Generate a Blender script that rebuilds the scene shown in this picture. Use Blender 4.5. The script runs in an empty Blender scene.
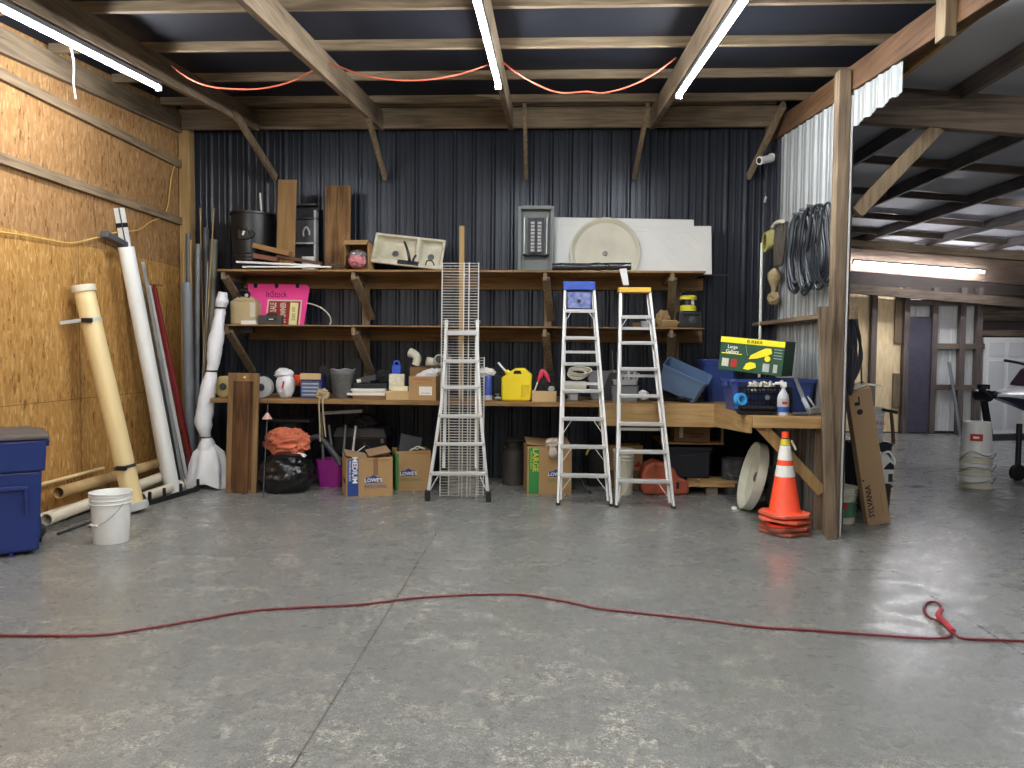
import bpy, bmesh, math, random
from mathutils import Vector, Matrix, Euler, noise
R = math.radians
V = Vector
sc = bpy.context.scene
COL = sc.collection
random.seed(7)

# ------------------------------------------------------------------ camera
F = 750.0
CAM = V((0, 0, 1.55))
CM = Matrix.Rotation(R(2.75), 3, 'Z') @ Matrix.Rotation(R(90 - 2.6), 3, 'X') @ Matrix.Rotation(R(0.5), 3, 'Z')
cd = bpy.data.cameras.new('camera')
cd.sensor_width = 36
cd.lens = 36 * F / 1024
cam = bpy.data.objects.new('camera', cd)
cam.matrix_world = Matrix.Translation(CAM) @ CM.to_4x4()
COL.objects.link(cam)
sc.camera = cam


def W(px, py, X=None, Y=None, Z=None):
    """the point of the room seen at (px, py) of the photograph on the plane X=, Y= or Z="""
    d = CM @ V(((px - 512) / F, -(py - 384) / F, -1))
    if X is not None:
        t = (X - CAM.x) / d.x
    elif Y is not None:
        t = (Y - CAM.y) / d.y
    else:
        t = (Z - CAM.z) / d.z
    return CAM + d * t


def FL(px, py):
    return W(px, py, Z=0)


def S(px, Y):
    return px * Y / F


# ------------------------------------------------------------------ mesh builder
class B:
    def __init__(s):
        s.bm = bmesh.new()

    def add(s, vs, fs, M=None):
        vv = [s.bm.verts.new((M @ V(v)) if M else V(v)) for v in vs]
        for f in fs:
            try:
                s.bm.faces.new([vv[i] for i in f])
            except ValueError:
                pass
        return vv

    def box(s, c, size, rot=None, taper=None):
        x, y, z = size[0] / 2, size[1] / 2, size[2] / 2
        t = taper or (1, 1)
        vs = [(-x, -y, -z), (x, -y, -z), (x, y, -z), (-x, y, -z), (-x * t[0], -y * t[1], z), (x * t[0], -y * t[1], z), (x * t[0], y * t[1], z), (-x * t[0], y * t[1], z)]
        M = Matrix.Translation(V(c))
        if rot is not None:
            M = M @ (Euler(rot).to_matrix().to_4x4() if not isinstance(rot, Matrix) else rot.to_4x4())
        s.add(vs, [(3, 2, 1, 0), (4, 5, 6, 7), (0, 1, 5, 4), (1, 2, 6, 5), (2, 3, 7, 6), (3, 0, 4, 7)], M)
        return s

    def bb(s, lo, hi):
        lo, hi = V(lo), V(hi)
        return s.box((lo + hi) / 2, hi - lo)

    def beam(s, p0, p1, w, h, up=(0, 0, 1)):
        p0, p1 = V(p0), V(p1)
        d = p1 - p0
        z = d.normalized()
        x = V(up).cross(z)
        if x.length < 1e-4:
            x = V((1, 0, 0))
        x.normalize()
        y = z.cross(x)
        M = Matrix((x, y, z)).transposed()
        return s.box((p0 + p1) / 2, (w, h, d.length), M)

    def cyl(s, p0, p1, r0, r1=None, n=16, cap=True, hollow=0):
        r1 = r0 if r1 is None else r1
        p0, p1 = V(p0), V(p1)
        q = (p1 - p0).to_track_quat('Z', 'Y').to_matrix()
        rings = []
        prof = [(r0, p0), (r1, p1)]
        if hollow:
            prof += [(r1 - hollow, p1), (r0 - hollow, p0)]
        for r, p in prof:
            rings.append([s.bm.verts.new(p + q @ V((r * math.cos(2 * math.pi * i / n), r * math.sin(2 * math.pi * i / n), 0))) for i in range(n)])
        for a, b in zip(rings, rings[1:] + ([rings[0]] if hollow else [])):
            for i in range(n):
                j = (i + 1) % n
                s.bm.faces.new((a[i], a[j], b[j], b[i]))
        if cap and not hollow:
            if r0 > 0:
                s.bm.faces.new(rings[0][::-1])
            if r1 > 0:
                s.bm.faces.new(rings[-1])
        return s

    def lathe(s, prof, c=(0, 0, 0), n=24, M=None, close=False):
        T = Matrix.Translation(V(c))
        if M is not None:
            T = T @ M.to_4x4()
        rings = []
        for r, z in prof:
            if r < 1e-6:
                rings.append([s.bm.verts.new(T @ V((0, 0, z)))])
            else:
                rings.append([s.bm.verts.new(T @ V((r * math.cos(2 * math.pi * i / n), r * math.sin(2 * math.pi * i / n), z))) for i in range(n)])
        for a, b in zip(rings, rings[1:] + ([rings[0]] if close else [])):
            for i in range(n):
                j = (i + 1) % n
                if len(a) == 1 and len(b) == 1:
                    continue
                if len(a) == 1:
                    s.bm.faces.new((a[0], b[j], b[i]))
                elif len(b) == 1:
                    s.bm.faces.new((a[i], a[j], b[0]))
                else:
                    s.bm.faces.new((a[i], a[j], b[j], b[i]))
        return s

    def tube(s, pts, r, n=6, closed=False, sm=4):
        pts = [V(p) for p in pts]
        rr = r if isinstance(r, (list, tuple)) else [r] * len(pts)
        P, RR = [], []
        m = len(pts)
        if sm > 1 and m > 2:
            segs = m if closed else m - 1
            for i in range(segs):
                g = (lambda k: pts[k % m]) if closed else (lambda k: pts[max(0, min(m - 1, k))])
                a, b, c, d = g(i - 1), g(i), g(i + 1), g(i + 2)
                for k in range(sm):
                    t = k / sm
                    P.append(0.5 * (2 * b + (c - a) * t + (2 * a - 5 * b + 4 * c - d) * t * t + (3 * b - a - 3 * c + d) * t ** 3))
                    RR.append(rr[i] * (1 - t) + rr[(i + 1) % m] * t)
            if not closed:
                P.append(pts[-1])
                RR.append(rr[-1])
        else:
            P, RR = pts, list(rr)
        k = len(P)
        rings = []
        nx = None
        for i in range(k):
            t = (P[(i + 1) % k] - P[i - 1]) if closed else (P[min(i + 1, k - 1)] - P[max(i - 1, 0)])
            if t.length < 1e-9:
                t = V((0, 0, 1))
            t.normalize()
            if nx is None:
                nx = t.orthogonal().normalized()
            nx = nx - t * nx.dot(t)
            if nx.length < 1e-6:
                nx = t.orthogonal()
            nx.normalize()
            ny = t.cross(nx)
            rings.append([s.bm.verts.new(P[i] + (nx * math.cos(2 * math.pi * j / n) + ny * math.sin(2 * math.pi * j / n)) * RR[i]) for j in range(n)])
        for i in range(k if closed else k - 1):
            a, b = rings[i], rings[(i + 1) % k]
            for j in range(n):
                q = (j + 1) % n
                s.bm.faces.new((a[j], a[q], b[q], b[j]))
        if not closed:
            s.bm.faces.new(rings[0][::-1])
            s.bm.faces.new(rings[-1])
        return s

    def prism(s, poly, h, M=None):
        n = len(poly)
        vs = [(x, y, 0) for x, y in poly] + [(x, y, h) for x, y in poly]
        fs = [tuple(range(n))[::-1], tuple(range(n, 2 * n))] + [(i, (i + 1) % n, n + (i + 1) % n, n + i) for i in range(n)]
        s.add(vs, fs, M)
        return s

    def hull(s, pts):
        vs = [s.bm.verts.new(V(p)) for p in pts]
        bmesh.ops.convex_hull(s.bm, input=vs)
        return s

    def ball(s, c, r, n=12, M=None):
        r = (r, r, r) if not isinstance(r, (tuple, list)) else r
        T = Matrix.Translation(V(c)) @ (M.to_4x4() if M is not None else Matrix()) @ Matrix.Diagonal((r[0], r[1], r[2], 1))
        bmesh.ops.create_uvsphere(s.bm, u_segments=n, v_segments=max(6, n // 2 + 1), radius=1, matrix=T)
        return s

    def blob(s, c, r, amp=0.15, freq=2.0, seed=0, sub=4, flat=None, ridge=True):
        g = bmesh.new()
        bmesh.ops.create_icosphere(g, subdivisions=sub, radius=1)
        for v in g.verts:
            p = v.co * freq + V((seed * 7.3, seed * 3.1, seed))
            d = noise.noise(p) + 0.5 * noise.noise(p * 2.3)
            if ridge:
                d = 0.6 * d + 0.7 * (0.5 - abs(noise.noise(p * 1.4 + V((9, 3, 1)))) * 2)
            co = v.co * (1 + amp * d)
            v.co = V((co.x * r[0], co.y * r[1], co.z * r[2]))
            if flat is not None and v.co.z < flat:
                v.co.z = flat
            v.co += V(c)
        me = bpy.data.meshes.new('t')
        g.to_mesh(me)
        g.free()
        s.bm.from_mesh(me)
        bpy.data.meshes.remove(me)
        return s

    def tub(s, w, d, h, wt=0.004, taper=0.85, rim=0.02, c=(0, 0, 0)):
        """open topped tapered box with a rim, base centre at c"""
        def ring(sx, sy, z, ch):
            x, y = sx / 2, sy / 2
            return [(x - ch, -y, z), (x, -y + ch, z), (x, y - ch, z), (x - ch, y, z), (-x + ch, y, z), (-x, y - ch, z), (-x, -y + ch, z), (-x + ch, -y, z)]
        ch = min(w, d) * 0.09
        R_ = [ring(w * taper, d * taper, 0, ch), ring(w, d, h - rim, ch), ring(w + rim, d + rim, h - rim, ch), ring(w + rim, d + rim, h, ch), ring(w - wt, d - wt, h, ch), ring(w * taper - wt, d * taper - wt, wt, ch)]
        vs = [v for r in R_ for v in r]
        fs = [tuple(range(8))[::-1], tuple(range(40, 48))]
        for k in range(5):
            for i in range(8):
                j = (i + 1) % 8
                fs.append((8 * k + i, 8 * k + j, 8 * k + 8 + j, 8 * k + 8 + i))
        s.add(vs, fs, Matrix.Translation(V(c)))
        return s

    def corr(s, u0, u1, v0, v1, f, prof, M):
        """ribbed sheet: profile period/points prof=(period,[(t,depth)...]) along u, straight along v; f maps"""
        per, pp = prof
        us = []
        k = math.floor(u0 / per)
        while k * per < u1 + per:
            for t, dpt in pp:
                u = k * per + t
                if u0 <= u <= u1:
                    us.append((u, dpt))
            k += 1
        us = [(u0, us[0][1])] + us + [(u1, us[-1][1])]
        a = [s.bm.verts.new(M @ V((u, -dp, v0(u) if callable(v0) else v0))) for u, dp in us]
        b = [s.bm.verts.new(M @ V((u, -dp, v1(u) if callable(v1) else v1))) for u, dp in us]
        a2 = [s.bm.verts.new(M @ V((u, -dp + 0.003, v0(u) if callable(v0) else v0))) for u, dp in us]
        b2 = [s.bm.verts.new(M @ V((u, -dp + 0.003, v1(u) if callable(v1) else v1))) for u, dp in us]
        for i in range(len(us) - 1):
            s.bm.faces.new((a[i], a[i + 1], b[i + 1], b[i]))
            s.bm.faces.new((b2[i], b2[i + 1], a2[i + 1], a2[i]))
        return s

    def move(s, M):
        bmesh.ops.transform(s.bm, matrix=M, verts=s.bm.verts)
        return s


def put(name, b, m, parent=None, loc=None, rot=None, ang=38, bev=0, label=None, flat=False):
    me = bpy.data.meshes.new(name)
    bmesh.ops.recalc_face_normals(b.bm, faces=b.bm.faces)
    b.bm.to_mesh(me)
    b.bm.free()
    if not flat:
        for p in me.polygons:
            p.use_smooth = True
        me.set_sharp_from_angle(angle=R(ang))
    me.materials.append(m)
    o = bpy.data.objects.new(name, me)
    COL.objects.link(o)
    if parent is not None:
        o.parent = parent
    if loc is not None:
        o.location = loc
    if rot is not None:
        o.rotation_euler = rot
    if bev:
        md = o.modifiers.new('edge', 'BEVEL')
        md.width = bev
        md.segments = 2
        md.limit_method = 'ANGLE'
        md.angle_limit = R(40)
    if label:
        o['label'] = label
    return o


def tag(o, label, cat, group=None, kind=None):
    o['label'] = label
    o['category'] = cat
    if group:
        o['group'] = group
    if kind:
        o['kind'] = kind
    return o


def thing(name, label, cat, loc=(0, 0, 0), rot=(0, 0, 0), group=None):
    o = bpy.data.objects.new(name, None)
    o.empty_display_size = 0.05
    COL.objects.link(o)
    o.location = loc
    o.rotation_euler = rot
    return tag(o, label, cat, group)


def solo(name, label, cat, b, m, loc=(0, 0, 0), rot=(0, 0, 0), group=None, **k):
    return tag(put(name, b, m, None, loc, rot, **k), label, cat, group)


def struct(name, b, m, label=None, cat=None, **k):
    o = put(name, b, m, **k)
    o['kind'] = 'structure'
    if label:
        o['label'] = label
    o['category'] = cat or name.split('_')[0]
    return o


def dup(root, loc, rot=None, label=None):
    r = root.copy()
    COL.objects.link(r)
    r.location = loc
    if rot is not None:
        r.rotation_euler = rot
    if label:
        r['label'] = label
    for ch in root.children:
        c = ch.copy()
        COL.objects.link(c)
        c.parent = r
        for g in ch.children:
            d = g.copy()
            COL.objects.link(d)
            d.parent = c
    return r


def text(parent, string, size, loc, m, rot=(R(90), 0, 0), name='lettering', align='CENTER', depth=0.0006, sx=1.0, bold=0.0):
    cu = bpy.data.curves.new('t', 'FONT')
    cu.body = string
    cu.size = size
    cu.align_x = align
    cu.align_y = 'CENTER'
    cu.extrude = depth
    cu.offset = bold * size
    cu.resolution_u = 2
    t = bpy.data.objects.new('t', cu)
    COL.objects.link(t)
    bpy.context.view_layer.update()
    me = bpy.data.meshes.new_from_object(t.evaluated_get(bpy.context.evaluated_depsgraph_get()))
    bpy.data.objects.remove(t)
    me.name = name
    me.materials.clear()
    me.materials.append(m)
    o = bpy.data.objects.new(name, me)
    COL.objects.link(o)
    o.parent = parent
    o.location = loc
    o.rotation_euler = rot
    o.scale = (sx, 1, 1)
    return o


# ------------------------------------------------------------------ materials
def c(r, g, b):
    f = lambda v: (v / 255 / 12.92) if v / 255 <= 0.04045 else ((v / 255 + 0.055) / 1.055) ** 2.4
    return (f(r), f(g), f(b), 1)


def sh(col, k):
    return (min(1, col[0] * k), min(1, col[1] * k), min(1, col[2] * k), 1)


def nodes(name):
    m = bpy.data.materials.new(name)
    m.use_nodes = True
    nt = m.node_tree
    return m, nt, nt.nodes, nt.links, nt.nodes['Principled BSDF']


def ramp(N, stops):
    r = N.new('ShaderNodeValToRGB')
    e = r.color_ramp.elements
    e[0].position, e[0].color = stops[0]
    e[1].position, e[1].color = stops[-1]
    for p, cl in stops[1:-1]:
        x = e.new(p)
        x.color = cl
    return r


def mat(name, col, rough=.5, metal=0, var=.15, scale=8, stretch=(1, 1, 1), col2=None, bump=0, bscale=None, spec=.5, coat=0, trans=0, rvar=0, sss=0, detail=5):
    m, nt, N, L, P = nodes(name)
    tc = N.new('ShaderNodeTexCoord')
    mp = N.new('ShaderNodeMapping')
    mp.inputs['Scale'].default_value = stretch
    L.new(tc.outputs['Object'], mp.inputs['Vector'])
    nz = N.new('ShaderNodeTexNoise')
    nz.inputs['Scale'].default_value = scale
    nz.inputs['Detail'].default_value = detail
    L.new(mp.outputs[0], nz.inputs['Vector'])
    rp = ramp(N, [(.3, col2 or sh(col, 1 - var)), (.7, sh(col, 1 + var) if not col2 else col)])
    L.new(nz.outputs['Fac'], rp.inputs[0])
    L.new(rp.outputs[0], P.inputs['Base Color'])
    P.inputs['Roughness'].default_value = rough
    P.inputs['Metallic'].default_value = metal
    P.inputs['Specular IOR Level'].default_value = spec
    P.inputs['Coat Weight'].default_value = coat
    P.inputs['Transmission Weight'].default_value = trans
    if bump:
        nb = nz
        if bscale:
            nb = N.new('ShaderNodeTexNoise')
            nb.inputs['Scale'].default_value = bscale
            nb.inputs['Detail'].default_value = 4
            L.new(mp.outputs[0], nb.inputs['Vector'])
        bp = N.new('ShaderNodeBump')
        bp.inputs['Strength'].default_value = bump
        bp.inputs['Distance'].default_value = .01
        L.new(nb.outputs['Fac'], bp.inputs['Height'])
        L.new(bp.outputs[0], P.inputs['Normal'])
    return m


def wood(name, c1, c2, axis='x', rough=.7, scale=3, knots=True):
    m, nt, N, L, P = nodes(name)
    tc = N.new('ShaderNodeTexCoord')
    mp = N.new('ShaderNodeMapping')
    st = {'x': (.7, 11, 11), 'y': (11, .7, 11), 'z': (11, 11, .7)}[axis]
    mp.inputs['Scale'].default_value = st
    L.new(tc.outputs['Object'], mp.inputs['Vector'])
    n1 = N.new('ShaderNodeTexNoise')
    n1.inputs['Scale'].default_value = scale
    n1.inputs['Detail'].default_value = 6
    n1.inputs['Distortion'].default_value = .6
    L.new(mp.outputs[0], n1.inputs['Vector'])
    n2 = N.new('ShaderNodeTexNoise')
    n2.inputs['Scale'].default_value = 1.6
    L.new(tc.outputs['Object'], n2.inputs['Vector'])
    mx = N.new('ShaderNodeMath')
    mx.operation = 'MULTIPLY_ADD'
    mx.inputs[1].default_value = .45
    L.new(n2.outputs['Fac'], mx.inputs[0])
    ml = N.new('ShaderNodeMath')
    ml.operation = 'MULTIPLY'
    ml.inputs[1].default_value = .6
    L.new(n1.outputs['Fac'], ml.inputs[0])
    L.new(ml.outputs[0], mx.inputs[2])
    rp = ramp(N, [(.36, c2), (.5, tuple((a + b) / 2 for a, b in zip(c1, c2))), (.64, c1)])
    L.new(mx.outputs[0], rp.inputs[0])
    L.new(rp.outputs[0], P.inputs['Base Color'])
    P.inputs['Roughness'].default_value = rough
    P.inputs['Specular IOR Level'].default_value = .25
    bp = N.new('ShaderNodeBump')
    bp.inputs['Strength'].default_value = .25
    bp.inputs['Distance'].default_value = .004
    L.new(n1.outputs['Fac'], bp.inputs['Height'])
    L.new(bp.outputs[0], P.inputs['Normal'])
    return m


def osb(name, tones, rot=0, seams=None):
    """flake board seen on a plane of constant x (u=y, v=z)"""
    m, nt, N, L, P = nodes(name)
    tc = N.new('ShaderNodeTexCoord')
    nd = N.new('ShaderNodeTexNoise')
    nd.inputs['Scale'].default_value = 9
    nd.inputs['Detail'].default_value = 3
    L.new(tc.outputs['Object'], nd.inputs['Vector'])
    av = N.new('ShaderNodeVectorMath')
    av.operation = 'MULTIPLY_ADD'
    av.inputs[1].default_value = (.05, .05, .05)
    L.new(nd.outputs['Color'], av.inputs[0])
    L.new(tc.outputs['Object'], av.inputs[2])
    outs = []
    for k, (sc_, rt) in enumerate([((10, 56, 12), .20), ((10, 44, 13), -.34), ((10, 64, 16), .6)]):
        mp = N.new('ShaderNodeMapping')
        mp.inputs['Rotation'].default_value = (rt, 0, 0)
        mp.inputs['Scale'].default_value = sc_
        mp.inputs['Location'].default_value = (k * 3.7, k * 1.3, 0)
        L.new(av.outputs[0], mp.inputs['Vector'])
        v = N.new('ShaderNodeTexVoronoi')
        v.inputs['Scale'].default_value = 1.0
        L.new(mp.outputs[0], v.inputs['Vector'])
        sp = N.new('ShaderNodeSeparateColor')
        L.new(v.outputs['Color'], sp.inputs[0])
        outs.append(sp)
    md = N.new('ShaderNodeMix')
    md.data_type = 'FLOAT'
    L.new(outs[2].outputs[1], md.inputs[0])
    L.new(outs[0].outputs[0], md.inputs[2])
    L.new(outs[1].outputs[0], md.inputs[3])
    nl = N.new('ShaderNodeTexNoise')
    nl.inputs['Scale'].default_value = 1.3
    L.new(tc.outputs['Object'], nl.inputs['Vector'])
    ad = N.new('ShaderNodeMath')
    ad.operation = 'MULTIPLY_ADD'
    ad.inputs[1].default_value = .5
    ad.inputs[2].default_value = -.25
    L.new(nl.outputs['Fac'], ad.inputs[0])
    a2 = N.new('ShaderNodeMath')
    L.new(ad.outputs[0], a2.inputs[0])
    L.new(md.outputs[0], a2.inputs[1])
    rp = ramp(N, tones)
    L.new(a2.outputs[0], rp.inputs[0])
    L.new(rp.outputs[0], P.inputs['Base Color'])
    P.inputs['Roughness'].default_value = .75
    P.inputs['Specular IOR Level'].default_value = .25
    bp = N.new('ShaderNodeBump')
    bp.inputs['Strength'].default_value = .3
    bp.inputs['Distance'].default_value = .004
    L.new(md.outputs[0], bp.inputs['Height'])
    L.new(bp.outputs[0], P.inputs['Normal'])
    return m


def concrete():
    m, nt, N, L, P = nodes('polished_concrete')
    tc = N.new('ShaderNodeTexCoord')

    def nz(s, d=6, rough=.55, dist=0, st=None):
        n = N.new('ShaderNodeTexNoise')
        n.inputs['Scale'].default_value = s
        n.inputs['Detail'].default_value = d
        n.inputs['Roughness'].default_value = rough
        n.inputs['Distortion'].default_value = dist
        if st:
            mp = N.new('ShaderNodeMapping')
            mp.inputs['Scale'].default_value = st
            mp.inputs['Rotation'].default_value = (0, 0, .3)
            L.new(tc.outputs['Object'], mp.inputs['Vector'])
            L.new(mp.outputs[0], n.inputs['Vector'])
        else:
            L.new(tc.outputs['Object'], n.inputs['Vector'])
        return n.outputs['Fac']

    def math_(op, a, b):
        x = N.new('ShaderNodeMath')
        x.operation = op
        for i, q in enumerate((a, b)):
            if isinstance(q, (int, float)):
                x.inputs[i].default_value = q
            else:
                L.new(q, x.inputs[i])
        return x.outputs[0]

    def mixc(f, a, b):
        x = N.new('ShaderNodeMix')
        x.data_type = 'RGBA'
        L.new(f, x.inputs[0]) if not isinstance(f, float) else None
        if isinstance(f, float):
            x.inputs[0].default_value = f
        for i, q in ((6, a), (7, b)):
            if isinstance(q, tuple):
                x.inputs[i].default_value = q
            else:
                L.new(q, x.inputs[i])
        return x.outputs[2]

    def rmp(x, a, b):
        r = ramp(N, [(a, (0, 0, 0, 1)), (b, (1, 1, 1, 1))])
        L.new(x, r.inputs[0])
        return r.outputs[0]
    big = nz(.45, 3, .5, .3)
    cloud = nz(1.5, 3, .5, .2)
    mid = nz(4.5, 8, .72, .3, (1, 1.2, 1))
    fine = nz(20, 7, .8)
    spk = nz(62, 3, .7)
    base = mixc(rmp(big, .38, .62), c(142, 142, 137), c(182, 178, 167))
    base = mixc(math_('MULTIPLY', rmp(cloud, .42, .66), .7), base, c(216, 211, 198))
    base = mixc(math_('MULTIPLY', rmp(cloud, .50, .30), .6), base, c(104, 107, 107))
    base = mixc(math_('MULTIPLY', rmp(mid, .50, .62), .6), base, c(222, 218, 208))
    base = mixc(math_('MULTIPLY', rmp(mid, .50, .36), .6), base, c(104, 107, 106))
    base = mixc(math_('MULTIPLY', rmp(fine, .50, .60), .8), base, c(214, 211, 202))
    base = mixc(math_('MULTIPLY', rmp(fine, .50, .40), .8), base, c(96, 99, 99))
    base = mixc(math_('MULTIPLY', rmp(spk, .52, .62), .8), base, c(228, 226, 218))
    base = mixc(math_('MULTIPLY', rmp(spk, .48, .38), .7), base, c(84, 86, 86))
    # control joints sawn in the slab
    sp = N.new('ShaderNodeSeparateXYZ')
    L.new(tc.outputs['Object'], sp.inputs[0])
    wob = nz(1.5, 3)
    lines = None
    for ax, pos, wd in ((0, -.93, .010), (0, 2.47, .013), (1, 5.42, .008), (1, 1.2, .008), (1, 9.9, .008), (0, 6.1, .008)):
        dd = math_('ABSOLUTE', math_('SUBTRACT', math_('ADD', sp.outputs[ax], math_('MULTIPLY', wob, .012)), pos + .006), 0)
        ln = math_('LESS_THAN', dd, wd / 2)
        lines = ln if lines is None else math_('MAXIMUM', lines, ln)
    base = mixc(math_('MULTIPLY', lines, .72), base, c(58, 56, 54))
    # worn pale patches and an old scuffed patch near the joint
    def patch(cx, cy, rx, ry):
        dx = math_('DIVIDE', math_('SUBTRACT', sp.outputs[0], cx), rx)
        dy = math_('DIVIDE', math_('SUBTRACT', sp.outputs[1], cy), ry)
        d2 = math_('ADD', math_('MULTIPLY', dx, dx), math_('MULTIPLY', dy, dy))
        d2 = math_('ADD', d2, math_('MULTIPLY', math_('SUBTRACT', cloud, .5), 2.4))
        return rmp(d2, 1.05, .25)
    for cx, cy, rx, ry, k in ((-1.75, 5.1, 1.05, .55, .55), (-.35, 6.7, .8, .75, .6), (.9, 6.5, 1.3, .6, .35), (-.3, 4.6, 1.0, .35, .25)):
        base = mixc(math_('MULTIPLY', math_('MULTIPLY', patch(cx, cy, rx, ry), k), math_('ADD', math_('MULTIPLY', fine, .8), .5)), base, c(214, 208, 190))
    streak = nz(5, 4, .6, 0, (7, 1, 1))
    base = mixc(math_('MULTIPLY', math_('MULTIPLY', patch(-1.2, 3.0, .34, .34), rmp(streak, .46, .60)), .6), base, c(92, 94, 84))
    L.new(base, P.inputs['Base Color'])
    rr = N.new('ShaderNodeMapRange')
    rr.inputs['To Min'].default_value = .17
    rr.inputs['To Max'].default_value = .42
    rr.inputs['From Min'].default_value = .35
    rr.inputs['From Max'].default_value = .65
    L.new(mid, rr.inputs['Value'])
    L.new(rr.outputs[0], P.inputs['Roughness'])
    P.inputs['Specular IOR Level'].default_value = .5
    bp = N.new('ShaderNodeBump')
    bp.inputs['Strength'].default_value = .12
    bp.inputs['Distance'].default_value = .004
    L.new(fine, bp.inputs['Height'])
    L.new(bp.outputs[0], P.inputs['Normal'])
    return m


def glow(name, col, st):
    m, nt, N, L, P = nodes(name)
    P.inputs['Base Color'].default_value = (.9, .9, .9, 1)
    P.inputs['Emission Color'].default_value = col
    P.inputs['Emission Strength'].default_value = st
    return m


M_CONC = concrete()
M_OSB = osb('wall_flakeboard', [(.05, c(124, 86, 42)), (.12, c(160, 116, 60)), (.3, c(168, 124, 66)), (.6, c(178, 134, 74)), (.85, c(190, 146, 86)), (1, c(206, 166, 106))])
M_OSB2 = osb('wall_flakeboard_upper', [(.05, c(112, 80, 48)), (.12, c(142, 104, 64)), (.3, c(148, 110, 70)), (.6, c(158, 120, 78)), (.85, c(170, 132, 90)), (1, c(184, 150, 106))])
M_OSB3 = osb('plywood_far', [(.05, c(150, 112, 60)), (.3, c(214, 176, 108)), (.55, c(226, 190, 120)), (.8, c(234, 202, 136)), (1, c(238, 210, 150))])
M_DARK = mat('charcoal_steel_cladding', c(44, 49, 58), rough=.34, metal=.4, var=.1, scale=2, stretch=(6, 6, .4), spec=.6)
M_DECK = mat('dark_roof_deck', c(28, 31, 42), rough=.7, metal=0, var=.25, scale=1.5, spec=.3)
M_WHITEMETAL = mat('white_steel_cladding', c(138, 141, 141), rough=.45, metal=.1, var=.06, scale=1.5)
M_GREYDECK = mat('galvanised_roof_sheet', c(192, 192, 198), rough=.6, metal=0, var=.1, scale=1.2)
M_W_X = wood('rough_lumber_x', c(150, 132, 108), c(100, 86, 68), 'x')
M_W_Y = wood('rough_lumber_y', c(148, 128, 104), c(98, 82, 64), 'y')
M_W_Z = wood('rough_lumber_z', c(140, 122, 98), c(92, 78, 60), 'z')
M_RAFT = wood('rafter_lumber', c(144, 126, 104), c(94, 80, 64), 'y')
M_REDBEAM = wood('red_brown_beam', c(104, 76, 52), c(62, 42, 28), 'y')
M_GREYW_Z = wood('weathered_post', c(140, 122, 100), c(86, 72, 58), 'z')
M_GREYW_X = wood('weathered_board', c(120, 106, 92), c(74, 64, 56), 'x')
M_GREYW_Y = wood('weathered_beam', c(128, 120, 116), c(88, 82, 82), 'y')
M_NEW_X = wood('pine_board_x', c(180, 148, 100), c(138, 108, 68), 'x')
M_NEW_Y = wood('pine_board_y', c(178, 146, 98), c(134, 104, 64), 'y')
M_NEW_Z = wood('pine_board_z', c(186, 154, 104), c(146, 116, 74), 'z')
M_SHELF = wood('shelf_board', c(160, 126, 84), c(110, 82, 52), 'x')
M_LED = glow('led_strip', (.95, .98, 1.0, 1), 62)
M_LED2 = glow('led_strip_far', (.90, .92, 1.0, 1), 36)
M_LED3 = glow('led_strip_side', (.90, .92, 1.0, 1), 32)
M_STUD = wood('grey_stud', c(112, 101, 96), c(76, 67, 64), 'z')
M_HOUS = mat('grey_fixture_housing', c(96, 98, 100), rough=.5)
M_WHITE = mat('white_plastic', c(228, 228, 224), rough=.4, var=.03)
M_STEELW = mat('painted_white_steel', c(215, 215, 212), rough=.4, var=.05, metal=.2)
# ------------------------------------------------------------------ the building
zr = lambda Y: 3.33 + .087 * Y          # underside of the rafters, rising to the back wall
XL, YB, XP = -4.43, 9.0, 2.505

b = B(); b.bb((-9, -7, -.15), (13, 15.2, 0))
struct('floor', b, M_CONC, 'polished grey concrete slab with sawn joints', 'floor')

# left wall: lower and upper flake board sheets, one wall
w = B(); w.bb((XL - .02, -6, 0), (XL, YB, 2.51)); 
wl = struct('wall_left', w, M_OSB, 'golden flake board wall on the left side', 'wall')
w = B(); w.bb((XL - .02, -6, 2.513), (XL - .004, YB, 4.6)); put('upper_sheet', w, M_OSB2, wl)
M_SEAM = mat('sheet_seam_shadow_gap', c(96, 70, 40), rough=.9)
w = B()
for y in (5.68, 6.9, 8.12, 4.46):
    w.bb((XL - .001, y - .003, 0), (XL + .0008, y + .003, 2.51))
w.bb((XL - .001, 3, 1.05), (XL + .0008, YB, 1.055))
put('sheet_seam', w, M_SEAM, wl)
for nm, z, lab in (('upper', 3.72, 'upper horizontal girt board on the flake board wall'), ('lower', 3.05, 'lower horizontal girt board on the flake board wall')):
    w = B(); w.box((XL + .024, 1.5, z), (.048, 14.9, .088))
    struct('wall_girt', w, M_W_Y, lab, 'girt', bev=.003)
w = B(); w.beam((XL + .03, -5, 3.62 - .40), (XL + .03, 8.95, 3.62 + .087 * 7.0 - .03), .06, .2)
struct('wall_plate', w, M_RAFT, 'sloping plate board along the top of the flake board wall', 'beam')
w = B(); w.box((XL + .075, 8.9, 2.1), (.13, .13, 4.2))
struct('corner_post', w, M_NEW_Z, 'pale corner post where flake board meets dark metal', 'post', bev=.004)

# back wall: dark ribbed steel
PROF = (.2286, [(0, .02), (.018, .02), (.04, 0), (.09, 0), (.097, .006), (.11, .006), (.117, 0), (.16, 0), (.167, .006), (.18, .006), (.187, 0), (.205, 0)])
w = B(); w.corr(XL, 2.75, 0, 4.5, None, PROF, Matrix.Translation((0, YB, 0)))
struct('wall_back', w, M_DARK, 'dark charcoal ribbed metal back wall', 'wall', ang=20)
w = B(); w.bb((XL - .1, YB + .03, 0), (2.9, YB + .06, 4.6))
struct('wall_back_sheathing', w, M_DARK, 'sheathing behind the dark ribbed wall', 'wall')

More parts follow.
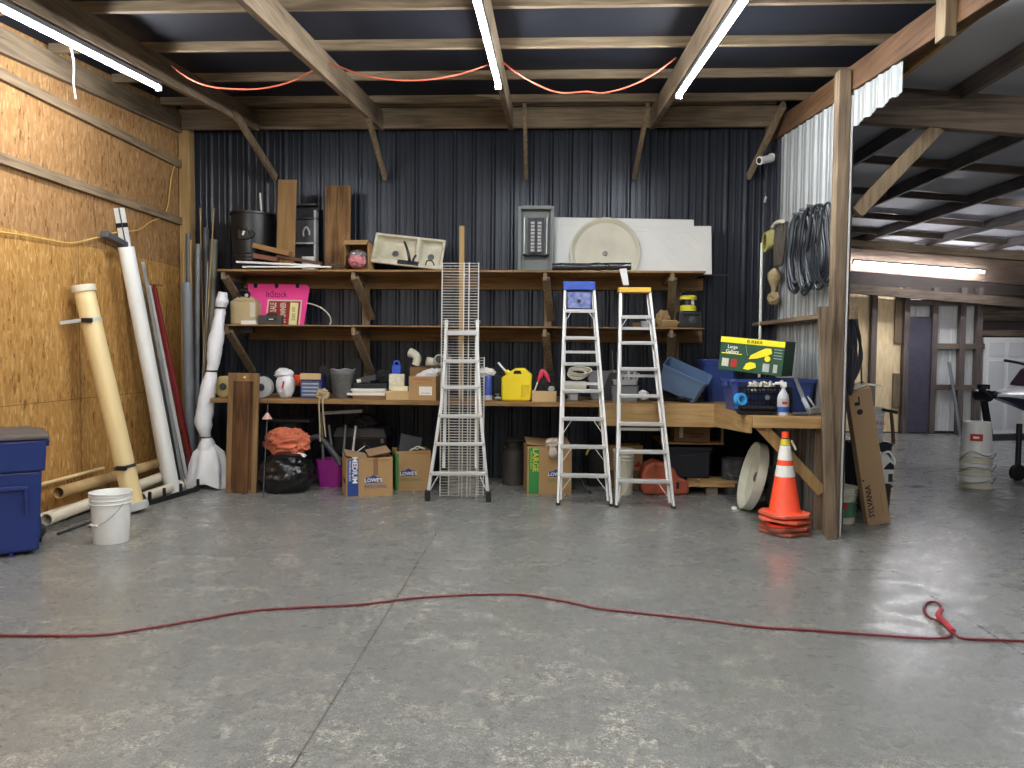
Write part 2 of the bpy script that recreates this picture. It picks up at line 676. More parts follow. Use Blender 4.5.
# partition on the right: white ribbed steel, its header runs on towards the front
MP = Matrix.Translation((XP, 0, 0)) @ Matrix.Rotation(R(-90), 4, 'Z')     # u -> -y, outward (-v) -> -x
w = B(); w.corr(-8.37, -6.42, .02, lambda u: zr(-u) + .02, None, PROF, MP)
wp = struct('wall_right', w, M_WHITEMETAL, 'white ribbed metal partition wall on the right', 'wall', ang=20)
w = B(); w.corr(-6.42, -5.58, lambda u: 3.42 + .012 * math.sin(u * 27), lambda u: zr(-u) - .14, None, PROF, Matrix.Translation((XP, 0, 0)) @ Matrix.Rotation(R(-90), 4, 'Z'))
put('header_sheet', w, M_WHITEMETAL, wp, ang=20)
w = B(); w.corr(-8.97, -8.37, .0, lambda u: zr(-u) + .02, None, PROF, MP)
struct('wall_right_return', w, M_DARK, 'dark ribbed metal at the corner end of the white partition', 'wall', ang=20)

# roof over this bay
w = B()
for y0 in (-6,):
    w.beam((-.85, y0, zr(y0) + .31), (-.85, 9.2, zr(9.2) + .31), 7.5, .02)
struct('ceiling', w, M_DECK, 'dark metal roof deck above the purlins', 'ceiling')
w = B()
rx = [(-3.46, 'leftmost roof rafter close to the flake board wall'), (-1.98, 'roof rafter second from the left'), (-.46, 'central roof rafter carrying the middle light'), (1.16, 'roof rafter carrying the right light')]
for x, lab in rx:
    w = B(); w.beam((x, -5, zr(-5) + .11), (x, 8.8, zr(8.8) + .11), .055, .22)
    struct('roof_rafter', w, M_RAFT, lab, 'rafter', bev=.003)
names = ['nearest the camera', 'second from the front', 'third from the front', 'fourth from the front']
for i, y in enumerate([.8, 1.75, 2.7, 3.65, 4.6, 5.56, 6.5, 7.46, 8.4]):
    w = B(); w.box((-.76, y, zr(y) + .22 + .044), (7.28, .042, .088))
    struct('roof_purlin', w, M_W_X, 'cross purlin board under the dark roof, number %d counted from the back wall' % (9 - i), 'purlin', bev=.003)
w = B(); w.box((-.9, 8.84, 4.245), (7.0, .05, .235))
struct('wall_beam', w, M_W_X, 'long eave beam along the top of the dark back wall', 'beam', bev=.003)
w = B(); w.box((-.9, 8.78, 4.40), (6.9, .04, .07))
struct('wall_beam_nailer', w, M_W_X, 'thin nailer strip above the long eave beam', 'beam')
for x, x1, lab in ((-3.44, -3.28, 'left'), (-1.98, -1.96, 'second'), (-.28, -.28, 'middle'), (1.02, .98, 'fourth'), (2.42, 2.30, 'right')):
    w = B(); w.beam((x, 8.05, zr(8.05) + .1), (x1 + 0, 8.93, 3.58), .09, .04, up=(1, 0, 0))
    struct('knee_brace', w, M_W_Z, {'left': 'knee brace in the corner near the flake board wall', 'second': 'knee brace above the wood plank', 'middle': 'knee brace above the wire shelving', 'fourth': 'knee brace above the shower panel', 'right': 'knee brace holding the security camera'}[lab], 'brace', bev=.002)

# right header beam over the partition, red brown timber, with a short block on its side
w = B(); w.beam((2.52, -4, 3.15 - .087 * 4 + .105), (2.52, 8.9, 3.15 + .087 * 8.9 + .105), .1, .21)
struct('header_beam', w, M_REDBEAM, 'red brown timber header beam above the white partition', 'beam', bev=.006)
w = B(); q0, q1 = W(930, 50, X=2.64), W(872, 97, X=2.64); dq = (q1 - q0) / (q1.y - q0.y); w.beam(q0 - dq * 8, q1, .04, .08)
struct('header_board', w, M_NEW_Y, 'thin pale board running below the red brown header', 'board')
w = B(); w.box((2.435, 4.86, 3.66), (.07, .12, .34))
struct('beam_block', w, M_W_Z, 'short vertical block bolted onto the red brown header', 'block', bev=.004)

# posts at the end of the partition
w = B(); w.bb((2.36, 6.38, 0), (2.46, 6.49, 3.87))
struct('post', w, M_GREYW_Z, 'tall weathered timber post at the end of the white partition', 'post', bev=.006)
w = B(); w.bb((2.466, 6.385, 0), (2.481, 6.40, 3.66))
struct('post_trim', w, M_STEELW, 'pale trim strip on the right face of the post', 'trim')
w = B(); w.beam((2.26, 6.33, 1.93), (2.37, 6.30, 0), .085, .038, up=(0, 1, 0))
struct('leaning_stud', w, M_GREYW_Z, 'narrow dark stud leaning against the front of the tall post', 'stud', bev=.003)
w = B(); w.bb((2.33, 6.62, 0), (2.44, 6.66, .93)); 
struct('bench_post', w, M_GREYW_Z, 'grey weathered board post under the right end of the workbench', 'post', bev=.003)
# girt on the partition
w = B(); w.bb((2.37, 6.5, 1.85), (2.48, 8.9, 1.89)); w.bb((2.497, 6.36, 1.83), (2.56, 6.42, 1.95))
struct('partition_girt', w, M_W_Y, 'horizontal girt board on the white partition above the workbench', 'girt', bev=.003)

# --- the bay on the right: lower roof falling to the right
zq = lambda X: 3.67 - .08 * (X - 3.44)
w = B()
def slopebox(x0, x1, y0, y1, dz, t):
    w.hull([(x, y, zq(x) + dz + k) for x in (x0, x1) for y in (y0, y1) for k in (0, t)])
slopebox(2.7, 11, -6, 15, .15, .02)
struct('ceiling_side_bay', w, M_GREYDECK, 'pale metal roof sheets over the side bay', 'ceiling')
for i, x in enumerate((3.44, 4.5, 5.55, 6.6, 7.65, 8.7)):
    w = B(); w.bb((x - .022, 6.4 if i else 1.0, zq(x)), (x + .022, 14.8, zq(x) + .145))
    struct('side_bay_rafter', w, M_GREYW_Y, 'side bay rafter number %d from the partition' % (i + 1), 'rafter', bev=.003)
for i, y in enumerate((7.35, 8.8, 10.3, 11.8, 13.0)):
    w = B(); w.hull([(x, yy, zq(x) + .05 + k) for x in (2.7, 11) for yy in (y, y + .042) for k in (0, .088)])
    struct('side_bay_purlin', w, M_GREYW_X, 'side bay purlin number %d beyond the tie beam' % (i + 1), 'purlin')
w = B(); w.hull([(x, y, zq(x) - .28 + k) for x in (2.52, 9) for y in (6.42, 6.52) for k in (0, .15)])
struct('tie_beam', w, M_GREYW_X, 'weathered tie beam crossing the side bay beside the post', 'beam', bev=.006)
w = B(); w.hull([(x, y, zq(x) - .14 + k) for x in (2.66, 9) for y in (6.53, 6.58) for k in (0, .2)])
struct('tie_beam_top', w, M_GREYW_X, 'dark upper board behind the weathered tie beam', 'beam')
w = B(); w.beam((2.56, 6.47, 2.72), (3.20, 6.47, 3.42), .11, .07, up=(0, 1, 0))
struct('side_knee_brace', w, M_W_Z, 'diagonal knee brace from the post to the tie beam', 'brace', bev=.004)
# far beam with a light on it
w = B(); w.hull([(x, y, zq(x) - .52 + k) for x in (2.7, 11) for y in (13.6, 13.7) for k in (0, .40)])
struct('far_beam', w, wood('pale_far_beam', c(134, 114, 98), c(100, 84, 72), 'x'), 'wide pale beam across the far end of the side bay', 'beam')
w = B(); w.hull([(x, y, zq(x) - .10 + k) for x in (2.7, 11) for y in (13.52, 13.7) for k in (0, .12)])
struct('far_beam_plate', w, M_W_X, 'thin plate board lying on the wide far beam', 'beam')
w = B(); w.hull([(x, y, zq(x) - .80 + k) for x in (2.7, 11) for y in (14.6, 14.7) for k in (0, .17)])
struct('far_plate', w, M_GREYW_X, 'dark plate along the top of the far wall', 'beam')

# far wall
YF = 14.9
w = B(); w.bb((2.5, YF + .05, 0), (11.5, YF + .1, 3.4))
wf = struct('wall_far', w, mat('far_wall_dark_boards', c(72, 64, 60), rough=.8, scale=3, stretch=(1, 1, 8)), 'far end wall of the side bay', 'wall')
def fx(px): return W(px, 380, Y=YF).x
def fz(py): return W(930, py, Y=YF).z
w = B(); w.bb((fx(838), YF, .02), (fx(901), YF + .03, fz(288)))
w.move(Matrix.Translation((0, 0, 0)))
struct('far_wall_plywood', w, mat('pale_knotty_plywood', c(240, 220, 178), rough=.8, scale=5, stretch=(4, 4, .8), col2=c(224, 192, 140)), 'pale plywood panel on the far end wall', 'wall')
w = B(); w.corr(fx(904), fx(979), .05, fz(296), None, PROF, Matrix.Translation((0, YF + .02, 0)))
struct('far_wall_metal', w, M_STEELW, 'white ribbed metal sheet on the far end wall', 'wall', ang=20)
for a, z0, z1, lab in ((870, 288, 432, 'dark stud across the pale plywood panel'), (902, 288, 432, 'stud beside the dark door of the far wall'), (930, 288, 430, 'stud right of the dark door'), (957.5, 288, 430, 'stud between the two white metal strips'), (974, 288, 430, 'stud left of the white panelled door')):
    w = B(); x = fx(a); w.bb((x - .05, YF - .14, 0), (x + .05, YF - .02, fz(z0)))
    struct('far_stud', w, M_STUD, lab, 'stud')
for i, (a, d, y, lab) in enumerate(((846, 872, 393, 'low'), (904, 980, 303, 'top'), (930, 980, 346, 'middle'), (930, 980, 387, 'bottom'))):
    w = B(); w.bb((fx(a), YF - .12, fz(y) - .05), (fx(d), YF - .03, fz(y) + .05))
    struct('far_girt', w, M_GREYW_X, lab + ' girt board on the far end wall', 'girt')
w = B(); w.bb((fx(892), YF - .06, .5), (fx(901), YF - .02, 1.16)); w.bb((fx(892), YF - .06, 1.75), (fx(901), YF - .02, 2.75))
struct('far_block', w, M_W_Z, 'short boards nailed on the plywood edge of the far wall', 'board')
w = B(); w.bb((fx(904), YF - .08, .02), (fx(928), YF - .01, fz(317)))
d1 = struct('door_1', w, mat('dark_violet_door', c(74, 70, 84), rough=.55), 'plain dark door in the far end wall', 'door')
w = B(); x0, x1, zt = fx(980), fx(1026), fz(337)
w.bb((x0, YF - .08, .02), (x1, YF - .01, zt))
d2 = struct('door_2', w, M_WHITE, 'white six panel door in the far end wall', 'door')
dw, dh = x1 - x0, zt
M_PANEL = mat('door_panel_white', c(206, 206, 206), rough=.45, var=.03)
for i in range(2):
    for (za, zb) in ((.80, .95), (.44, .76), (.06, .38)):
        p = B(); xa = x0 + dw * (.12 + .42 * i)
        p.bb((xa, YF - .088, dh * za), (xa + dw * .34, YF - .079, dh * zb))
        put('door_panel', p, M_PANEL, d2, bev=.012)
w = B(); w.bb((x0 - .1, YF - .05, dh + .03), (11, YF - .01, dh + .14)); w.bb((x0 - .1, YF - .04, dh + .35), (11, YF - .01, fz(300)))
for k in range(4):
    w.bb((x0 - .05, YF - .06, dh + .32 + k * .17), (11, YF - .02, dh + .34 + k * .17))
struct('far_boards', w, M_GREYW_X, 'dark horizontal boards above the white panelled door', 'wall')
w = B(); w.bb((x1 + .02, YF - .14, 0), (x1 + .2, YF - .02, 2.7))
struct('far_stud', w, M_STUD, 'stud at the right edge of the white panelled door', 'stud')

# ------------------------------------------------------------------ lights
def fixture(name, label, p0, p1, m, w=.05, n=None):
    p0, p1 = V(p0), V(p1)
    t = thing(name, label, 'light', (p0 + p1) / 2)
    a, e = p0 - t.location, p1 - t.location
    d = (e - a).normalized()
    h = B(); h.beam(a + V((0, 0, .035)), e + V((0, 0, .035)), w, .035); put('housing', h, M_HOUS, t)
    g = B(); g.cyl(a + d * .02, e - d * .02, .017, n=10); put('led_tube', g, m, t)
    k = B()
    k.beam(a, a + d * .02, .05, .05); put('end_cap', k, M_WHITE, t); k = B(); k.beam(e - d * .02, e, .05, .05); put('end_cap', k, M_WHITE, t)
    return t

def on_rafter(x, ya, yb): return V((x, ya, zr(ya) - .07)), V((x, yb, zr(yb) - .07))
a, e = on_rafter(-.46, 4.2, 6.62)
fixture('ceiling_light', 'bright LED tube light under the central rafter', a, e, M_LED)
a, e = on_rafter(1.16, 4.6, 7.0)
fixture('ceiling_light', 'bright LED tube light under the right rafter', a, e, M_LED)
a, e = on_rafter(-3.46, 4.2, 6.58)
fl = fixture('ceiling_light', 'bright LED tube light along the left rafter above the flake board wall', a, e, M_LED)
# the same lights carry on over the rest of the hall, behind the camera
M_LEDB = glow('led_strip_hall', (1.0, .985, .95, 1), 62)
for i, (x, y) in enumerate(((-3.46, .3), (-.46, .3), (1.16, .3), (-1.98, -3.2), (1.16, -3.2))):
    a, e = on_rafter(x, y, y + 2.4)
    fixture('ceiling_light', 'LED tube light further forward in the hall, above the %s floor' % ['front left', 'front middle', 'front right', 'rear left', 'rear right'][i], a, e, M_LEDB)
p0, p1 = W(853, 262, Y=13.42), W(985, 272, Y=13.42)
fixture('ceiling_light', 'long LED tube light fixed on the wide far beam', p0, p1, M_LED2)
for i, (x, y) in enumerate(((7.35, 10.05), (5.6, 3.0), (7.2, 14.15))):  # last one: added lamp behind the far beam to brighten the far wall
    fixture('ceiling_light', ['LED tube light above the side bay floor', 'LED tube light in the front of the side bay', 'LED tube light between the wide far beam and the far end wall'][i], (x - 1.1, y, zq(x - 1.1) - .08), (x + 1.1, y, zq(x + 1.1) - .08), [M_LED2, M_LED3, M_LED3][i])

wd = bpy.data.worlds.new('world')
sc.world = wd
wd.use_nodes = True
wd.node_tree.nodes['Background'].inputs[0].default_value = (.55, .6, .7, 1)
wd.node_tree.nodes['Background'].inputs[1].default_value = .015
sc.view_settings.view_transform = 'Standard'
sc.view_settings.look = 'None'
sc.view_settings.gamma = 1
sc.view_settings.exposure = 1.87
# ------------------------------------------------------------------ shelves and workbench
ZU = W(470, 270, Y=8.3).z      # upper shelf, top surface
Z2 = W(470, 326, Y=8.3).z      # second shelf
ZB = 1.0                       # workbench
PXB = 548.0


def at(x0, x1, Y):
    """centre and width in metres of something spanning x0..x1 of the photograph at depth Y"""
    a, e = W(x0, 340, Y=Y), W(x1, 340, Y=Y)
    return (a.x + e.x) / 2, e.x - a.x


def hz(y, x, Y):
    return W(x, y, Y=Y).z


xa, xb = W(217, 270, Y=8.3).x, W(706, 270, Y=8.3).x
w = B(); w.bb((xa, 8.3, ZU - .022), (xb, 8.97, ZU))
t = solo('storage_shelf', 'upper wooden wall shelf carrying the double sink', 'shelf', B().bb((xa, 8.3, ZU - .022), (xb, 8.97, ZU)), M_SHELF, bev=.002)
def ledger(t, z, x0, x1, hgt=.14):
    put('ledger', B().bb((x0 + .05, 8.93, z - .022 - hgt), (x1 + .1, 8.975, z - .022)), M_SHELF, t)
ledger(t, ZU, xa, xb)
top_shelf = t
def bracket(t, px, z, drop, px1=None):
    x = W(px, 300, Y=8.4).x
    k = put('bracket', B().bb((x - .02, 8.32, z - .11), (x + .02, 8.93, z - .022)), M_W_Y, t)
    put('strut', B().beam((x + .01, 8.36, z - .08), (x + .01 + .06, 8.9, z - drop), .04, .085, up=(1, 0, 0)), M_W_Z, t)
for px in (226, 355, 545, 671):
    bracket(t, px, ZU, .52)
xa2, xb2 = W(222, 327, Y=8.3).x, W(705, 327, Y=8.3).x
t = solo('storage_shelf', 'second wooden wall shelf holding the pink sign', 'shelf', B().bb((xa2, 8.3, Z2 - .016), (xb2, 8.97, Z2)), M_SHELF, bev=.002)
ledger(t, Z2, xa2, xb2)
for px in (229, 355, 545, 671):
    bracket(t, px, Z2, .55)
for px in (366, 548, 676):
    x = W(px, 300, Y=8.9).x
    put('wall_cleat', B().bb((x - .045, 8.90, ZB + .05), (x + .045, 8.929, Z2 - .03)), M_W_Z, t)
    put('wall_cleat', B().bb((x - .045, 8.90, Z2 + .004), (x + .045, 8.929, ZU - .03)), M_W_Z, top_shelf)

# workbench: the run along the back wall and the return along the white partition are one top
x0 = W(210, 400, Y=7.93).x
w = B()
w.prism([(x0, 8.97), (x0, 7.93), (1.76, 7.93), (1.76, 6.55), (2.47, 6.55), (2.47, 8.97)], .03, Matrix.Translation((0, 0, ZB - .03)))
t = solo('workbench', 'long L shaped plywood workbench under the wall shelves', 'workbench', w, M_SHELF, bev=.002)
put('front_edge', B().bb((x0, 7.925, ZB - .045), (W(599, 400, Y=7.93).x, 7.93 + .03, ZB - .031)), M_SHELF, t)
xq = W(599, 400, Y=7.93).x
put('apron', B().bb((xq, 7.90, ZB - .24), (1.74, 7.928, ZB - .002)), M_NEW_X, t, bev=.002, label='wide pine apron board')
w = B(); w.hull([(1.735, 7.9, ZB - .23), (1.735, 7.9, ZB - .002), (1.735, 6.54, ZB - .15), (1.735, 6.54, ZB - .002), (1.76, 7.9, ZB - .23), (1.76, 7.9, ZB - .002), (1.76, 6.54, ZB - .15), (1.76, 6.54, ZB - .002)])
put('apron', w, M_NEW_Y, t, label='side apron board')
put('apron', B().bb((1.765, 6.51, ZB - .10), (2.46, 6.548, ZB - .002)), M_NEW_X, t, bev=.002, label='narrow pine front board')
q0, q1 = W(759, 424, Y=6.60), W(822, 492, Y=6.60)
put('brace', B().beam(q0, q1, .095, .036, up=(0, 1, 0)), M_NEW_Z, t, bev=.002, label='diagonal pine brace')
# bench legs at the back, hidden mostly in shadow
for px in (240,):
    x = W(px, 440, Y=8.6).x
    put('leg', B().bb((x - .04, 8.55, 0), (x + .04, 8.63, ZB - .03)), M_W_Z, t)
# low shelf under the bench
xl, xr = W(660, 443, Y=8.25).x, W(723, 443, Y=8.25).x
zl = W(690, 442, Y=8.25).z
t = solo('low_shelf', 'narrow board shelf hanging under the right part of the workbench', 'shelf', B().bb((xl, 8.2, zl - .02), (xr, 8.8, zl)), M_SHELF)
for x in (xl + .015, xr - .015):
    put('hanger', B().bb((x - .012, 8.22, zl - .02), (x + .012, 8.25, ZB - .032)), M_GREYW_Z, t)

# ------------------------------------------------------------------ common materials
M_CARD = mat('brown_cardboard', c(168, 134, 90), rough=.85, var=.06, scale=4)
M_CARD2 = mat('pale_cardboard', c(188, 160, 116), rough=.85, var=.06, scale=4)
M_CARDD = mat('dull_cardboard', c(128, 98, 66), rough=.85, var=.06, scale=4)
M_CARDG = mat('greyish_cardboard', c(156, 128, 96), rough=.85, var=.05, scale=3)
M_BLUE = mat('dark_blue_plastic', c(26, 46, 108), rough=.42, var=.06, scale=2)
M_BLUET = mat('blue_tote_plastic', c(50, 70, 130), rough=.38, var=.06, scale=2)
M_BLUEG = mat('slate_blue_plastic', c(92, 116, 148), rough=.45, var=.05, scale=2)
M_LID = mat('grey_brown_lid', c(88, 80, 78), rough=.6, var=.08)
M_BLACK = mat('black_plastic', c(24, 24, 27), rough=.42, var=.2)
M_BLACKM = mat('matte_black', c(20, 20, 22), rough=.75, var=.2)
M_CHAR = mat('dark_grey_plastic', c(52, 54, 58), rough=.5, var=.12)
M_GREYP = mat('mid_grey_plastic', c(120, 122, 124), rough=.5, var=.1)
M_GREYL = mat('light_grey_plastic', c(176, 178, 178), rough=.45, var=.08)
M_ALU = mat('worn_aluminium', c(206, 206, 204), rough=.38, metal=.45, var=.06, scale=5)
M_STEEL = mat('zinc_steel', c(150, 152, 152), rough=.35, metal=.8, var=.15)
M_WIRE = mat('white_coated_wire', c(214, 212, 204), rough=.4, var=.04)
M_YEL = mat('yellow_plastic', c(232, 206, 30), rough=.4, var=.05, scale=3)
M_RED = mat('dark_red_paint', c(122, 34, 36), rough=.45, var=.12)
M_ORANGE = mat('orange_plastic', c(236, 84, 38), rough=.45, var=.06)
M_CREAM = mat('cream_pipe_plastic', c(222, 198, 146), rough=.4, var=.07, scale=2, stretch=(1, 1, .4))
M_IVORY = mat('ivory_pipe', c(214, 204, 182), rough=.45, var=.08)
M_PVCG = mat('grey_conduit', c(124, 128, 132), rough=.45, var=.1, scale=3, stretch=(1, 1, .3))
M_PVCD = mat('dark_grey_conduit', c(84, 88, 92), rough=.45, var=.1)
M_PVCO = mat('olive_grey_conduit', c(106, 104, 92), rough=.5, var=.1)
M_RUB = mat('black_rubber', c(22, 22, 22), rough=.7, var=.1)
M_DUST = mat('dusty_off_white', c(206, 202, 184), rough=.55, var=.10, scale=4)
M_PAPER = mat('white_paper', c(226, 224, 216), rough=.8, var=.04)
M_INK = mat('black_ink', c(26, 22, 22), rough=.8, var=.02)
M_BROWNINK = mat('brown_print', c(132, 70, 34), rough=.8, var=.02)
M_WINK = mat('white_print', c(235, 235, 230), rough=.7, var=.02)
M_BINK = mat('blue_print', c(34, 62, 128), rough=.7, var=.06)
M_GINK = mat('green_print', c(46, 128, 62), rough=.7, var=.06)
M_REDINK = mat('red_print', c(176, 40, 34), rough=.7, var=.04)
M_BAG = mat('white_plastic_film', c(222, 222, 224), rough=.32, var=.05, bump=.5, bscale=14, spec=.6)
M_BLACKBAG = mat('black_bin_liner', c(16, 16, 18), rough=.28, var=.2, bump=.9, bscale=12, spec=.6)
M_GREEN = mat('dark_green_print', c(26, 74, 48), rough=.6, var=.12)
M_CABLEB = mat('black_cable', c(26, 30, 36), rough=.42, var=.2)

# ------------------------------------------------------------------ left side
# big blue wheeled bin
M_BIN = M_BLUE
t = thing('wheeled_bin', 'dark blue wheeled trash bin with grey lid at the left edge', 'bin', (-4.035, 5.40, 0), (0, 0, R(38)))
t.scale = (.76, .76, .985)
w = B()
w.box((0, 0, .335), (.46, .54, .61), taper=(1.16, 1.14)); put('body', w, M_BIN, t, bev=.02)
w = B(); w.box((0, 0, .755), (.585, .67, .235), taper=(1.05, 1.04)); put('collar', w, M_BIN, t, bev=.015)
w = B(); w.box((0, .01, .895), (.66, .76, .035)); w.box((0, .01, .92), (.56, .66, .04), taper=(.7, .7)); put('lid', w, M_LID, t, bev=.012)
for sx in (-1, 1):
    w = B(); w.beam((sx * .31, -.12, .83), (sx * .34, -.12, .83), .012, .05); w.beam((sx * .31, .2, .83), (sx * .34, .2, .83), .012, .05); w.beam((sx * .335, -.14, .84), (sx * .335, .22, .84), .016, .018)
    put('side_handle', w, M_BIN, t)
w = B(); w.box((0, -.327, .52), (.3, .03, .03)); w.box((-.13, -.322, .42), (.025, .03, .2)); w.box((.13, -.322, .42), (.025, .03, .2)); put('lift_bar', w, M_BIN, t, bev=.005)
for sx in (-1, 1):
    w = B(); w.box((sx * .245, .02, .30), (.03, .18, .42), taper=(1, 1.15)); put('side_rib', w, M_BIN, t, bev=.008)
    w = B(); w.cyl((sx * .22, .27, .1), (sx * .28, .27, .1), .1, n=20); put('wheel', w, M_RUB, t, bev=.006)
w = B()
w.lathe([(.0, 0), (.02, 0), (.02, .03), (0, .03)], (0, -.24, 0)); put('foot', w, M_BIN, t)

# pails
def pail(name, label, loc, r, h, m, rot=(0, 0, 0), lid=None, handle=True, hang=1, cat='bucket', ribs=3, mb=None, group=None):
    t = thing(name, label, cat, loc, rot, group)
    pr = [(0, 0), (r * .86, 0), (r * .88, .006)]
    z = h - .085 * h / .37
    pr += [(r * .965, z)]
    for k in range(ribs):
        zz = z + (h - z) * (k / ribs)
        pr += [(r * 1.05, zz + .002), (r * 1.05, zz + .008), (r * .98, zz + .010), (r * .98, zz + (h - z) / ribs - .004)]
    pr += [(r * 1.05, h - .012), (r * 1.05, h), (r * .97, h)]
    pr += [(r * .94, h - .01), (r * .85, .012), (0, .012)]
    put('body', B().lathe(pr, n=32), m, t)
    if handle:
        a0 = h * .80
        pts = []
        for k in range(13):
            a = math.pi * k / 12
            pts.append((-r * 1.06 * math.cos(a), -r * 1.10 * math.sin(a) * .9 - .002, a0 - math.sin(a) * h * .42 * hang))
        put('handle', B().tube(pts, .0025, n=6, sm=2), M_STEEL, t)
        put('handle_grip', B().tube(pts[5:8], .010, n=8, sm=2), m, t)
    if lid:
        put('lid', B().lathe([(0, h - .002), (r * 1.09, h - .012), (r * 1.09, h + .008), (r * 1.0, h + .012), (r * .96, h + .004), (0, h + .004)], n=32), lid, t)
    return t
p = FL(112, 546)
bk = pail('bucket', 'white plastic bucket with wire handle standing on open floor at left', (W(111, 520, Y=p.y + .14).x, p.y + .14, 0), .148, .40, M_WHITE, rot=(0, 0, R(-24)))

# big cream pipe with end plates and strap clamps
p0 = FL(134, 512); p0.z = .07
p1 = W(84, 290, X=-4.27)
t = thing('drain_pipe', 'thick cream pipe with flanged base leaning on the flake board wall', 'pipe', (p0.x, p0.y, 0))
a, e = V((0, 0, p0.z)), p1 - V((p0.x, p0.y, 0))
d = (e - a).normalized()
put('pipe', B().cyl(a, e, .088, n=28, hollow=.008), M_CREAM, t)
put('flange', B().cyl(a - d * .05, a + d * .02, .125, n=28), M_GREYL, t, bev=.006)
put('cap_ring', B().cyl(e - d * .02, e + d * .04, .102, n=28, hollow=.02), M_IVORY, t)
for f_, tail in ((.18, False), (.86, True)):
    q = a + (e - a) * f_
    k = put('strap_clamp', B().cyl(q - d * .015, q + d * .015, .092, n=24, hollow=.004), M_GREYL if tail else M_CHAR, t)
    w = B(); w.box(q + V((.02, -.095, 0)), (.09, .04, .04)); put('clamp_screw', w, M_BLACK, k, bev=.006)
    if tail:
        w = B(); w.beam(q + V((-.02, -.1, 0)), q + V((-.2, -.14, -.03)), .02, .03); put('clamp_tail', w, M_GREYL, k)

def lean(name, label, cat, pb, pt, r, m, n=14, hollow=0, r1=None, group=None, sq=False, **kw):
    pb, pt = V(pb), V(pt)
    w = B()
    if sq:
        w.beam((0, 0, 0), pt - pb, r * 2, r * 2 if sq is True else sq)
    else:
        w.cyl((0, 0, 0), pt - pb, r, r1, n=n, hollow=hollow)
    return solo(name, label, cat, w, m, pb, group=group, **kw)


def foot(px, X=-3.98, z=.0):
    q = W(px, 495, X=X); q.z = z
    return q
pb = foot(173, -4.0)
lean('white_pipe', 'fat white plastic pipe leaning between the cream pipe and the corner', 'pipe', pb, W(126, 247, X=-4.22), .075, M_WHITE, n=24, hollow=.006)
pb = foot(168, -4.14); pt = W(119, 208, X=-4.385)
t = thing('siding_trim', 'ribbed white trim strip poking above the fat white pipe', 'trim strip', pb)
v = pt - pb
put('strip', B().beam((0, 0, 0), v, .03, .10, up=(1, 0, 0)), M_WHITE, t)
for k in (-1, 0, 1):
    put('groove', B().beam(V((.012, .026 * k, .3)), v + V((.012, .026 * k, 0)), .012, .006, up=(1, 0, 0)), M_CHAR, t)
put('tie', B().beam(v * .935, v * .95, .04, .108, up=(1, 0, 0)), M_BLACK, t)
pb = foot(180, -4.12); pt = W(131, 250, X=-4.36)
t = thing('downspout', 'grey metal downspout with a bent elbow behind the white pipe', 'downspout', pb)
v = pt - pb; d = v.normalized()
put('spout', B().beam((0, 0, 0), v, .05, .07, up=(1, 0, 0)), M_PVCD, t, bev=.006)
q = W(104, 234, X=-4.34) - pb
put('elbow', B().beam(v + d * .02, q, .06, .08, up=(1, 0, 0)), M_PVCD, t, bev=.008)
for px0, px1, py1, r_, m_, lab in ((189, 149, 285, .016, M_ALU, 'shiny aluminium square rod just right of the fat white pipe'), (184.5, 143, 262, .016, M_STEEL, 'dull steel channel squeezed behind the shiny rod')):
    pb = foot(px0, -3.95)
    lean('metal_rod', lab, 'rod', pb, W(px1, py1, X=-4.30), r_, m_, sq=True)
pb = foot(196, -3.94)
pt = W(154, 288, X=-4.31)
t = thing('steel_fence_post', 'dark red steel post with a flat top plate beside the shiny rod', 'post', pb)
v = pt - pb
put('post', B().beam((0, 0, 0), v, .05, .045, up=(1, 0, 0)), M_RED, t, bev=.004)
put('top_plate', B().beam(v + V((-.06, -.03, .035)), v + V((.09, .02, .03)), .07, .012), M_RED, t)
put('neck', B().cyl(v - v.normalized() * .01, v + V((0, 0, .04)), .018), M_RED, t)

# black floor rack that the pipes stand in
pa, pe = FL(150, 505), FL(198, 491)
t = thing('pipe_rack', 'black metal floor rack holding the feet of the leaning pipes', 'rack', pa)
v = pe - pa
put('rail', B().beam((0, 0, .025), v + V((0, 0, .025)), .03, .05), M_BLACK, t)
for k in (0, .28, .62, 1):
    put('upright', B().bb(v * k + V((-.012, -.012, 0)), v * k + V((.012, .012, .13))), M_BLACK, t)
put('cross_bar', B().beam(v * .02 + V((0, 0, .04)), v * .02 + V((-.14, .02, .04)), .025, .025), M_BLACK, t)

# pipes lying on the floor along the wall
def lie(label, a, e, r, m, hollow=.006, name='floor_pipe'):
    a, e = V(a), V(e)
    return solo(name, label, 'pipe', B().cyl((0, 0, 0), e - a, r, n=18, hollow=hollow), m, a)
lie('long grey-white pipe lying on the floor behind the white bucket', (-4.13, 5.95, .115), (-4.13, 8.0, .165), .05, M_IVORY)
lie('cream pipe with a rusty mouth stacked on the lying grey-white pipe', (-4.26, 6.3, .27), (-4.25, 8.2, .28), .052, mat('rust_stained_cream_pipe', c(206, 180, 132), rough=.5, col2=c(150, 112, 66), scale=3))
lie('thin cream stick lying on top of the stacked floor pipes', (-4.34, 5.7, .36), (-4.34, 7.1, .36), .016, M_CREAM, hollow=0)
lie('short ivory pipe end beside the foot of the cream pipe', (-4.02, 7.2, .052), (-3.98, 8.3, .052), .05, M_IVORY)
lie('white pipe lying at the wall foot behind the blue bin', (-4.33, 5.3, .06), (-4.33, 7.1, .06), .055, M_IVORY)
lie('dark rusty rod lying in front of the floor pipes', (-4.0, 5.9, .012), (-3.98, 7.1, .012), .011, M_CHAR, hollow=0)
q = FL(94, 530)
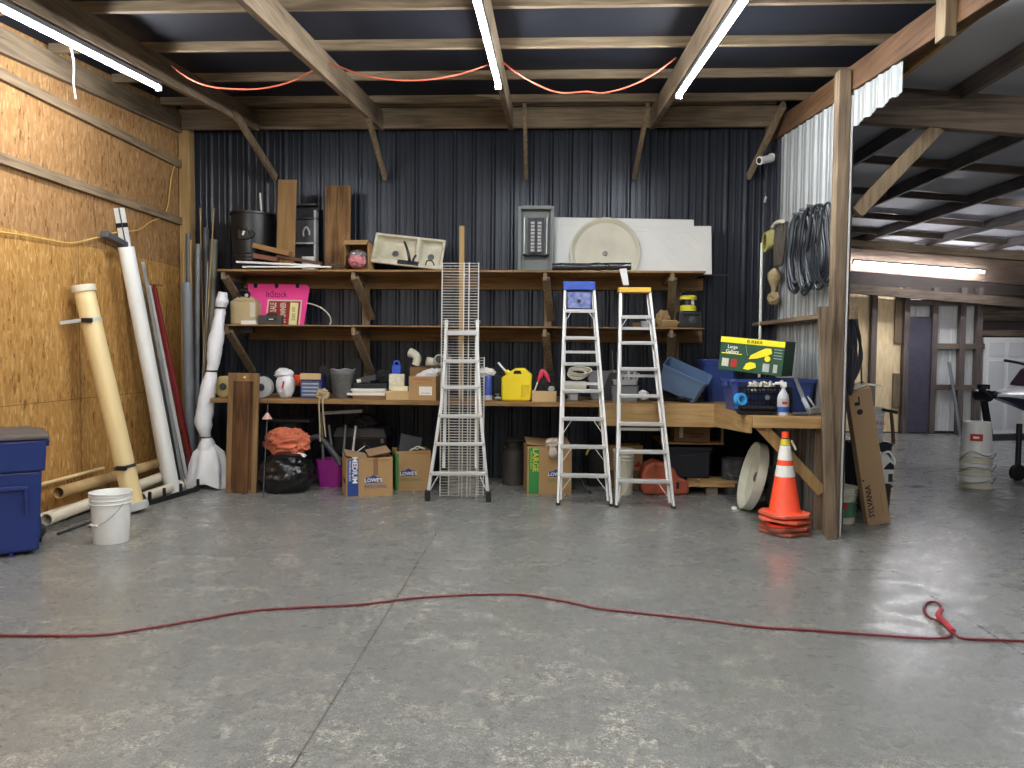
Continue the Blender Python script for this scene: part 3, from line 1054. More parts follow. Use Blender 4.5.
lie('short cream tube end poking out behind the white bucket', (q.x - .05, q.y + .02, .02), (q.x - .04, q.y + .7, .02), .018, M_CREAM, hollow=.004)
# rag end at the pipe mouth
solo('rag', 'dirty grey rag stuffed at the mouth of the lying pipe', 'rag', B().blob((0, 0, .05), (.035, .03, .055), .3, 2, 3, sub=3), M_CHAR, (-4.12, 5.87, 0))

# conduits standing in the corner
def corner(label, X, Y, tx, ty, Yt, r, m, name='conduit', **k):
    return lean(name, label, 'pipe' if name == 'conduit' else name, (X, Y, 0), W(tx, ty, Y=Yt), r, m, **k)
o_ = V((-4.06, 8.32, 0))
t = thing('conduit', 'grey sleeve pipe with a thinner pipe inside, nearest the flake board', 'pipe', o_)
e = W(187, 283, Y=8.42) - o_; e2 = W(188, 234, Y=8.44) - o_
put('sleeve', B().cyl((0, 0, .0), e, .056, n=20, hollow=.006), M_PVCG, t)
put('inner_pipe', B().cyl(e * .5, e2, .026, n=16), M_PVCD, t)
for dx in (-.042, .042):
    q = W(187, 240, Y=8.43) - o_ + V((dx, 0, 0))
    put('wood_lath', B().beam(e * .8 + V((dx, 0, 0)), q, .016, .012, up=(0, 1, 0)), M_NEW_Z, t)
corner('light grey conduit with its top just right of the laths', -4.10, 8.52, 198, 244, 8.62, .03, M_PVCG)
corner('tall dark grey conduit in the corner', -4.06, 8.74, 206, 228, 8.88, .042, M_PVCD, hollow=.004)
corner('olive grey conduit leaning rightmost of the corner pipes', -3.94, 8.42, 214, 240, 8.68, .046, M_PVCO, hollow=.005)
corner('thin tan stake with the highest tip among the corner conduits', -3.99, 8.56, 200, 208, 8.78, .007, M_NEW_Z, name='stake')
corner('thin tan stake slanting across the corner conduits', -3.98, 8.30, 214, 208, 8.58, .007, M_NEW_Z, name='stake')
corner('thin steel rod slanting across the corner conduits', -3.96, 8.26, 208, 262, 8.5, .006, M_STEEL, name='stake')

# long white plastic wrapped bundle
pts_px = [(206, 486, 8.05, .075), (205, 462, 8.05, .10), (207, 446, 8.05, .09), (206, 437, 8.05, .05), (204, 425, 8.03, .09), (206, 405, 8.05, .095), (208, 388, 8.07, .085), (212, 371, 8.1, .056), (214, 355, 8.12, .080), (217, 335, 8.15, .075), (220, 315, 8.2, .062), (221, 308, 8.2, .048), (222, 301, 8.2, .072), (223, 292, 8.2, .045)]
P = [W(x, y, Y=Y) for x, y, Y, r in pts_px]; P[0].z = .05
o_ = V((P[0].x, P[0].y, 0))
t = thing('wrapped_bundle', 'long bundle wrapped in white plastic film leaning on the bench end', 'bundle', o_)
w = B(); w.tube([p - o_ for p in P], [q[3] for q in pts_px], n=14, sm=6)
for v in w.bm.verts:
    n_ = noise.noise(v.co * 9) * .016 + noise.noise(v.co * 22) * .007
    v.co += V((n_, -abs(n_) * .7, 0))
put('film', w, M_BAG, t, ang=60)
# flared loose skirt at the foot
w = B()
rings = []
for k, (zz, ra) in enumerate(((.50, .05), (.40, .14), (.26, .17), (.14, .185), (.06, .19), (.03, .19))):
    ring = []
    for i in range(30):
        an = 2 * math.pi * i / 30
        rr_ = ra * (1 + .16 * math.sin(an * 7 + k * .4) * min(1, k / 2) + .10 * noise.noise(V((math.cos(an) * 2, math.sin(an) * 2, k * .6))))
        ring.append(w.bm.verts.new((rr_ * math.cos(an) * 1.15 + .03, rr_ * math.sin(an) * .75, zz + (0.03 * math.sin(an * 3) if k > 2 else 0))))
    rings.append(ring)
for a_, e_ in zip(rings, rings[1:]):
    for i in range(30):
        w.bm.faces.new((a_[i], a_[(i + 1) % 30], e_[(i + 1) % 30], e_[i]))
put('skirt', w, M_BAG, t, ang=70)
for k in (3, 7, 11):
    q = P[k] - o_
    put('tie', B().lathe([(pts_px[k][3] + .012, -.008), (pts_px[k][3] + .018, 0), (pts_px[k][3] + .012, .008)], q, n=16), M_BLACK, t)

# brown cabinet door panels leaning on the bench
DW1 = wood('walnut_panel', c(108, 76, 46), c(66, 42, 24), 'z', scale=2)
DW2 = wood('oak_door_frame', c(142, 112, 76), c(104, 78, 50), 'z', scale=2)
pb = FL(241, 493); pt = W(244, 373, Y=7.87)
o_ = V((pb.x, pb.y, 0))
t = thing('cabinet_door', 'tall framed wooden cabinet door leaning on the left bench end', 'cabinet door', o_)
v = pt - o_
w_ = S(32, 7.85)
lean_a = math.atan2(v.y, v.z)
L_ = v.length
Mx = Matrix.Rotation(-lean_a, 4, 'X') @ Matrix.Rotation(math.atan2(v.x, v.z), 4, 'Y')
def pan(x0, x1, z0, z1, y0, y1): return B().bb((x0, y0, z0), (x1, y1, z1)).move(Mx)
fw = w_ * .17
put('stile', pan(-w_ / 2, -w_ / 2 + fw, 0, L_, -.01, .015), DW2, t, bev=.003)
put('stile', pan(w_ / 2 - fw, w_ / 2, 0, L_, -.01, .015), DW2, t, bev=.003)
put('rail', pan(-w_ / 2 + fw, w_ / 2 - fw, L_ - .09, L_, -.01, .015), DW2, t, bev=.003)
put('rail', pan(-w_ / 2 + fw, w_ / 2 - fw, 0, .03, -.01, .015), DW2, t, bev=.003)
put('panel', pan(-w_ / 2 + fw, w_ / 2 - fw, .03, L_ - .09, -.004, .008), DW1, t)
put('inner_board', pan(-w_ * .22, w_ * .24, .0, L_ * .93, -.03, -.012), DW1, t, bev=.003)
put('label_tag', pan(.0, .025, L_ - .055, L_ - .035, -.0125, -.010), mat('yellow_tag', c(230, 200, 90)), t)

# cable along the flake board wall and the cord hanging from the left light
def chain(ps, X=None, Y=None): return [W(x, y, X=X, Y=Y) for x, y in ps]
P = chain([(-6, 231), (22, 235), (45, 239), (70, 243), (95, 238), (118, 232), (138, 230), (150, 222), (163, 216), (168, 205), (170, 188), (173, 170), (183, 150), (186, 136)], X=XL + .022)
solo('wall_cable', 'yellowish cable running across the flake board wall above the pipes', 'cable', B().tube([p - P[0] for p in P], .007), mat('yellow_cable_jacket', c(206, 168, 96), rough=.6), P[0])
p = W(71, 48, X=-3.46)
solo('pull_cord', 'short white cord dangling from the left light', 'cord', B().tube([(0, 0, 0), (.02, 0, -.12), (.015, 0, -.25), (.03, 0, -.36)], .006), M_WHITE, p)

# ------------------------------------------------------------------ upper shelf, left to right
Y0 = 8.5
def box_at(name, label, cat, x0, x1, y0, y1, Y, dep, m, z=None, rot=0, bev=.002, **k):
    cx, w_ = at(x0, x1, Y)
    zb = z if z is not None else W((x0 + x1) / 2, y1, Y=Y).z
    h = W((x0 + x1) / 2, y0, Y=Y).z - zb
    return solo(name, label, cat, B().bb((-w_ / 2, -dep / 2, 0), (w_ / 2, dep / 2, h)), m, (cx, Y + dep / 2, zb), (0, 0, rot), bev=bev, **k)

cx, w_ = at(232, 275, 8.66)
h = hz(213, 254, 8.6) - ZU
t = thing('trash_can', 'black plastic trash can with a label on the upper shelf', 'trash can', (cx, 8.67, ZU))
r = w_ / 2
pr = [(0, 0), (r * .86, 0), (r * .86, .02)]
for k in range(5):
    z = .03 + k * .04
    pr += [(r * (.87 + .01 * k), z), (r * (.89 + .01 * k), z + .008), (r * (.89 + .01 * k), z + .022), (r * (.875 + .01 * k), z + .03)]
pr += [(r * .94, h - .07), (r * .94, h - .03), (r * 1.0, h - .026), (r * 1.0, h), (r * .93, h), (r * .84, .02), (0, .02)]
put('body', B().lathe(pr, n=32), M_BLACK, t)
w = B(); w.box((-.02, -r * .93, h * .6), (.13, .03, .12)); w.box((.07, -r * .9, h * .6), (.07, .03, .09), rot=(0, .7, 0)); put('front_emblem', w, M_BLACK, t, bev=.01)
put('label_sticker', B().box((-.01, -r * .93 - .018, h * .62), (.022, .003, .05), rot=(0, .35, 0)), M_PAPER, t)
solo('white_stick', 'white plastic tube sticking up out of the black trash can', 'tube', B().cyl((0, 0, 0), W(260, 193, Y=8.68) - V((W(265, 225, Y=8.68).x, 8.68, ZU + .1)), .011), M_WHITE, (W(265, 225, Y=8.68).x, 8.68, ZU + .1))
solo('crumpled_bag', 'crumpled white plastic scrap lying on the rim of the black trash can', 'scrap', B().blob((0, 0, .02), (.055, .05, .03), .4, 2, 4), M_BAG, (W(242, 211, Y=8.68).x, 8.68, ZU + h - .03))

cx, w_ = at(279, 297, 8.48)
solo('tan_board', 'tan board standing upright on the upper shelf beside the trash can', 'board', B().box((0, 0, (hz(180, 288, 8.46) - ZU) / 2), (w_, .02, hz(180, 288, 8.46) - ZU), rot=(-.03, R(1.2), 0)), wood('tan_board_grain', c(150, 118, 78), c(126, 96, 60), 'z'), (cx, 8.45, ZU + .003))
# framed black panel with white frame and a hook
cx, w_ = at(296, 320, 8.86)
h = hz(206, 308, 8.86) - ZU
t = thing('drawer_unit', 'dark two level plastic unit with light edges between two boards', 'plastic unit', (cx, 8.76, ZU))
put('back_panel', B().bb((-w_ / 2, .06, 0), (w_ / 2, .075, h)), M_CHAR, t)
for z in (.0, h * .42, h * .78, h - .02):
    put('divider', B().bb((-w_ / 2, -.06, z), (w_ / 2, .06, z + .018)), M_GREYL if z < h * .6 else M_CHAR, t)
put('side_panel', B().bb((w_ / 2 - .02, -.06, 0), (w_ / 2, .06, h * .9)), M_GREYL, t)
put('side_panel', B().bb((-w_ / 2, -.06, 0), (-w_ / 2 + .02, .06, h)), M_CHAR, t)
put('inner_drawer', B().bb((-w_ / 2 + .02, -.04, h * .44), (w_ / 2 - .02, .05, h * .77)), mat('drawer_grey', c(64, 64, 66), rough=.5), t)
put('hook', B().tube([(.0, -.045, h * .53), (-.0, -.06, h * .60), (.035, -.06, h * .66), (.07, -.06, h * .60), (.07, -.05, h * .55)], .012), M_GREYL, t)
put('white_block', B().bb((-.02, -.05, .02), (w_ / 2 - .025, .03, h * .24)), M_WHITE, t)
# dark wood plank
cx, w_ = at(326, 351, 8.70)
hh = hz(186, 338, 8.70) - ZU
solo('wood_plank', 'wide dark grained wood plank standing upright on the upper shelf', 'plank', B().box((0, 0, hh / 2), (w_, .025, hh), rot=(-.04, 0, 0)), wood('brown_plank_grain', c(146, 112, 72), c(74, 50, 28), 'z', scale=2.2), (cx, 8.68, ZU + .003))
# loose wood pieces and white trim strips
def slab(name, label, cat, ax, ay, bx, by, Y, z0, th, dep, m, ry=0):
    a, e = W(ax, ay, Y=Y), W(bx, by, Y=Y)
    v = e - a
    return solo(name, label, cat, B().box(v / 2, (v.length, dep, th), rot=(0, -math.atan2(v.z, v.x), 0)), m, a, bev=.002)
slab('wood_offcut', 'tan wood offcut on top of the small heap beside the trash can', 'offcut', 254, 245.5, 290, 254, 8.38, 0, .055, .09, mat('tan_offcut', c(150, 112, 66), rough=.7, var=.1))
slab('wood_offcut', 'reddish wood block under the tan offcut', 'offcut', 255, 256, 278, 260, 8.40, 0, .05, .10, mat('red_wood', c(120, 76, 58), rough=.6, var=.12))
slab('wood_offcut', 'thin dark wood moulding lying across the heap of strips', 'offcut', 278, 256, 322, 264, 8.42, 0, .035, .06, mat('dark_red_wood', c(96, 58, 40), rough=.6, var=.15))
slab('wood_offcut', 'short dark stake lying right of the white trim strips', 'offcut', 329, 264.5, 345, 266.5, 8.36, 0, .035, .05, mat('dark_stake', c(72, 52, 40), rough=.7))
slab('trim_strip', 'upper white trim strip lying on the shelf below the wood offcuts', 'trim strip', 237, 262, 320, 266, 8.33, 0, .022, .06, M_WHITE)
slab('trim_strip', 'lower white trim strip lying at the shelf edge below the wood offcuts', 'trim strip', 243, 267, 331, 267, 8.31, 0, .017, .05, M_WHITE)
# open carton with insulation
cx, w_ = at(344, 368, 8.34)
hh = hz(241, 356, 8.4) - ZU
t = thing('carton', 'small open cardboard carton on its side with foil and pink insulation', 'box', (cx, 8.36, ZU))
put('carton_shell', B().bb((-w_ / 2, 0, hh - .012), (w_ / 2, .3, hh)).bb((-w_ / 2, 0, 0), (-w_ / 2 + .01, .3, hh)).bb((w_ / 2 - .01, 0, 0), (w_ / 2, .3, hh)).bb((-w_ / 2, .29, 0), (w_ / 2, .3, hh)).bb((-w_ / 2, 0, 0), (w_ / 2, .3, .008)), M_CARD, t)
put('flap', B().box((0, -.035, hh - .025), (w_ * .98, .09, .006), rot=(R(38), 0, 0)), M_CARD, t)
cx2 = W(357, 250, Y=8.32).x
t = thing('insulation_roll', 'bag of pink insulation with silver wrapping in the open carton', 'insulation', (cx2, 8.37, ZU + .012))
put('pink_fluff', B().blob((0, -.04, .09), (.095, .12, .08), .2, 2.2, 5), mat('pink_insulation', c(206, 132, 136), rough=.9, bump=.8, bscale=20), t)
put('foil', B().blob((0, .0, .155), (.095, .11, .055), .2, 2.5, 8), mat('silver_foil', c(150, 152, 156), rough=.3, metal=.6, var=.4, scale=14, bump=.8, bscale=16), t)
# double sink leaning back on the wall
q = [W(x, y, Y=Y) for x, y, Y in ((370, 262, 8.48), (441, 270, 8.48), (447, 246, 8.62), (379, 233, 8.62))]
lo = q[0]
ux = (q[1] - q[0]); Ls = ux.length; ux.normalize()
uy = (q[3] - q[0]); uy -= ux * uy.dot(ux); Hs = uy.length; uy.normalize()
un = ux.cross(uy)                        # out of the sink's face, towards the room
MS = Matrix((ux, uy, un)).transposed().to_4x4(); MS.translation = lo
M_SINK = mat('dusty_white_enamel', c(226, 222, 204), rough=.35, var=.05, scale=5, col2=c(186, 178, 150), spec=.5)
t = solo('double_sink', 'white double bowl kitchen sink leaning tilted on the upper shelf', 'sink', B().bb((0, 0, -.02), (Ls, Hs * .0 + .055, .012)).bb((0, Hs - .03, -.02), (Ls, Hs, .012)).bb((0, .05, -.02), (.03, Hs - .02, .012)).bb((Ls - .03, .05, -.02), (Ls, Hs - .02, .012)).bb((Ls * .60, .05, -.02), (Ls * .66, Hs - .02, .008)), M_SINK, bev=.008)
t.matrix_world = MS
def bowl(x0, x1, y0, y1, dp):
    w = B()
    n = 44
    rings = []
    for sc_, z in ((1.0, .002), (.97, -.04), (.90, -dp * .85), (.8, -dp)):
        ring = []
        for i in range(n):
            a = 2 * math.pi * i / n
            ca, sa = math.cos(a), math.sin(a)
            k = (abs(ca) ** 9 + abs(sa) ** 9) ** (-1 / 9)
            ring.append(w.bm.verts.new(((x0 + x1) / 2 + (x1 - x0) / 2 * sc_ * ca * k, (y0 + y1) / 2 + (y1 - y0) / 2 * sc_ * sa * k, z)))
        rings.append(ring)
    for a_, e_ in zip(rings, rings[1:]):
        for i in range(n):
            w.bm.faces.new((a_[i], a_[(i + 1) % n], e_[(i + 1) % n], e_[i]))
    w.bm.faces.new(rings[-1])
    return w
k1 = put('large_bowl', bowl(.02, Ls * .61, .045, Hs - .02, .10), M_SINK, t)
k2 = put('small_bowl', bowl(Ls * .65, Ls - .02, .045, Hs - .02, .09), M_SINK, t)
for k, cxx in ((k1, Ls * .3), (k2, Ls * .81)):
    dpz = -.10 if k is k1 else -.09
    put('drain', B().lathe([(0, .004), (.035, .004), (.04, 0)], (cxx, Hs * .5, dpz + .002), n=16), M_STEEL, k)
f_ = put('faucet_plate', B().box((Ls * .53, .035, .02), (Ls * .30, .05, .02)), mat('dark_bronze_faucet', c(70, 72, 76), rough=.35, metal=.5), t, bev=.008)
fm = f_.data.materials[0]
put('spout', B().tube([(Ls * .56, .04, .02), (Ls * .56, .045, .09), (Ls * .53, .12, .13), (Ls * .47, .22, .12), (Ls * .45, .25, .10)], [.02, .018, .015, .014, .012], n=10), fm, t)
put('lever', B().tube([(Ls * .6, .035, .02), (Ls * .61, .06, .07), (Ls * .64, .11, .08)], .012, n=8), fm, t)
put('side_spray', B().tube([(Ls * .78, .03, .02), (Ls * .80, .07, .05), (Ls * .87, .07, .05), (Ls * .90, .035, .02)], .007, n=8), fm, t)
# ------------------------------------------------------------------ rest of the upper shelf
M_PANELG = mat('grey_enclosure', c(112, 118, 116), rough=.5, var=.08)
cx, w_ = at(518, 552, 8.62)
h = hz(207, 535, 8.62) - ZU
t = thing('breaker_panel', 'grey electrical breaker panel standing on the upper shelf', 'breaker panel', (cx, 8.66, ZU))
put('enclosure', B().bb((-w_ / 2, 0, 0), (w_ / 2, .02, h)).bb((-w_ / 2, -.08, 0), (-w_ / 2 + .012, 0, h)).bb((w_ / 2 - .012, -.08, 0), (w_ / 2, 0, h)).bb((-w_ / 2, -.08, 0), (w_ / 2, 0, .012)).bb((-w_ / 2, -.08, h - .012), (w_ / 2, 0, h)), M_PANELG, t, bev=.002)
put('front_lip', B().bb((-w_ / 2 - .008, -.088, 0), (-w_ / 2 + .028, -.08, h)).bb((w_ / 2 - .028, -.088, 0), (w_ / 2 + .008, -.08, h)).bb((-w_ / 2 + .028, -.088, h - .03), (w_ / 2 - .028, -.08, h + .008)), M_PANELG, t)
put('bus_base', B().bb((-w_ * .24, -.03, h * .27), (w_ * .24, -.001, h * .84)), M_CHAR, t)
for k in range(9):
    z = h * (.34 + .052 * k)
    for sx in (-1, 1):
        put('breaker', B().box((sx * w_ * .10, -.05, z), (w_ * .11, .04, h * .034)), M_GREYL, t)
put('bus_spine', B().bb((-w_ * .03, -.075, h * .30), (w_ * .03, -.03, h * .83)), M_BLACK, t)
put('neutral_bar', B().bb((-w_ * .36, -.05, h * .28), (-w_ * .33, -.001, h * .84)), M_STEEL, t)
put('neutral_bar', B().bb((w_ * .30, -.05, h * .28), (w_ * .33, -.001, h * .84)), M_STEEL, t)
put('main_lug', B().tube([(-w_ * .36, -.05, h * .28), (-w_ * .25, -.06, h * .26), (0, -.07, h * .27), (w_ * .25, -.06, h * .26), (w_ * .36, -.05, h * .28)], .014, n=8), M_BLACK, t)

# white shower pan panel with a round basin moulded in it
M_PAN = mat('white_shower_acrylic', c(222, 222, 218), rough=.38, var=.03, scale=2)
YP = 8.78
O = V((W(554, 272, Y=YP).x, YP, ZU))
P2 = lambda x, y: ((W(x, y, Y=YP) - O).x, (W(x, y, Y=YP) - O).z)
ol = [P2(554, 272), P2(554, 217), P2(694, 219.5), P2(694, 226), P2(711.5, 226), P2(711.5, 275)]
zl_ = 0.001
ol = [(x, max(z, zl_)) for x, z in ol]
MX = Matrix.Rotation(R(90), 4, 'X')
t = thing('shower_panel', 'large white shower pan panel standing on edge on the upper shelf', 'shower panel', O, (R(-3), 0, 0))
w = B(); w.prism(ol, .03, MX); put('panel', w, M_PAN, t, bev=.006)
fr = [P2(558, 224), P2(558, 270), P2(703, 272), P2(703, 232)]
def strip(a, e, wd=.012, dp=.006, y=-.030):
    return B().beam(V((a[0], y, a[1])), V((e[0], y, e[1])), dp * 2, wd, up=(0, 1, 0))
for a, e in ((P2(558, 225), P2(690, 228)), (P2(632, 231), P2(703, 232.5)), (P2(703, 232.5), P2(704, 272))):
    put('raised_rib', strip(a, e), M_PAN, t)
for k in range(6):
    a, e = (642 + 12 * k, 234), (642 + 12 * k + 34, 268)
    if e[0] > 702: e = (702, 234 + (702 - a[0]))
    put('diagonal_rib', strip(P2(*a), P2(*e), .008, .004), M_PAN, t)
for k in range(2):
    put('diagonal_rib', strip(P2(559, 246 + 14 * k), P2(571 + 3 * k, 233 + 10 * k), .008, .004), M_PAN, t)
cxr, czr = P2(605, 254); rad = S(35, YP)
w = B(); w.lathe([(rad, 0), (rad, .05), (rad * .96, .058), (rad * .92, .05), (rad * .86, .022), (rad * .5, .012), (0, .010)], (0, 0, 0), n=56)
w.move(Matrix.Translation((cxr, -.028, czr)) @ Matrix.Rotation(R(90), 4, 'X'))
bmesh.ops.bisect_plane(w.bm, geom=w.bm.verts[:] + w.bm.edges[:] + w.bm.faces[:], plane_co=(0, 0, .004), plane_no=(0, 0, -1), clear_outer=True)
rb = put('round_basin', w, M_DUST, t)
put('drain', B().lathe([(0, .012), (.014, .012), (.022, .016), (.028, .010), (.03, 0)], n=18).move(Matrix.Translation((cxr, -.040, czr)) @ Matrix.Rotation(R(90), 4, 'X')), M_STEEL, rb)
# black film wrapped roll and dark strip
a, e = W(552, 269, Y=8.42), W(631, 268.5, Y=8.42)
w = B(); w.tube([V((0, 0, 0)) + (e - a) * (k / 8) for k in range(9)], .042, n=14, sm=3)
for v in w.bm.verts:
    v.co += V((0, noise.noise(v.co * 14) * .007, noise.noise(v.co * 14 + V((5, 5, 5))) * .007))
a.z = ZU + .051
t = solo('black_roll', 'roll wrapped in shiny black film in front of the round basin', 'roll', w, mat('shiny_black_film', c(46, 46, 52), rough=.22, var=.3, bump=.8, bscale=14, spec=.8), a, ang=60)
w = B()
q0, q1 = W(622, 271, Y=8.28) - a, W(626, 285, Y=8.27) - a
w.hull([q0 + V((-.03, .0, .02)), q0 + V((.04, .0, .01)), q1 + V((-.03, 0, 0)), q1 + V((.03, 0, .0)), q0 + V((-.03, -.01, .02)), q1 + V((.03, -.01, 0)), q0 + V((.05, -.005, .03))])
put('loose_end', w, M_BAG, t)
put('metal_strip', B().bb((W(690, 280, Y=8.5).x, 8.45, ZU - .033), (W(728, 280, Y=8.5).x, 8.52, ZU - .0225)), M_CHAR, top_shelf, label='dark metal strip')

# second shelf
Yj = 8.42
cx, w_ = at(230, 256, Yj)
h = hz(293, 243, Yj) - Z2
M_JUG = mat('translucent_beige_jug', c(188, 168, 128), rough=.4, var=.06)
t = thing('jug', 'translucent beige plastic jug at the left end of the second shelf', 'jug', (cx, Yj + .1, Z2))
w = B(); w.box((0, 0, h * .38), (w_, .2, h * .76)); w.box((0, 0, h * .83), (w_ * .95, .19, h * .14), taper=(.55, .5)); put('body', w, M_JUG, t, bev=.02)
put('handle', B().tube([(-.05, -.05, h * .86), (-.06, -.06, h * 1.02), (0, -.06, h * 1.10), (.06, -.06, h * 1.02), (.05, -.05, h * .86)], .014, n=8), M_BLACK, t)
put('cap', B().cyl((0, .03, h * .88), (0, .03, h * 1.0), .03), M_WHITE, t)
put('side_label', B().bb((w_ * .28, -.104, h * .25), (w_ * .47, -.099, h * .7)), M_DUST, t)
box_at('notepad', 'small white flat pad in front of the beige jug', 'pad', 241, 256, 320.5, 325, 8.31, .08, M_PAPER, z=Z2)
cx, w_ = at(258, 281, 8.33)
h = hz(313.5, 270, 8.33) - Z2
t = thing('radio', 'small dark clock radio in front of the pink sign', 'radio', (cx, 8.37, Z2))
put('body', B().bb((-w_ / 2, -.04, 0), (w_ / 2, .06, h * .85)), mat('dark_olive_case', c(66, 62, 58), rough=.6), t, bev=.008)
put('top_cap', B().box((.02, 0, h * .9), (w_ * .55, .09, h * .3), taper=(.7, .8)), M_BLACK, t, bev=.008)
put('display', B().bb((-w_ * .1, -.044, h * .35), (w_ * .32, -.04, h * .62)), M_BLACK, t)
put('display_mark', B().bb((-w_ * .02, -.0455, h * .45), (w_ * .18, -.044, h * .52)), M_WINK, t)
# pink sign
YS = 8.62
O = V((W(247, 326, Y=YS).x, YS, Z2))
P3 = lambda x, y: V(((W(x, y, Y=YS) - O).x, 0, (W(x, y, Y=YS) - O).z))
M_PINK = mat('neon_pink_board', c(240, 62, 148), rough=.65, var=.04)
t = thing('pink_sign', 'neon pink sign with a dark red sale panel standing on the second shelf', 'sign', O, (R(-4), 0, 0))
pl = [(P3(x, y).x, max(.003, P3(x, y).z)) for x, y in ((250, 326), (247, 283.5), (306, 284.5), (309, 288), (304, 326.5))]
put('board', B().prism(pl, .012, MX), M_PINK, t)
for px in (255, 276, 297):
    q = P3(px, 286.5); put('slot', B().box((q.x, -.0125, q.z + .01), (.035, .004, .05), taper=(1.3, 1)), M_BLACKM, t)
rp_ = [(P3(x, y).x, max(.004, P3(x, y).z)) for x, y in ((265.5, 326), (267.5, 299.5), (302, 300), (300, 326.5))]
put('cream_border', B().prism(rp_, .002, Matrix.Translation((0, -.0121, 0)) @ MX), M_DUST, t)
rp_ = [(P3(x, y).x, max(.004, P3(x, y).z)) for x, y in ((267, 326), (269, 301), (300.5, 301.5), (298.5, 326.5))]
put('red_panel', B().prism(rp_, .002, Matrix.Translation((0, -.0143, 0)) @ MX), mat('deep_red_print', c(150, 26, 22), rough=.65, var=.05), t)
rp_ = [(P3(x, y).x, max(.004, P3(x, y).z)) for x, y in ((289, 325.5), (290.5, 302.5), (298.5, 303), (297, 325.5))]
put('note_panel', B().prism(rp_, .002, Matrix.Translation((0, -.0165, 0)) @ MX), mat('cream_print', c(232, 220, 160), rough=.7, var=.03), t)
text(t, 'InStock', S(9, YS), P3(276, 294.5) + V((0, -.0135, 0)), M_INK, sx=.8)
for s_, px, sz in (('FOR SALE', 273.5, 9), ('BY OWNER', 283.5, 8)):
    text(t, s_, S(sz, YS), P3(px, 302.5) + V((0, -.0172, 0)), M_DUST, rot=(R(90), R(-90), 0), bold=.02, sx=.5, align='RIGHT')
text(t, '500 00', S(5, YS), P3(294, 314) + V((0, -.0192, 0)), M_GINK, rot=(R(90), R(-90), 0))
P = [W(x, y, Y=8.5) for x, y in ((307, 303), (315, 305), (323, 309), (329, 315), (331, 321), (329, 326))]
solo('white_hose', 'thin white hose arching down beside the pink sign', 'hose', B().tube([p - P[0] for p in P], .007), M_DUST, P[0])
box_at('fabric_lump', 'dull dark lump tucked under the second shelf at its left end', 'bundle', 241, 253, 327, 333, 8.5, .06, M_CHARD if 'M_CHARD' in globals() else M_CHAR)
# right part of the second shelf
for k, (x0_, x1_, y0_, m_, lab) in enumerate(((633, 640, 322.5, M_CARDD, 'small brown carton behind the yellow topped ladder'), (641, 648, 321, M_GREYL, 'small white bracket behind the yellow topped ladder'))):
    box_at(['small_carton', 'bracket_piece'][k], lab, 'small box', x0_, x1_, y0_, 330, 8.4, .06, m_, z=Z2)
w = B()
for k in range(3):
    w.box((.03 * k, .02 * k, .03 + .02 * k), (.18 - .02 * k, .14, .012), rot=(.2 + .2 * k, -.15 * k, .4 * k))
q = W(668, 329, Y=8.45)
solo('paper_scraps', 'crumpled pale carton scraps near the right end of the second shelf', 'scraps', B().hull([(-.10, 0, 0), (.13, .0, .0), (.08, -.08, .085), (-.06, -.05, .07), (-.10, .08, .02), (.14, .1, .01), (.16, -.04, .03), (-.08, .08, .09)]), M_CARD2, (q.x, q.y, Z2), flat=True)
solo('crumpled_kraft_paper', 'crumpled brown paper stuck up behind the pale carton scraps', 'paper', B().blob((0, 0, .09), (.09, .05, .11), .5, 2.2, 12, sub=3), mat('kraft_paper', c(150, 122, 82), rough=.85), (W(663, 322, Y=8.62).x, 8.66, Z2), flat=True)
q = W(650, 325, Y=8.4)
solo('plastic_sleeve', 'crushed white plastic cup beside the ladder on the second shelf', 'cup', B().lathe([(0, 0), (.035, 0), (.04, .10), (.036, .10), (.032, .006), (0, .006)]), M_BAG, (q.x + .02, q.y, Z2))
# lantern on a black case
cx, w_ = at(677, 703, 8.42)
h = hz(311, 690, 8.42) - Z2
t = thing('tool_case', 'black hard case carrying the yellow lantern on the second shelf', 'case', (cx, 8.50, Z2))
put('body', B().box((0, 0, h / 2), (w_, .22, h), taper=(.88, .9)), M_BLACK, t, bev=.015)
put('latch', B().lathe([(0, 0), (.04, 0), (.045, .012), (.02, .02), (0, .02)], n=16).move(Matrix.Translation((.02, -.112, h * .45)) @ Matrix.Rotation(R(90), 4, 'X')), M_CHAR, t)
put('handle', B().tube([(-.08, -.105, h * .75), (-.06, -.14, h * .85), (.06, -.14, h * .85), (.08, -.105, h * .75)], .009, n=8), M_CHAR, t)
t2 = thing('lantern', 'yellow and black camping lantern on top of the black case', 'lantern', (W(688, 311, Y=8.48).x, 8.48, Z2 + h + .002))
r = S(8, 8.45)
M_YELD = mat('dull_yellow_plastic', c(206, 194, 52), rough=.45, var=.05)
put('base', B().lathe([(0, 0), (r, 0), (r * .98, .055), (r * .8, .065), (0, .065)], n=24), M_YELD, t2)
put('globe', B().lathe([(r * .72, .064), (r * .72, .125), (0, .125)], n=20), M_BLACK, t2)
put('post', B().bb((.02, -r * .8, .066), (.05, -r * .6, .125)), M_GREYL, t2)
put('top', B().lathe([(0, .125), (r * 1.05, .125), (r * 1.05, .158), (r * .8, .172), (0, .176)], n=24), M_YELD, t2)
put('handle', B().tube([(-r, 0, .15), (-r * .8, 0, .21), (0, 0, .225), (r * .8, 0, .21), (r, 0, .15)], .006, n=6), M_BLACK, t2)

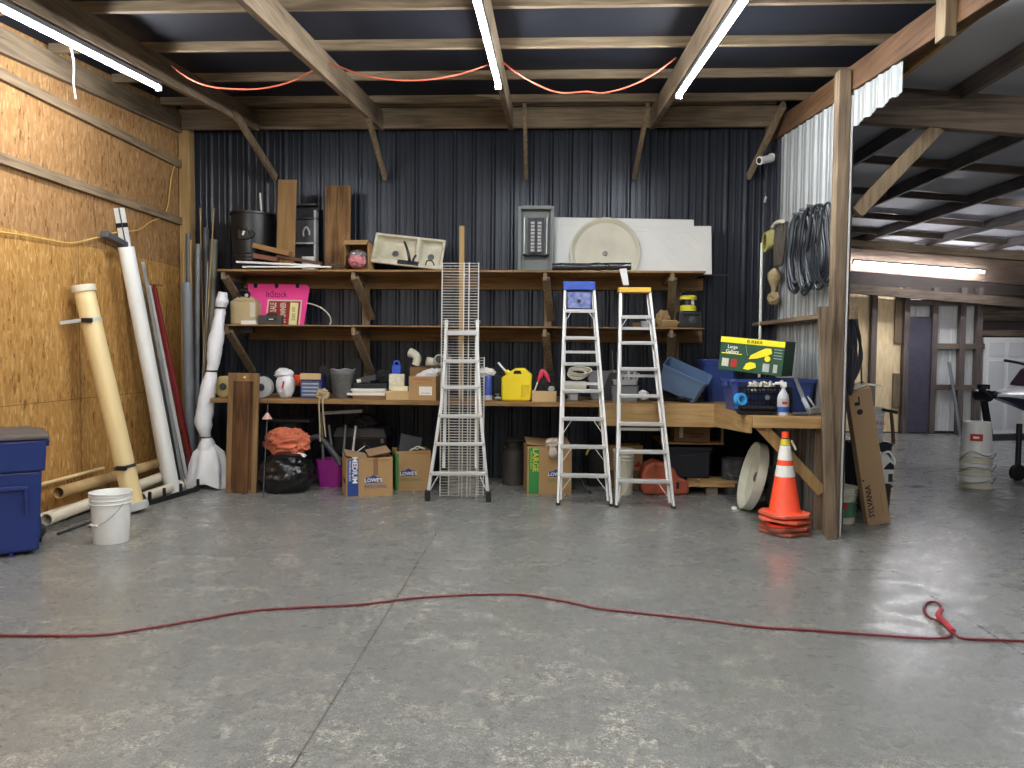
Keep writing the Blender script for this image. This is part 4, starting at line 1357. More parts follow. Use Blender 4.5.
# ------------------------------------------------------------------ workbench, left to right
def spool(name, label, cat, px, py0, py1, Y, th, m, m2, **k):
    q0, q1 = W(px, py0, Y=Y), W(px, py1, Y=Y)
    r = (q0.z - q1.z) / 2
    t = thing(name, label, cat, (q0.x, Y + th / 2, ZB))
    MR = Matrix.Translation((0, th / 2, r)) @ Matrix.Rotation(R(90), 4, 'X')
    put('disc', B().lathe([(0, 0), (r, 0), (r, th * .2), (r * .6, th * .2), (r * .6, th * .8), (r, th * .8), (r, th), (r * .9, th + .004), (0, th + .004)], n=28).move(MR), m, t)
    put('hub', B().lathe([(0, 0), (r * .35, 0), (r * .3, .02), (0, .02)], (0, 0, th + .004), n=20).move(MR), m2, t)
    return t
spool('wire_spool', 'tan flat wire spool behind the cabinet door at the left bench end', 'spool', 223, 375, 396, 8.15, .1, mat('tan_spool', c(168, 150, 98), rough=.6), M_CHAR)
spool('wall_fan', 'round grey and white fan head just right of the cabinet door', 'fan', 261, 373, 394, 8.12, .08, M_GREYL, M_CHAR)
# white bag
cx, w_ = at(273, 291, 8.1)
h = hz(368, 282, 8.1) - ZB
w = B(); w.blob((0, 0, h * .42), (w_ * .5, .09, h * .47), .12, 2, 6, sub=4, flat=None)
w.blob((-.015, 0, h * .80), (w_ * .52, .085, h * .19), .3, 3, 9, sub=3)
for v in w.bm.verts: v.co.z = max(0, v.co.z)
t = solo('white_bag', 'white paper bag with folded top on the workbench left part', 'bag', w, M_BAG, (cx, 8.2, ZB), ang=70)
put('red_mark', B().box((.01, -.103, h * .45), (.014, .012, .07), rot=(0, .2, 0)), M_REDINK, t)
# orange case
cx, w_ = at(291, 302, 8.35)
box_at('orange_case', 'small orange item between the white bag and blue drawer box', 'case', 292, 304, 375, 387, 8.36, .1, M_ORANGE, z=ZB + .13)
box_at('black_crate', 'black box under the small orange item', 'box', 290, 305, 387, 398, 8.33, .14, M_BLACKM, z=ZB)
# small parts drawer box, blue with a tan flap
cx, w_ = at(300, 321, 8.12)
h = hz(374, 310, 8.12) - ZB
t = thing('filter_box', 'blue printed box with a tan open flap standing on the workbench', 'box', (cx, 8.13, ZB))
put('body', B().bb((-w_ / 2, 0, 0), (w_ / 2, .15, h)), mat('blue_carton', c(44, 52, 116), rough=.6, var=.06), t)
put('front_print', B().bb((-w_ * .46, -.003, h * .05), (w_ * .40, 0, h * .72)), mat('grey_print', c(84, 96, 122), rough=.6), t)
for k in range(4):
    put('print_line', B().bb((-w_ * .42, -.005, h * (.12 + .15 * k)), (w_ * .36, -.003, h * (.17 + .15 * k))), mat('white_blue_print', c(170, 180, 196), rough=.6), t)
put('flap', B().box((0, -.012, h * .90), (w_ * .98, .006, h * .26), rot=(R(-12), 0, 0)), M_CARD2, t)
put('flap', B().beam((w_ / 2, .075, h), (w_ / 2 + .05, .075, h + .07), .14, .006, up=(0, 1, 0)), M_BLACKM, t)
# wicker like grey bucket
cx, w_ = at(327, 352, 8.1)
h = hz(370, 340, 8.1) - ZB
r = w_ / 2
t = thing('metal_pail', 'dull galvanised grey pail on the workbench', 'pail', (cx, 8.22, ZB))
put('body', B().lathe([(0, 0), (r * .7, 0), (r * .74, .01), (r * .95, h * .8), (r, h * .83), (r, h * .97), (r * .97, h), (r * .93, h * .97), (r * .7, .02), (0, .02)], n=30), mat('galvanised_pail', c(112, 114, 112), rough=.5, metal=.4, var=.2, scale=14, stretch=(1, 1, 3)), t)
put('crumpled_rim', B().tube([(r * .97 * math.cos(a), r * .97 * math.sin(a), h + .008 * math.sin(a * 5)) for a in [2 * math.pi * k / 24 for k in range(24)]], .008, closed=True, sm=1), M_GREYP, t)
q = W(322, 398, Y=8.0)
solo('rope_knot', 'tangle of pale rope hanging over the bench edge beside the grey pail', 'rope', B().blob((0, 0, .05), (.07, .05, .06), .5, 3, 15, sub=3).tube([(0, -.03, .03), (-.0, -.125, -.02), (.005, -.125, -.2), (0, -.09, -.45)], .008).tube([(.03, -.03, .03), (.04, -.125, -.02), (.05, -.125, -.2), (.06, -.09, -.40)], .008), mat('pale_rope', c(172, 156, 120), rough=.9, bump=.5), (q.x, q.y + .02, ZB))
# stack of boards with black electronics on top
px0, px1 = 349, 387
zt = ZB
for k, (th, m_, dx, wd, lab) in enumerate(((.035, M_CARDD, 3, .92, 'lowest brown slab of the stack left of the flat carton'), (.028, M_WHITE, -2, 1.0, 'lowest white panel of the stack left of the flat carton'), (.022, M_DUST, 2, .96, 'middle white panel of the stack left of the flat carton'), (.022, M_WHITE, 0, .9, 'upper white panel of the stack under the black boxes'))):
    cx, w_ = at(px0 + dx, px1 + dx, 8.15)
    solo('panel', lab, 'panel', B().bb((-w_ * wd / 2, -.12, 0), (w_ * wd / 2, .12, th)), m_, (cx, 8.25, zt), (0, 0, .04 * (k % 3)), bev=.003)
    zt += th + .001
cx, w_ = at(352, 386, 8.2)
solo('black_box', 'flat black box on top of the white panels', 'box', B().bb((-w_ / 2, -.1, 0), (w_ / 2, .1, .055)), M_BLACK, (cx, 8.28, zt), (0, 0, .1), bev=.006)
t = thing('router', 'small grey electronic box with a white sticker tipped on the black box', 'electronics', (W(366, 375, Y=8.2).x, 8.26, zt + .058), (0, R(-12), .15))
put('body', B().bb((-.11, -.08, 0.012), (.11, .08, .075)), M_CHAR, t, bev=.008)
put('sticker', B().bb((-.10, -.083, .025), (-.055, -.08, .06)), M_PAPER, t)
put('antenna', B().cyl((.09, .05, .07), (.11, .05, .14), .006), M_BLACK, t)
cx, w_ = at(372, 388, 8.3)
solo('black_case', 'lumpy black bag behind the white panels', 'bag', B().blob((0, 0, .09), (w_ * .6, .09, .10), .25, 2, 19, sub=3), M_BLACKM, (cx, 8.5, ZB + .12))
box_at('slotted_crate', 'black slotted crate standing behind the grey pail', 'crate', 345, 361, 358, 398, 8.7, .12, M_BLACKM, z=ZB)
box_at('flat_carton', 'flat pale carton left of the red printed box', 'box', 386, 409, 391, 400.5, 8.02, .18, M_CARD2, z=ZB)
hh = hz(391, 397, 8.02)
box_at('foam_block', 'cream foam block lying on the flat pale carton', 'foam', 391, 408, 386.5, 391, 8.04, .12, mat('cream_foam', c(226, 214, 176), rough=.8), z=hh + .001)
t = box_at('crinkled_packet', 'crinkled cream patterned packet standing on the flat carton', 'packet', 389, 404, 374, 389.5, 8.17, .06, mat('cream_packet', c(206, 202, 180), rough=.6, var=.2, scale=26, bump=.4), z=hh + .001)
cx, w_ = at(391, 400, 8.25)
t = thing('blue_container', 'blue plastic container with a handle behind the cream packet', 'container', (cx, 8.32, ZB))
h = hz(362, 395, 8.25) - ZB
put('body', B().box((0, 0, h * .46), (w_, .09, h * .92), taper=(.96, .9)), mat('bright_blue_plastic', c(48, 84, 190), rough=.4), t, bev=.012)
put('handle', B().tube([(-w_ * .3, 0, h * .9), (-w_ * .28, 0, h * 1.0), (w_ * .2, 0, h * 1.02), (w_ * .3, 0, h * .9)], .010, n=8), mat('bright_blue_handle', c(48, 84, 190), rough=.4), t)
# red printed carton
def carton(name, label, x0, x1, y0, y1, Yf, dep, m, z, rot=0, flaps=True, cat='box'):
    cx, w_ = at(x0, x1, Yf)
    h = hz(y0, (x0 + x1) / 2, Yf) - z
    t = thing(name, label, cat, (cx, Yf + dep / 2, z), (0, 0, rot))
    th = .006
    put('body', B().bb((-w_ / 2, -dep / 2, 0), (w_ / 2, dep / 2, th)).bb((-w_ / 2, -dep / 2, th), (w_ / 2, -dep / 2 + th, h)).bb((-w_ / 2, dep / 2 - th, th), (w_ / 2, dep / 2, h)).bb((-w_ / 2, -dep / 2 + th, th), (-w_ / 2 + th, dep / 2 - th, h)).bb((w_ / 2 - th, -dep / 2 + th, th), (w_ / 2, dep / 2 - th, h)), m, t)
    return t, w_, h, dep
t, w_, h, dp = carton('carton', 'cardboard box with red print and a white label on the workbench', 409, 436, 376.5, 400.5, 7.99, .22, M_CARD, ZB)
put('shipping_label', B().bb((-w_ * .12, -dp / 2 - .002, h * .22), (w_ * .36, -dp / 2, h * .58)), M_PAPER, t)
text(t, 'TOP REFRIGERATOR', h * .12, (0, -dp / 2 - .001, h * .87), M_REDINK, sx=.72)
text(t, 'MODEL 6', h * .07, (-w_ * .1, -dp / 2 - .001, h * .72), M_REDINK)
text(t, '0134 018000', h * .07, (w_ * .12, -dp / 2 - .003, h * .30), M_INK)
# pipe elbows above it
def elbow(label, px, py, Y, r, rot, m, z=None):
    q = W(px, py, Y=Y)
    w = B()
    n = 7
    pts = [(r * 1.3 * math.sin(math.pi / 2 * k / n), 0, r * 1.3 * (1 - math.cos(math.pi / 2 * k / n))) for k in range(n + 1)]
    pts = [(-r * 1.0, 0, 0)] + pts + [(r * 1.3, 0, r * 2.4)]
    w.tube(pts, r, n=18, sm=2)
    t = thing('pipe_elbow', label, 'pipe fitting', q, rot)
    put('bend', w, m, t)
    put('socket', B().cyl((r * 1.3, 0, r * 1.6), (r * 1.3, 0, r * 2.6), r * 1.16, n=18, hollow=r * .16), m, t)
    put('bore', B().cyl((r * 1.3, 0, r * 2.41), (r * 1.3, 0, r * 2.43), r * .95, n=18), M_CHAR, t)
    return t
elbow('dusty white pipe elbow at the left above the red printed box', 417, 361, 8.35, .045, (0, R(-70), R(-20)), M_DUST)
elbow('dusty white pipe elbow facing out above the red printed box', 431, 362, 8.30, .05, (R(70), R(10), R(20)), M_DUST)
elbow('grey pipe elbow behind the two dusty white elbows', 439, 360, 8.5, .045, (R(30), R(40), R(40)), M_GREYP)
box_at('fitting_box', 'plain carton behind the red printed box holding up pipe elbows', 'box', 410, 440, 367, 399, 8.32, .3, M_CARDD, z=ZB)
q = W(427, 372, Y=8.12)
w = B(); w.blob((0, 0, .03), (.15, .09, .06), .35, 2.2, 22, sub=4)
for v in w.bm.verts: v.co.z += v.co.x * .35
solo('clear_film', 'crumpled clear plastic film lying over the red printed box', 'film', w, M_BAG, (q.x, q.y, ZB + .235), ang=70)

# right of the wire shelving
cx, w_ = at(483, 492, 8.12)
h = hz(376, 488, 8.12) - ZB
t = thing('spray_can', 'blue spray can behind the wire shelving', 'can', (cx, 8.2, ZB))
r = w_ / 2
put('body', B().lathe([(0, 0), (r, 0), (r, h * .95), (r * .8, h), (0, h)], n=20), mat('blue_can', c(54, 78, 156), rough=.35, var=.25, scale=20), t)
put('base_band', B().lathe([(r * 1.01, .0), (r * 1.01, h * .2)], n=20), M_GREYL, t)
q = W(487, 376, Y=8.2)
solo('white_rag', 'crumpled white rag draped over the blue spray can', 'rag', B().blob((0, 0, 0), (.10, .07, .05), .35, 2.4, 25, sub=4), mat('white_cloth', c(214, 212, 206), rough=.9), (q.x - .01, 8.22, ZB + h + .035), ang=80)
box_at('battery_charger', 'small black charger between the blue can and yellow gas can', 'charger', 494, 501, 376, 398, 8.25, .1, M_BLACK, z=ZB)
t = thing('metal_valve', 'small metal valve in front of the black charger', 'valve', (W(497.5, 397, Y=8.05).x, 8.05, ZB))
put('body', B().cyl((-.03, 0, .025), (.035, 0, .03), .018).cyl((0, 0, .03), (0, 0, .07), .012), M_STEEL, t)
put('handle', B().lathe([(0, 0), (.03, 0), (.03, .008), (0, .012)], (0, 0, .07), n=14), M_STEEL, t)
# yellow gas can
Yg = 8.05
cx, w_ = at(501.5, 532.5, Yg)
h = hz(368, 517, Yg) - ZB
t = thing('gas_can', 'yellow plastic fuel can on the workbench', 'fuel can', (cx, Yg + .1, ZB))
hw = w_ / 2
ol = [(-hw * .92, 0), (hw * .78, 0), (hw * .95, h * .05), (hw * .97, h * .62), (hw, h * .80), (hw * .62, h * .94), (hw * .5, h), (-hw * .12, h * .99), (-hw * .3, h * .93), (-hw * .75, h * .78), (-hw, h * .70), (-hw * .98, h * .05)]
w = B(); w.prism(ol, .20, Matrix.Translation((0, .1, 0)) @ MX)
body = put('body', w, M_YEL, t, bev=.016)
put('grip_recess', B().box((hw * .05, -.103, h * .875), (hw * .55, .01, h * .10), taper=(.7, 1)), M_BLACKM, t, bev=.01)
put('foot_recess', B().prism([(hw * .28, h * .10), (hw * .82, h * .22), (hw * .82, h * .50), (hw * .30, h * .50)], .012, Matrix.Translation((0, -.092, 0)) @ MX), mat('shaded_yellow_recess', c(206, 180, 24), rough=.45), t, bev=.006)  # raised panel in darker yellow, painting the shade of a recess
put('spout', B().cyl((-hw * .65, 0, h * .84), V((W(498, 362.5, Y=Yg + .1).x - cx, 0, W(498, 362.5, Y=Yg + .1).z - ZB)), .012), M_WHITE, t)
put('cap', B().cyl((-hw * .5, 0, h * .80), (-hw * .72, 0, h * .90), .028), M_YEL, t)
# open tan box with black and red bag
t, w_, h, dp = carton('carton', 'low tan carton holding the red and black bag', 532.5, 557, 391, 402, 8.0, .2, M_CARD2, ZB)
cxm = W(545, 380, Y=8.1).x
t = thing('tool_bag', 'black bag with a red strap sitting in the low tan carton', 'bag', (cxm, 8.1, ZB + .008))
put('bag_body', B().blob((0.01, .0, .16), (.115, .075, .15), .22, 2, 28, sub=4), M_BLACKM, t)
put('red_strap', B().tube([(-.07, -.06, .20), (-.05, -.08, .26), (-.03, -.06, .32), (.02, -.07, .27), (.05, -.085, .20)], [.012, .026, .022, .024, .01], n=8), mat('pink_red_strap', c(196, 52, 76), rough=.6), t)
put('white_tube', B().cyl((-.11, -.05, .11), (-.07, -.06, .22), .008), M_WHITE, t)
put('foil_scrap', B().blob((.07, -.07, .13), (.035, .02, .03), .5, 3, 31, sub=3), M_GREYL, t)
# behind the blue topped ladder
q = W(577, 379, Y=8.3)
w = B()
for k in range(4):
    w.tube([((.10 + .008 * k) * math.cos(a) + .012 * k, .05 * math.sin(a) * (1 + .1 * k), .02 + .02 * k + .055 * (1 + math.sin(a)) * (.7 if k else 1)) for a in [2 * math.pi * j / 14 for j in range(14)]], .010, closed=True, sm=2)
hb = hz(381, 575, 8.3)
box_at('beige_box', 'beige electrical box behind the blue topped ladder', 'box', 563, 587, 381.5, 391, 8.25, .16, M_DUST, z=ZB + .085)
t = solo('cable_coil', 'coil of white cable behind the blue topped ladder', 'cable', w, M_DUST, (q.x, 8.33, hb))
t = thing('outlet_box', 'grey outlet box with a round socket low behind the blue topped ladder', 'electrical box', (W(570, 397, Y=8.2).x, 8.2, ZB))
put('body', B().bb((-.09, 0, 0), (.09, .09, .083)), M_GREYP, t, bev=.004)
put('socket', B().cyl((-.045, .002, .045), (-.045, -.006, .045), .026, n=18), M_BLACK, t)
put('plate', B().bb((.0, -.004, .01), (.08, 0, .07)), M_GREYL, t)
cx, w_ = at(590, 612, 8.3)
h = hz(371, 600, 8.3) - ZB
t = thing('floodlight', 'dark grey flared housing between the two stepladders', 'housing', (cx, 8.42, ZB))
put('shade', B().box((0, 0, h * .5), (w_ * 1.25, .22, h), taper=(.62, .7), rot=(0, R(180), 0)), M_GREYP, t, bev=.008)
put('side_plate', B().prism([(0, 0), (.18, .02), (.20, h * .95), (.12, h * .95)], .012, Matrix.Translation((-.02, -.12, 0)) @ MX), M_CHAR, t)
# parts organiser stack with fittings behind the yellow topped ladder
cx, w_ = at(612, 640, 8.25)
h = hz(386, 628, 8.25) - ZB
t = thing('parts_organiser', 'grey parts organiser bin behind the yellow topped ladder', 'organiser', (cx, 8.38, ZB))
put('lower_bin', B().tub(w_, .22, h, taper=.95, rim=.008), M_GREYP, t)
put('upper_tray', B().tub(w_ * .92, .2, .06, taper=.97, rim=.01, c=(0, 0, h + .01)), M_GREYL, t)
put('back_plate', B().bb((-w_ * .5, .09, h + .02), (w_ * .5, .1, h + .17)), M_GREYP, t)
random.seed(3)
for k in range(7):
    x = cx - w_ * .42 + w_ * .84 * k / 6
    t = thing('plastic_fitting', 'white plastic fitting standing %s in the grey parts organiser' % ['at the left end', 'second from the left', 'third from the left', 'in the middle', 'third from the right', 'second from the right', 'at the right end'][k], 'fitting', (x, 8.36, ZB + h + .02), (random.uniform(-.2, .2), random.uniform(-.3, .3), random.uniform(0, 3)), 'fittings in the grey parts organiser')
    hh_ = random.uniform(.09, .16)
    put('stem', B().cyl((0, 0, 0), (0, 0, hh_), .014, n=10, hollow=.003), M_GREYL, t)
    put('side_branch', B().cyl((0, 0, hh_ * .6), (.045, 0, hh_ * .6), .012, n=10), M_GREYL, t)
q = W(644, 392, Y=8.2)
solo('paper_wad', 'crumpled white plastic wad right of the parts organiser', 'wad', B().blob((0, 0, .05), (.06, .05, .05), .4, 2.5, 33, sub=3), M_BAG, (q.x, 8.22, ZB + .02))
box_at('dark_case', 'dark low case on the bench behind the tipped blue bin', 'case', 652, 690, 391, 402, 8.32, .2, M_BLACKM, z=ZB)
for k, (a, e) in enumerate((((612, 350), (615, 372)), ((617, 352), (616, 374)))):
    p1_, p0_ = W(a[0], a[1], Y=8.75), W(e[0], e[1], Y=8.72)
    p0_.z = ZB
    lean('thin_rod', ['thin steel rod standing behind the yellow topped ladder', 'second thin steel rod standing behind the yellow topped ladder'][k], 'rod', p0_ + V((.03 * k, 0, 0)), p1_, .005, M_STEEL)

# tipped slate blue bin
Yt = 8.05
t = thing('storage_bin', 'slate blue open bin tipped on its edge on the workbench', 'bin', W(683, 381, Y=8.2))
sx_ = S(46, Yt); 
w = B(); w.tub(sx_, .30, S(25, Yt), taper=.88, rim=.02, c=(0, 0, -S(12, Yt)))
put('body', w, M_BLUEG, t)
t.rotation_euler = (R(18), R(24), R(-14))
# black bag propping it
q = W(688, 397, Y=8.25)
solo('black_sack', 'crumpled black sack under the tipped slate blue bin', 'sack', B().blob((0, 0, .045), (.16, .12, .05), .2, 2, 40, sub=3), M_BLACKBAG, (q.x, 8.2, ZB + .005))
# blue totes
cx, w_ = at(705, 738, 8.35)
h = hz(360, 716, 8.35) - ZB
t = thing('storage_tote', 'tall blue tote standing behind the wide blue tote', 'tote', (cx, 8.55, ZB))
put('body', B().tub(w_, .38, h - .02, taper=.86, rim=.03), M_BLUET, t)
put('lid', B().box((0, 0, h - .006), (w_ + .05, .42, .024)), M_BLUET, t, bev=.006)
put('latch', B().box((-.0, -.212, h - .03), (.07, .02, .05)), M_BLUET, t, bev=.004)
Yw = 7.02
h = .30
t = thing('storage_tote', 'wide dark blue tote under the green vacuum box', 'tote', (2.085, Yw + .22, ZB))
w_ = .77
put('body', B().tub(w_, .44, h, taper=.9, rim=.03), M_BLUET, t)
for sx in (-1, 1):
    put('handle', B().box((sx * (w_ / 2 + .012), 0, h - .05), (.03, .16, .05), taper=(.7, .9)), M_BLUET, t, bev=.006)
# ------------------------------------------------------------------ ladders
def onplane(px, py, Yb, k):
    d = CM @ V(((px - 512) / F, -(py - 384) / F, -1))
    t = (Yb + k * CAM.z) / (d.y - k * d.z)
    return CAM + d * t

def stepladder(label, Yb, k, Lb, Lt, Rb, Rt, steps, cap, capm, rear, braces, plate=None):
    P = lambda x, y: onplane(x, y, Yb, k)
    org = P((Lb[0] + Rb[0]) / 2, (Lb[1] + Rb[1]) / 2); org.z = 0
    nrm = V((0, 1, -k)).normalized()              # away from the room
    t = thing('stepladder', label, 'ladder', org)
    lb, lt, rb, rt = P(*Lb) - org, P(*Lt) - org, P(*Rb) - org, P(*Rt) - org
    def ext(a, e):
        f = a.z / (e.z - a.z)
        return a - (e - a) * f
    lb, rb = ext(lb, lt), ext(rb, rt)
    up = (e_ := (lt - lb).normalized())
    for a, e in ((lb, lt), (rb, rt)):
        put('front_rail', B().beam(a + nrm * .03 + V((0, 0, .03)), e + nrm * .03, .028, .075, up=(1, 0, 0)) if False else B().beam(a + nrm * .03 + V((0, 0, .012)), e + nrm * .03, .072, .026, up=(1, 0, 0)), M_ALU, t, bev=.003)
        put('foot', B().box(a + nrm * .03 + V((0, 0, .016)), (.04, .085, .032)), M_RUB, t, bev=.003)
    def on(y, side):
        a, e = (lb, lt) if side < 0 else (rb, rt)
        z = (P((Lb[0] + Rb[0]) / 2, y) - org).z
        f = (z - a.z) / (e.z - a.z)
        return a + (e - a) * f
    for y in steps:
        a, e = on(y, -1), on(y, 1)
        put('step', B().beam(a + nrm * .03, e + nrm * .03, .085, .026, up=(0, 0, 1)).beam(a - nrm * .004 + V((0, 0, -.012)), e - nrm * .004 + V((0, 0, -.012)), .01, .036, up=(0, 0, 1)), M_ALU, t, bev=.002)
    # rear frame, folded flat behind
    off = nrm * .095
    li, ri = V((.03, 0, 0)), V((-.03, 0, 0))
    for a, e, i in ((lb, lt, li), (rb, rt, ri)):
        put('rear_rail', B().beam(a + off + i + V((0, 0, .06)), e + off + i * .5, .03, .022, up=(1, 0, 0)), M_ALU, t)
    for y in rear:
        put('rear_bar', B().beam(on(y, -1) + off + li, on(y, 1) + off + ri, .02, .028), M_ALU, t)
    for y0, y1, f in braces:
        for sd in (-1, 1):
            a = on(y1, sd); c0, c1 = on(y0, -1), on(y0, 1)
            e = c0 + (c1 - c0) * (f if sd < 0 else 1 - f)
            put('brace', B().beam(a + nrm * .01, e + nrm * .01, .006, .016, up=(0, 1, 0)), M_ALU, t)
    a, e = P(*cap[0]) - org, P(*cap[1]) - org
    cz = (a.z + e.z) / 2
    put('top_cap', B().box(((a.x + e.x) / 2, (a.y + e.y) / 2 + .045, cz), (e.x - a.x, .15, abs(a.z - e.z))), capm, t, bev=.006)
    if plate:
        a, e = P(*plate[0]) - org, P(*plate[1]) - org
        pp = put('label_plate', B().box(((a.x + e.x) / 2, (a.y + e.y) / 2 + .06, (a.z + e.z) / 2), (e.x - a.x, .05, abs(a.z - e.z))), mat('speckled_blue_plate', c(62, 80, 150), rough=.5, col2=c(150, 160, 200), scale=22), t, bev=.005)
        put('plate_hole', B().cyl(((a.x + e.x) / 2, (a.y + e.y) / 2 + .033, (a.z + e.z) / 2 - .01), ((a.x + e.x) / 2, (a.y + e.y) / 2 + .036, (a.z + e.z) / 2 - .01), .022, n=16), M_BLACK, t)
    return t
M_CAPB = mat('blue_ladder_cap', c(52, 84, 176), rough=.45)
M_CAPY = mat('amber_ladder_cap', c(228, 186, 72), rough=.45)
stepladder('aluminium stepladder with blue top cap leaning on the shelves', 7.46, .235, (558, 504), (565, 289), (611.5, 507), (594, 289),
           (310, 337, 363, 390, 418, 446, 475), ((563.5, 281.5), (595, 290)), M_CAPB, (350, 382), ((418, 438, .28), (446, 466, .28), (475, 496, .28), (310, 324, .25)), ((567.5, 292), (591, 308)))
stepladder('aluminium stepladder with yellow top cap leaning on the shelves', 7.40, .245, (616.5, 508), (620.5, 292), (674, 509), (650, 292),
           (316, 342, 368, 395, 423, 451, 480.5), ((618.5, 287.5), (651, 292.5)), M_CAPY, (326, 374, 428), ((480.5, 504, .26), (316, 330, .25)))

# telescoping ladder in front of the wire shelving
Yb, k = 7.57, .13
P = lambda x, y: onplane(x, y, Yb, k)
org = P(458, 500); org.z = 0
t = thing('telescoping_ladder', 'narrow aluminium multi-position ladder flaring out at the feet, in front of the wire shelving', 'ladder', org)
Q = lambda x, y: P(x, y) - org
nrm = V((0, 1, -k)).normalized()
for pts in (((446.5, 320), (445.5, 352), (441.5, 405), (427.5, 497)), ((477.5, 320), (477.5, 352), (480, 405), (488.5, 497))):
    w = B()
    pp = [Q(*p) for p in pts]
    pp[-1].z = .03
    for a, e in zip(pp, pp[1:]):
        w.beam(a, e + (e - a).normalized() * .01, .045, .032, up=(1, 0, 0))
    put('outer_rail', w, M_ALU, t, bev=.003)
    a = pp[-1]
    put('foot', B().box(a + V((0, 0, .025)), (.05, .07, .11)), M_RUB, t, bev=.006)
for x0_, x1_ in ((446, 443), (476, 475.5)):
    put('inner_rail', B().beam(Q(x0_, 335) + nrm * .06, Q(x1_, 468) + nrm * .06, .04, .028, up=(1, 0, 0)), M_ALU, t)
for y, x0_, x1_, hgt in ((333, 446, 478, .05), (361, 445, 478.5, .036), (387.5, 443, 479, .036), (416, 440, 482, .036), (444, 436, 484, .036), (473.5, 431, 486.5, .036)):
    put('rung', B().beam(Q(x0_, y), Q(x1_, y), .06, hgt), M_ALU, t, bev=.006)
    if hgt < .05:
        for xx in (x0_, x1_):
            put('rivet', B().cyl(Q(xx, y) - nrm * .03, Q(xx, y) - nrm * .024, .010, n=10), M_STEEL, t)
for x0_, y0_, x1_, y1_ in ((435, 476, 430, 490), (483, 476, 486.5, 490)):
    put('gusset', B().beam(Q(x0_ + (3 if x0_ < 450 else -3), y0_), Q(x1_, y1_), .01, .03, up=(0, 1, 0)), M_ALU, t)
for xx, y in ((446, 322), (477.5, 322)):
    put('lock_knob', B().cyl(Q(xx, y) - V((.03, 0, 0)), Q(xx, y) + V((.03, 0, 0)), .016, n=12), M_STEEL, t)

# two panels of white wire shelving standing behind it
def wire_panel(label, x0, x1, ytop, Yb, k, rails):
    P = lambda x, y: onplane(x, y, Yb, k)
    a, e = P(x0, 380), P(x1, 380)
    org = V(((a.x + e.x) / 2, Yb, 0)); w_ = e.x - a.x
    L_ = (P((x0 + x1) / 2, ytop)).z
    t = thing('wire_shelf_panel', label, 'wire shelving', org, (math.atan(k) * -1, 0, 0))
    L_ = L_ * math.sqrt(1 + k * k)
    w = B()
    n = int(L_ / .0254 / 1.15)
    for i in range(n + 1):
        z = .012 + (L_ - .02) * i / n
        w.beam((-w_ / 2, 0, z), (w_ / 2, 0, z), .0045, .0045)
    put('wire_grid', w, M_WIRE, t)
    for f in rails:
        put('rail_wire', B().cyl((-w_ / 2 + w_ * f, .006, 0), (-w_ / 2 + w_ * f, .006, L_), .0055, n=8), M_WIRE, t)
    for f in (0, 1):
        put('lip_wire', B().cyl((-w_ / 2 + w_ * f, .022, 0), (-w_ / 2 + w_ * f, .022, L_), .004, n=8), M_WIRE, t)
    return t
wire_panel('tall white wire shelf panel standing behind the narrow ladder', 441, 477.5, 262.5, 7.803, .042, (0, .60, .74, 1))
wire_panel('shorter white wire shelf panel standing behind the tall wire panel', 449, 484, 357, 7.886, .008, (0, .3, .62, .85, 1))
a, e = W(461, 400, Y=8.28), W(460, 226, Y=8.28)
solo('wood_batten', 'thin wooden batten standing upright behind the wire shelving', 'batten', B().box((0, 0, (e.z - ZB) / 2), (.055, .022, e.z - ZB)), M_NEW_Z, (a.x, 8.275, ZB), bev=.002)

# ------------------------------------------------------------------ right part of the workbench
# green vacuum box tipped on the wide tote
Yv = 7.22
O = W(718, 369.5, Y=Yv)
c0, c1, c2 = W(718, 369.5, Y=Yv), W(783, 376, Y=Yv), W(726, 337, Y=Yv)
ux = (c1 - c0); wv = ux.length; ux.normalize()
hv = abs((c2 - c0).dot(V((0, 0, 1)))) * 1.02
ang = math.atan2(ux.z, ux.x)
wv *= .99
c0.z = max(c0.z, ZB + .30 + .085)
t = thing('vacuum_box', 'green and yellow vacuum cleaner box tipped on the wide blue tote', 'box', c0, (0, -ang, R(-36)))
put('carton', B().bb((0, 0, 0), (wv, .28, hv)), M_GREEN, t, bev=.004)
M_YB = mat('bright_yellow_print', c(246, 226, 30), rough=.6, var=.03)
put('yellow_band', B().bb((0, -.003, hv * .83), (wv, 0, hv - .002)), M_YB, t)
text(t, 'EUREKA', hv * .13, (wv * .54, -.0045, hv * .905), M_INK, bold=.015)
text(t, 'Large\nGallery', hv * .14, (wv * .2, -.0015, hv * .64), M_WINK, bold=.01)
put('yellow_rule', B().bb((wv * .03, -.002, hv * .50), (wv * .36, 0, hv * .525)), M_YB, t)
w = B(); w.prism([(.47, .40), (.50, .52), (.62, .66), (.72, .76), (.80, .76), (.82, .62), (.74, .54), (.60, .44)], .002); w.move(Matrix.Translation((0, -.001, 0)) @ MX @ Matrix.Diagonal((wv, hv, 1, 1))); put('vacuum_picture', w, M_YB, t)
w = B(); w.lathe([(0, 0), (.045 * wv, 0), (.045 * wv, .002), (0, .002)], n=16).move(Matrix.Translation((wv * .76, -.001, hv * .46)) @ MX); put('wheel_picture', w, M_YB, t)
w = B(); w.prism([(.40, .10), (.44, .26), (.50, .32), (.58, .30), (.60, .18), (.48, .08)], .002); w.move(Matrix.Translation((0, -.001, 0)) @ MX @ Matrix.Diagonal((wv, hv, 1, 1))); put('accessory_picture', w, M_YB, t)
put('wand_picture', B().beam((wv * .40, -.002, hv * .80), (wv * .45, -.002, hv * .50), .002, .006, up=(0, 1, 0)), M_GREYL, t)
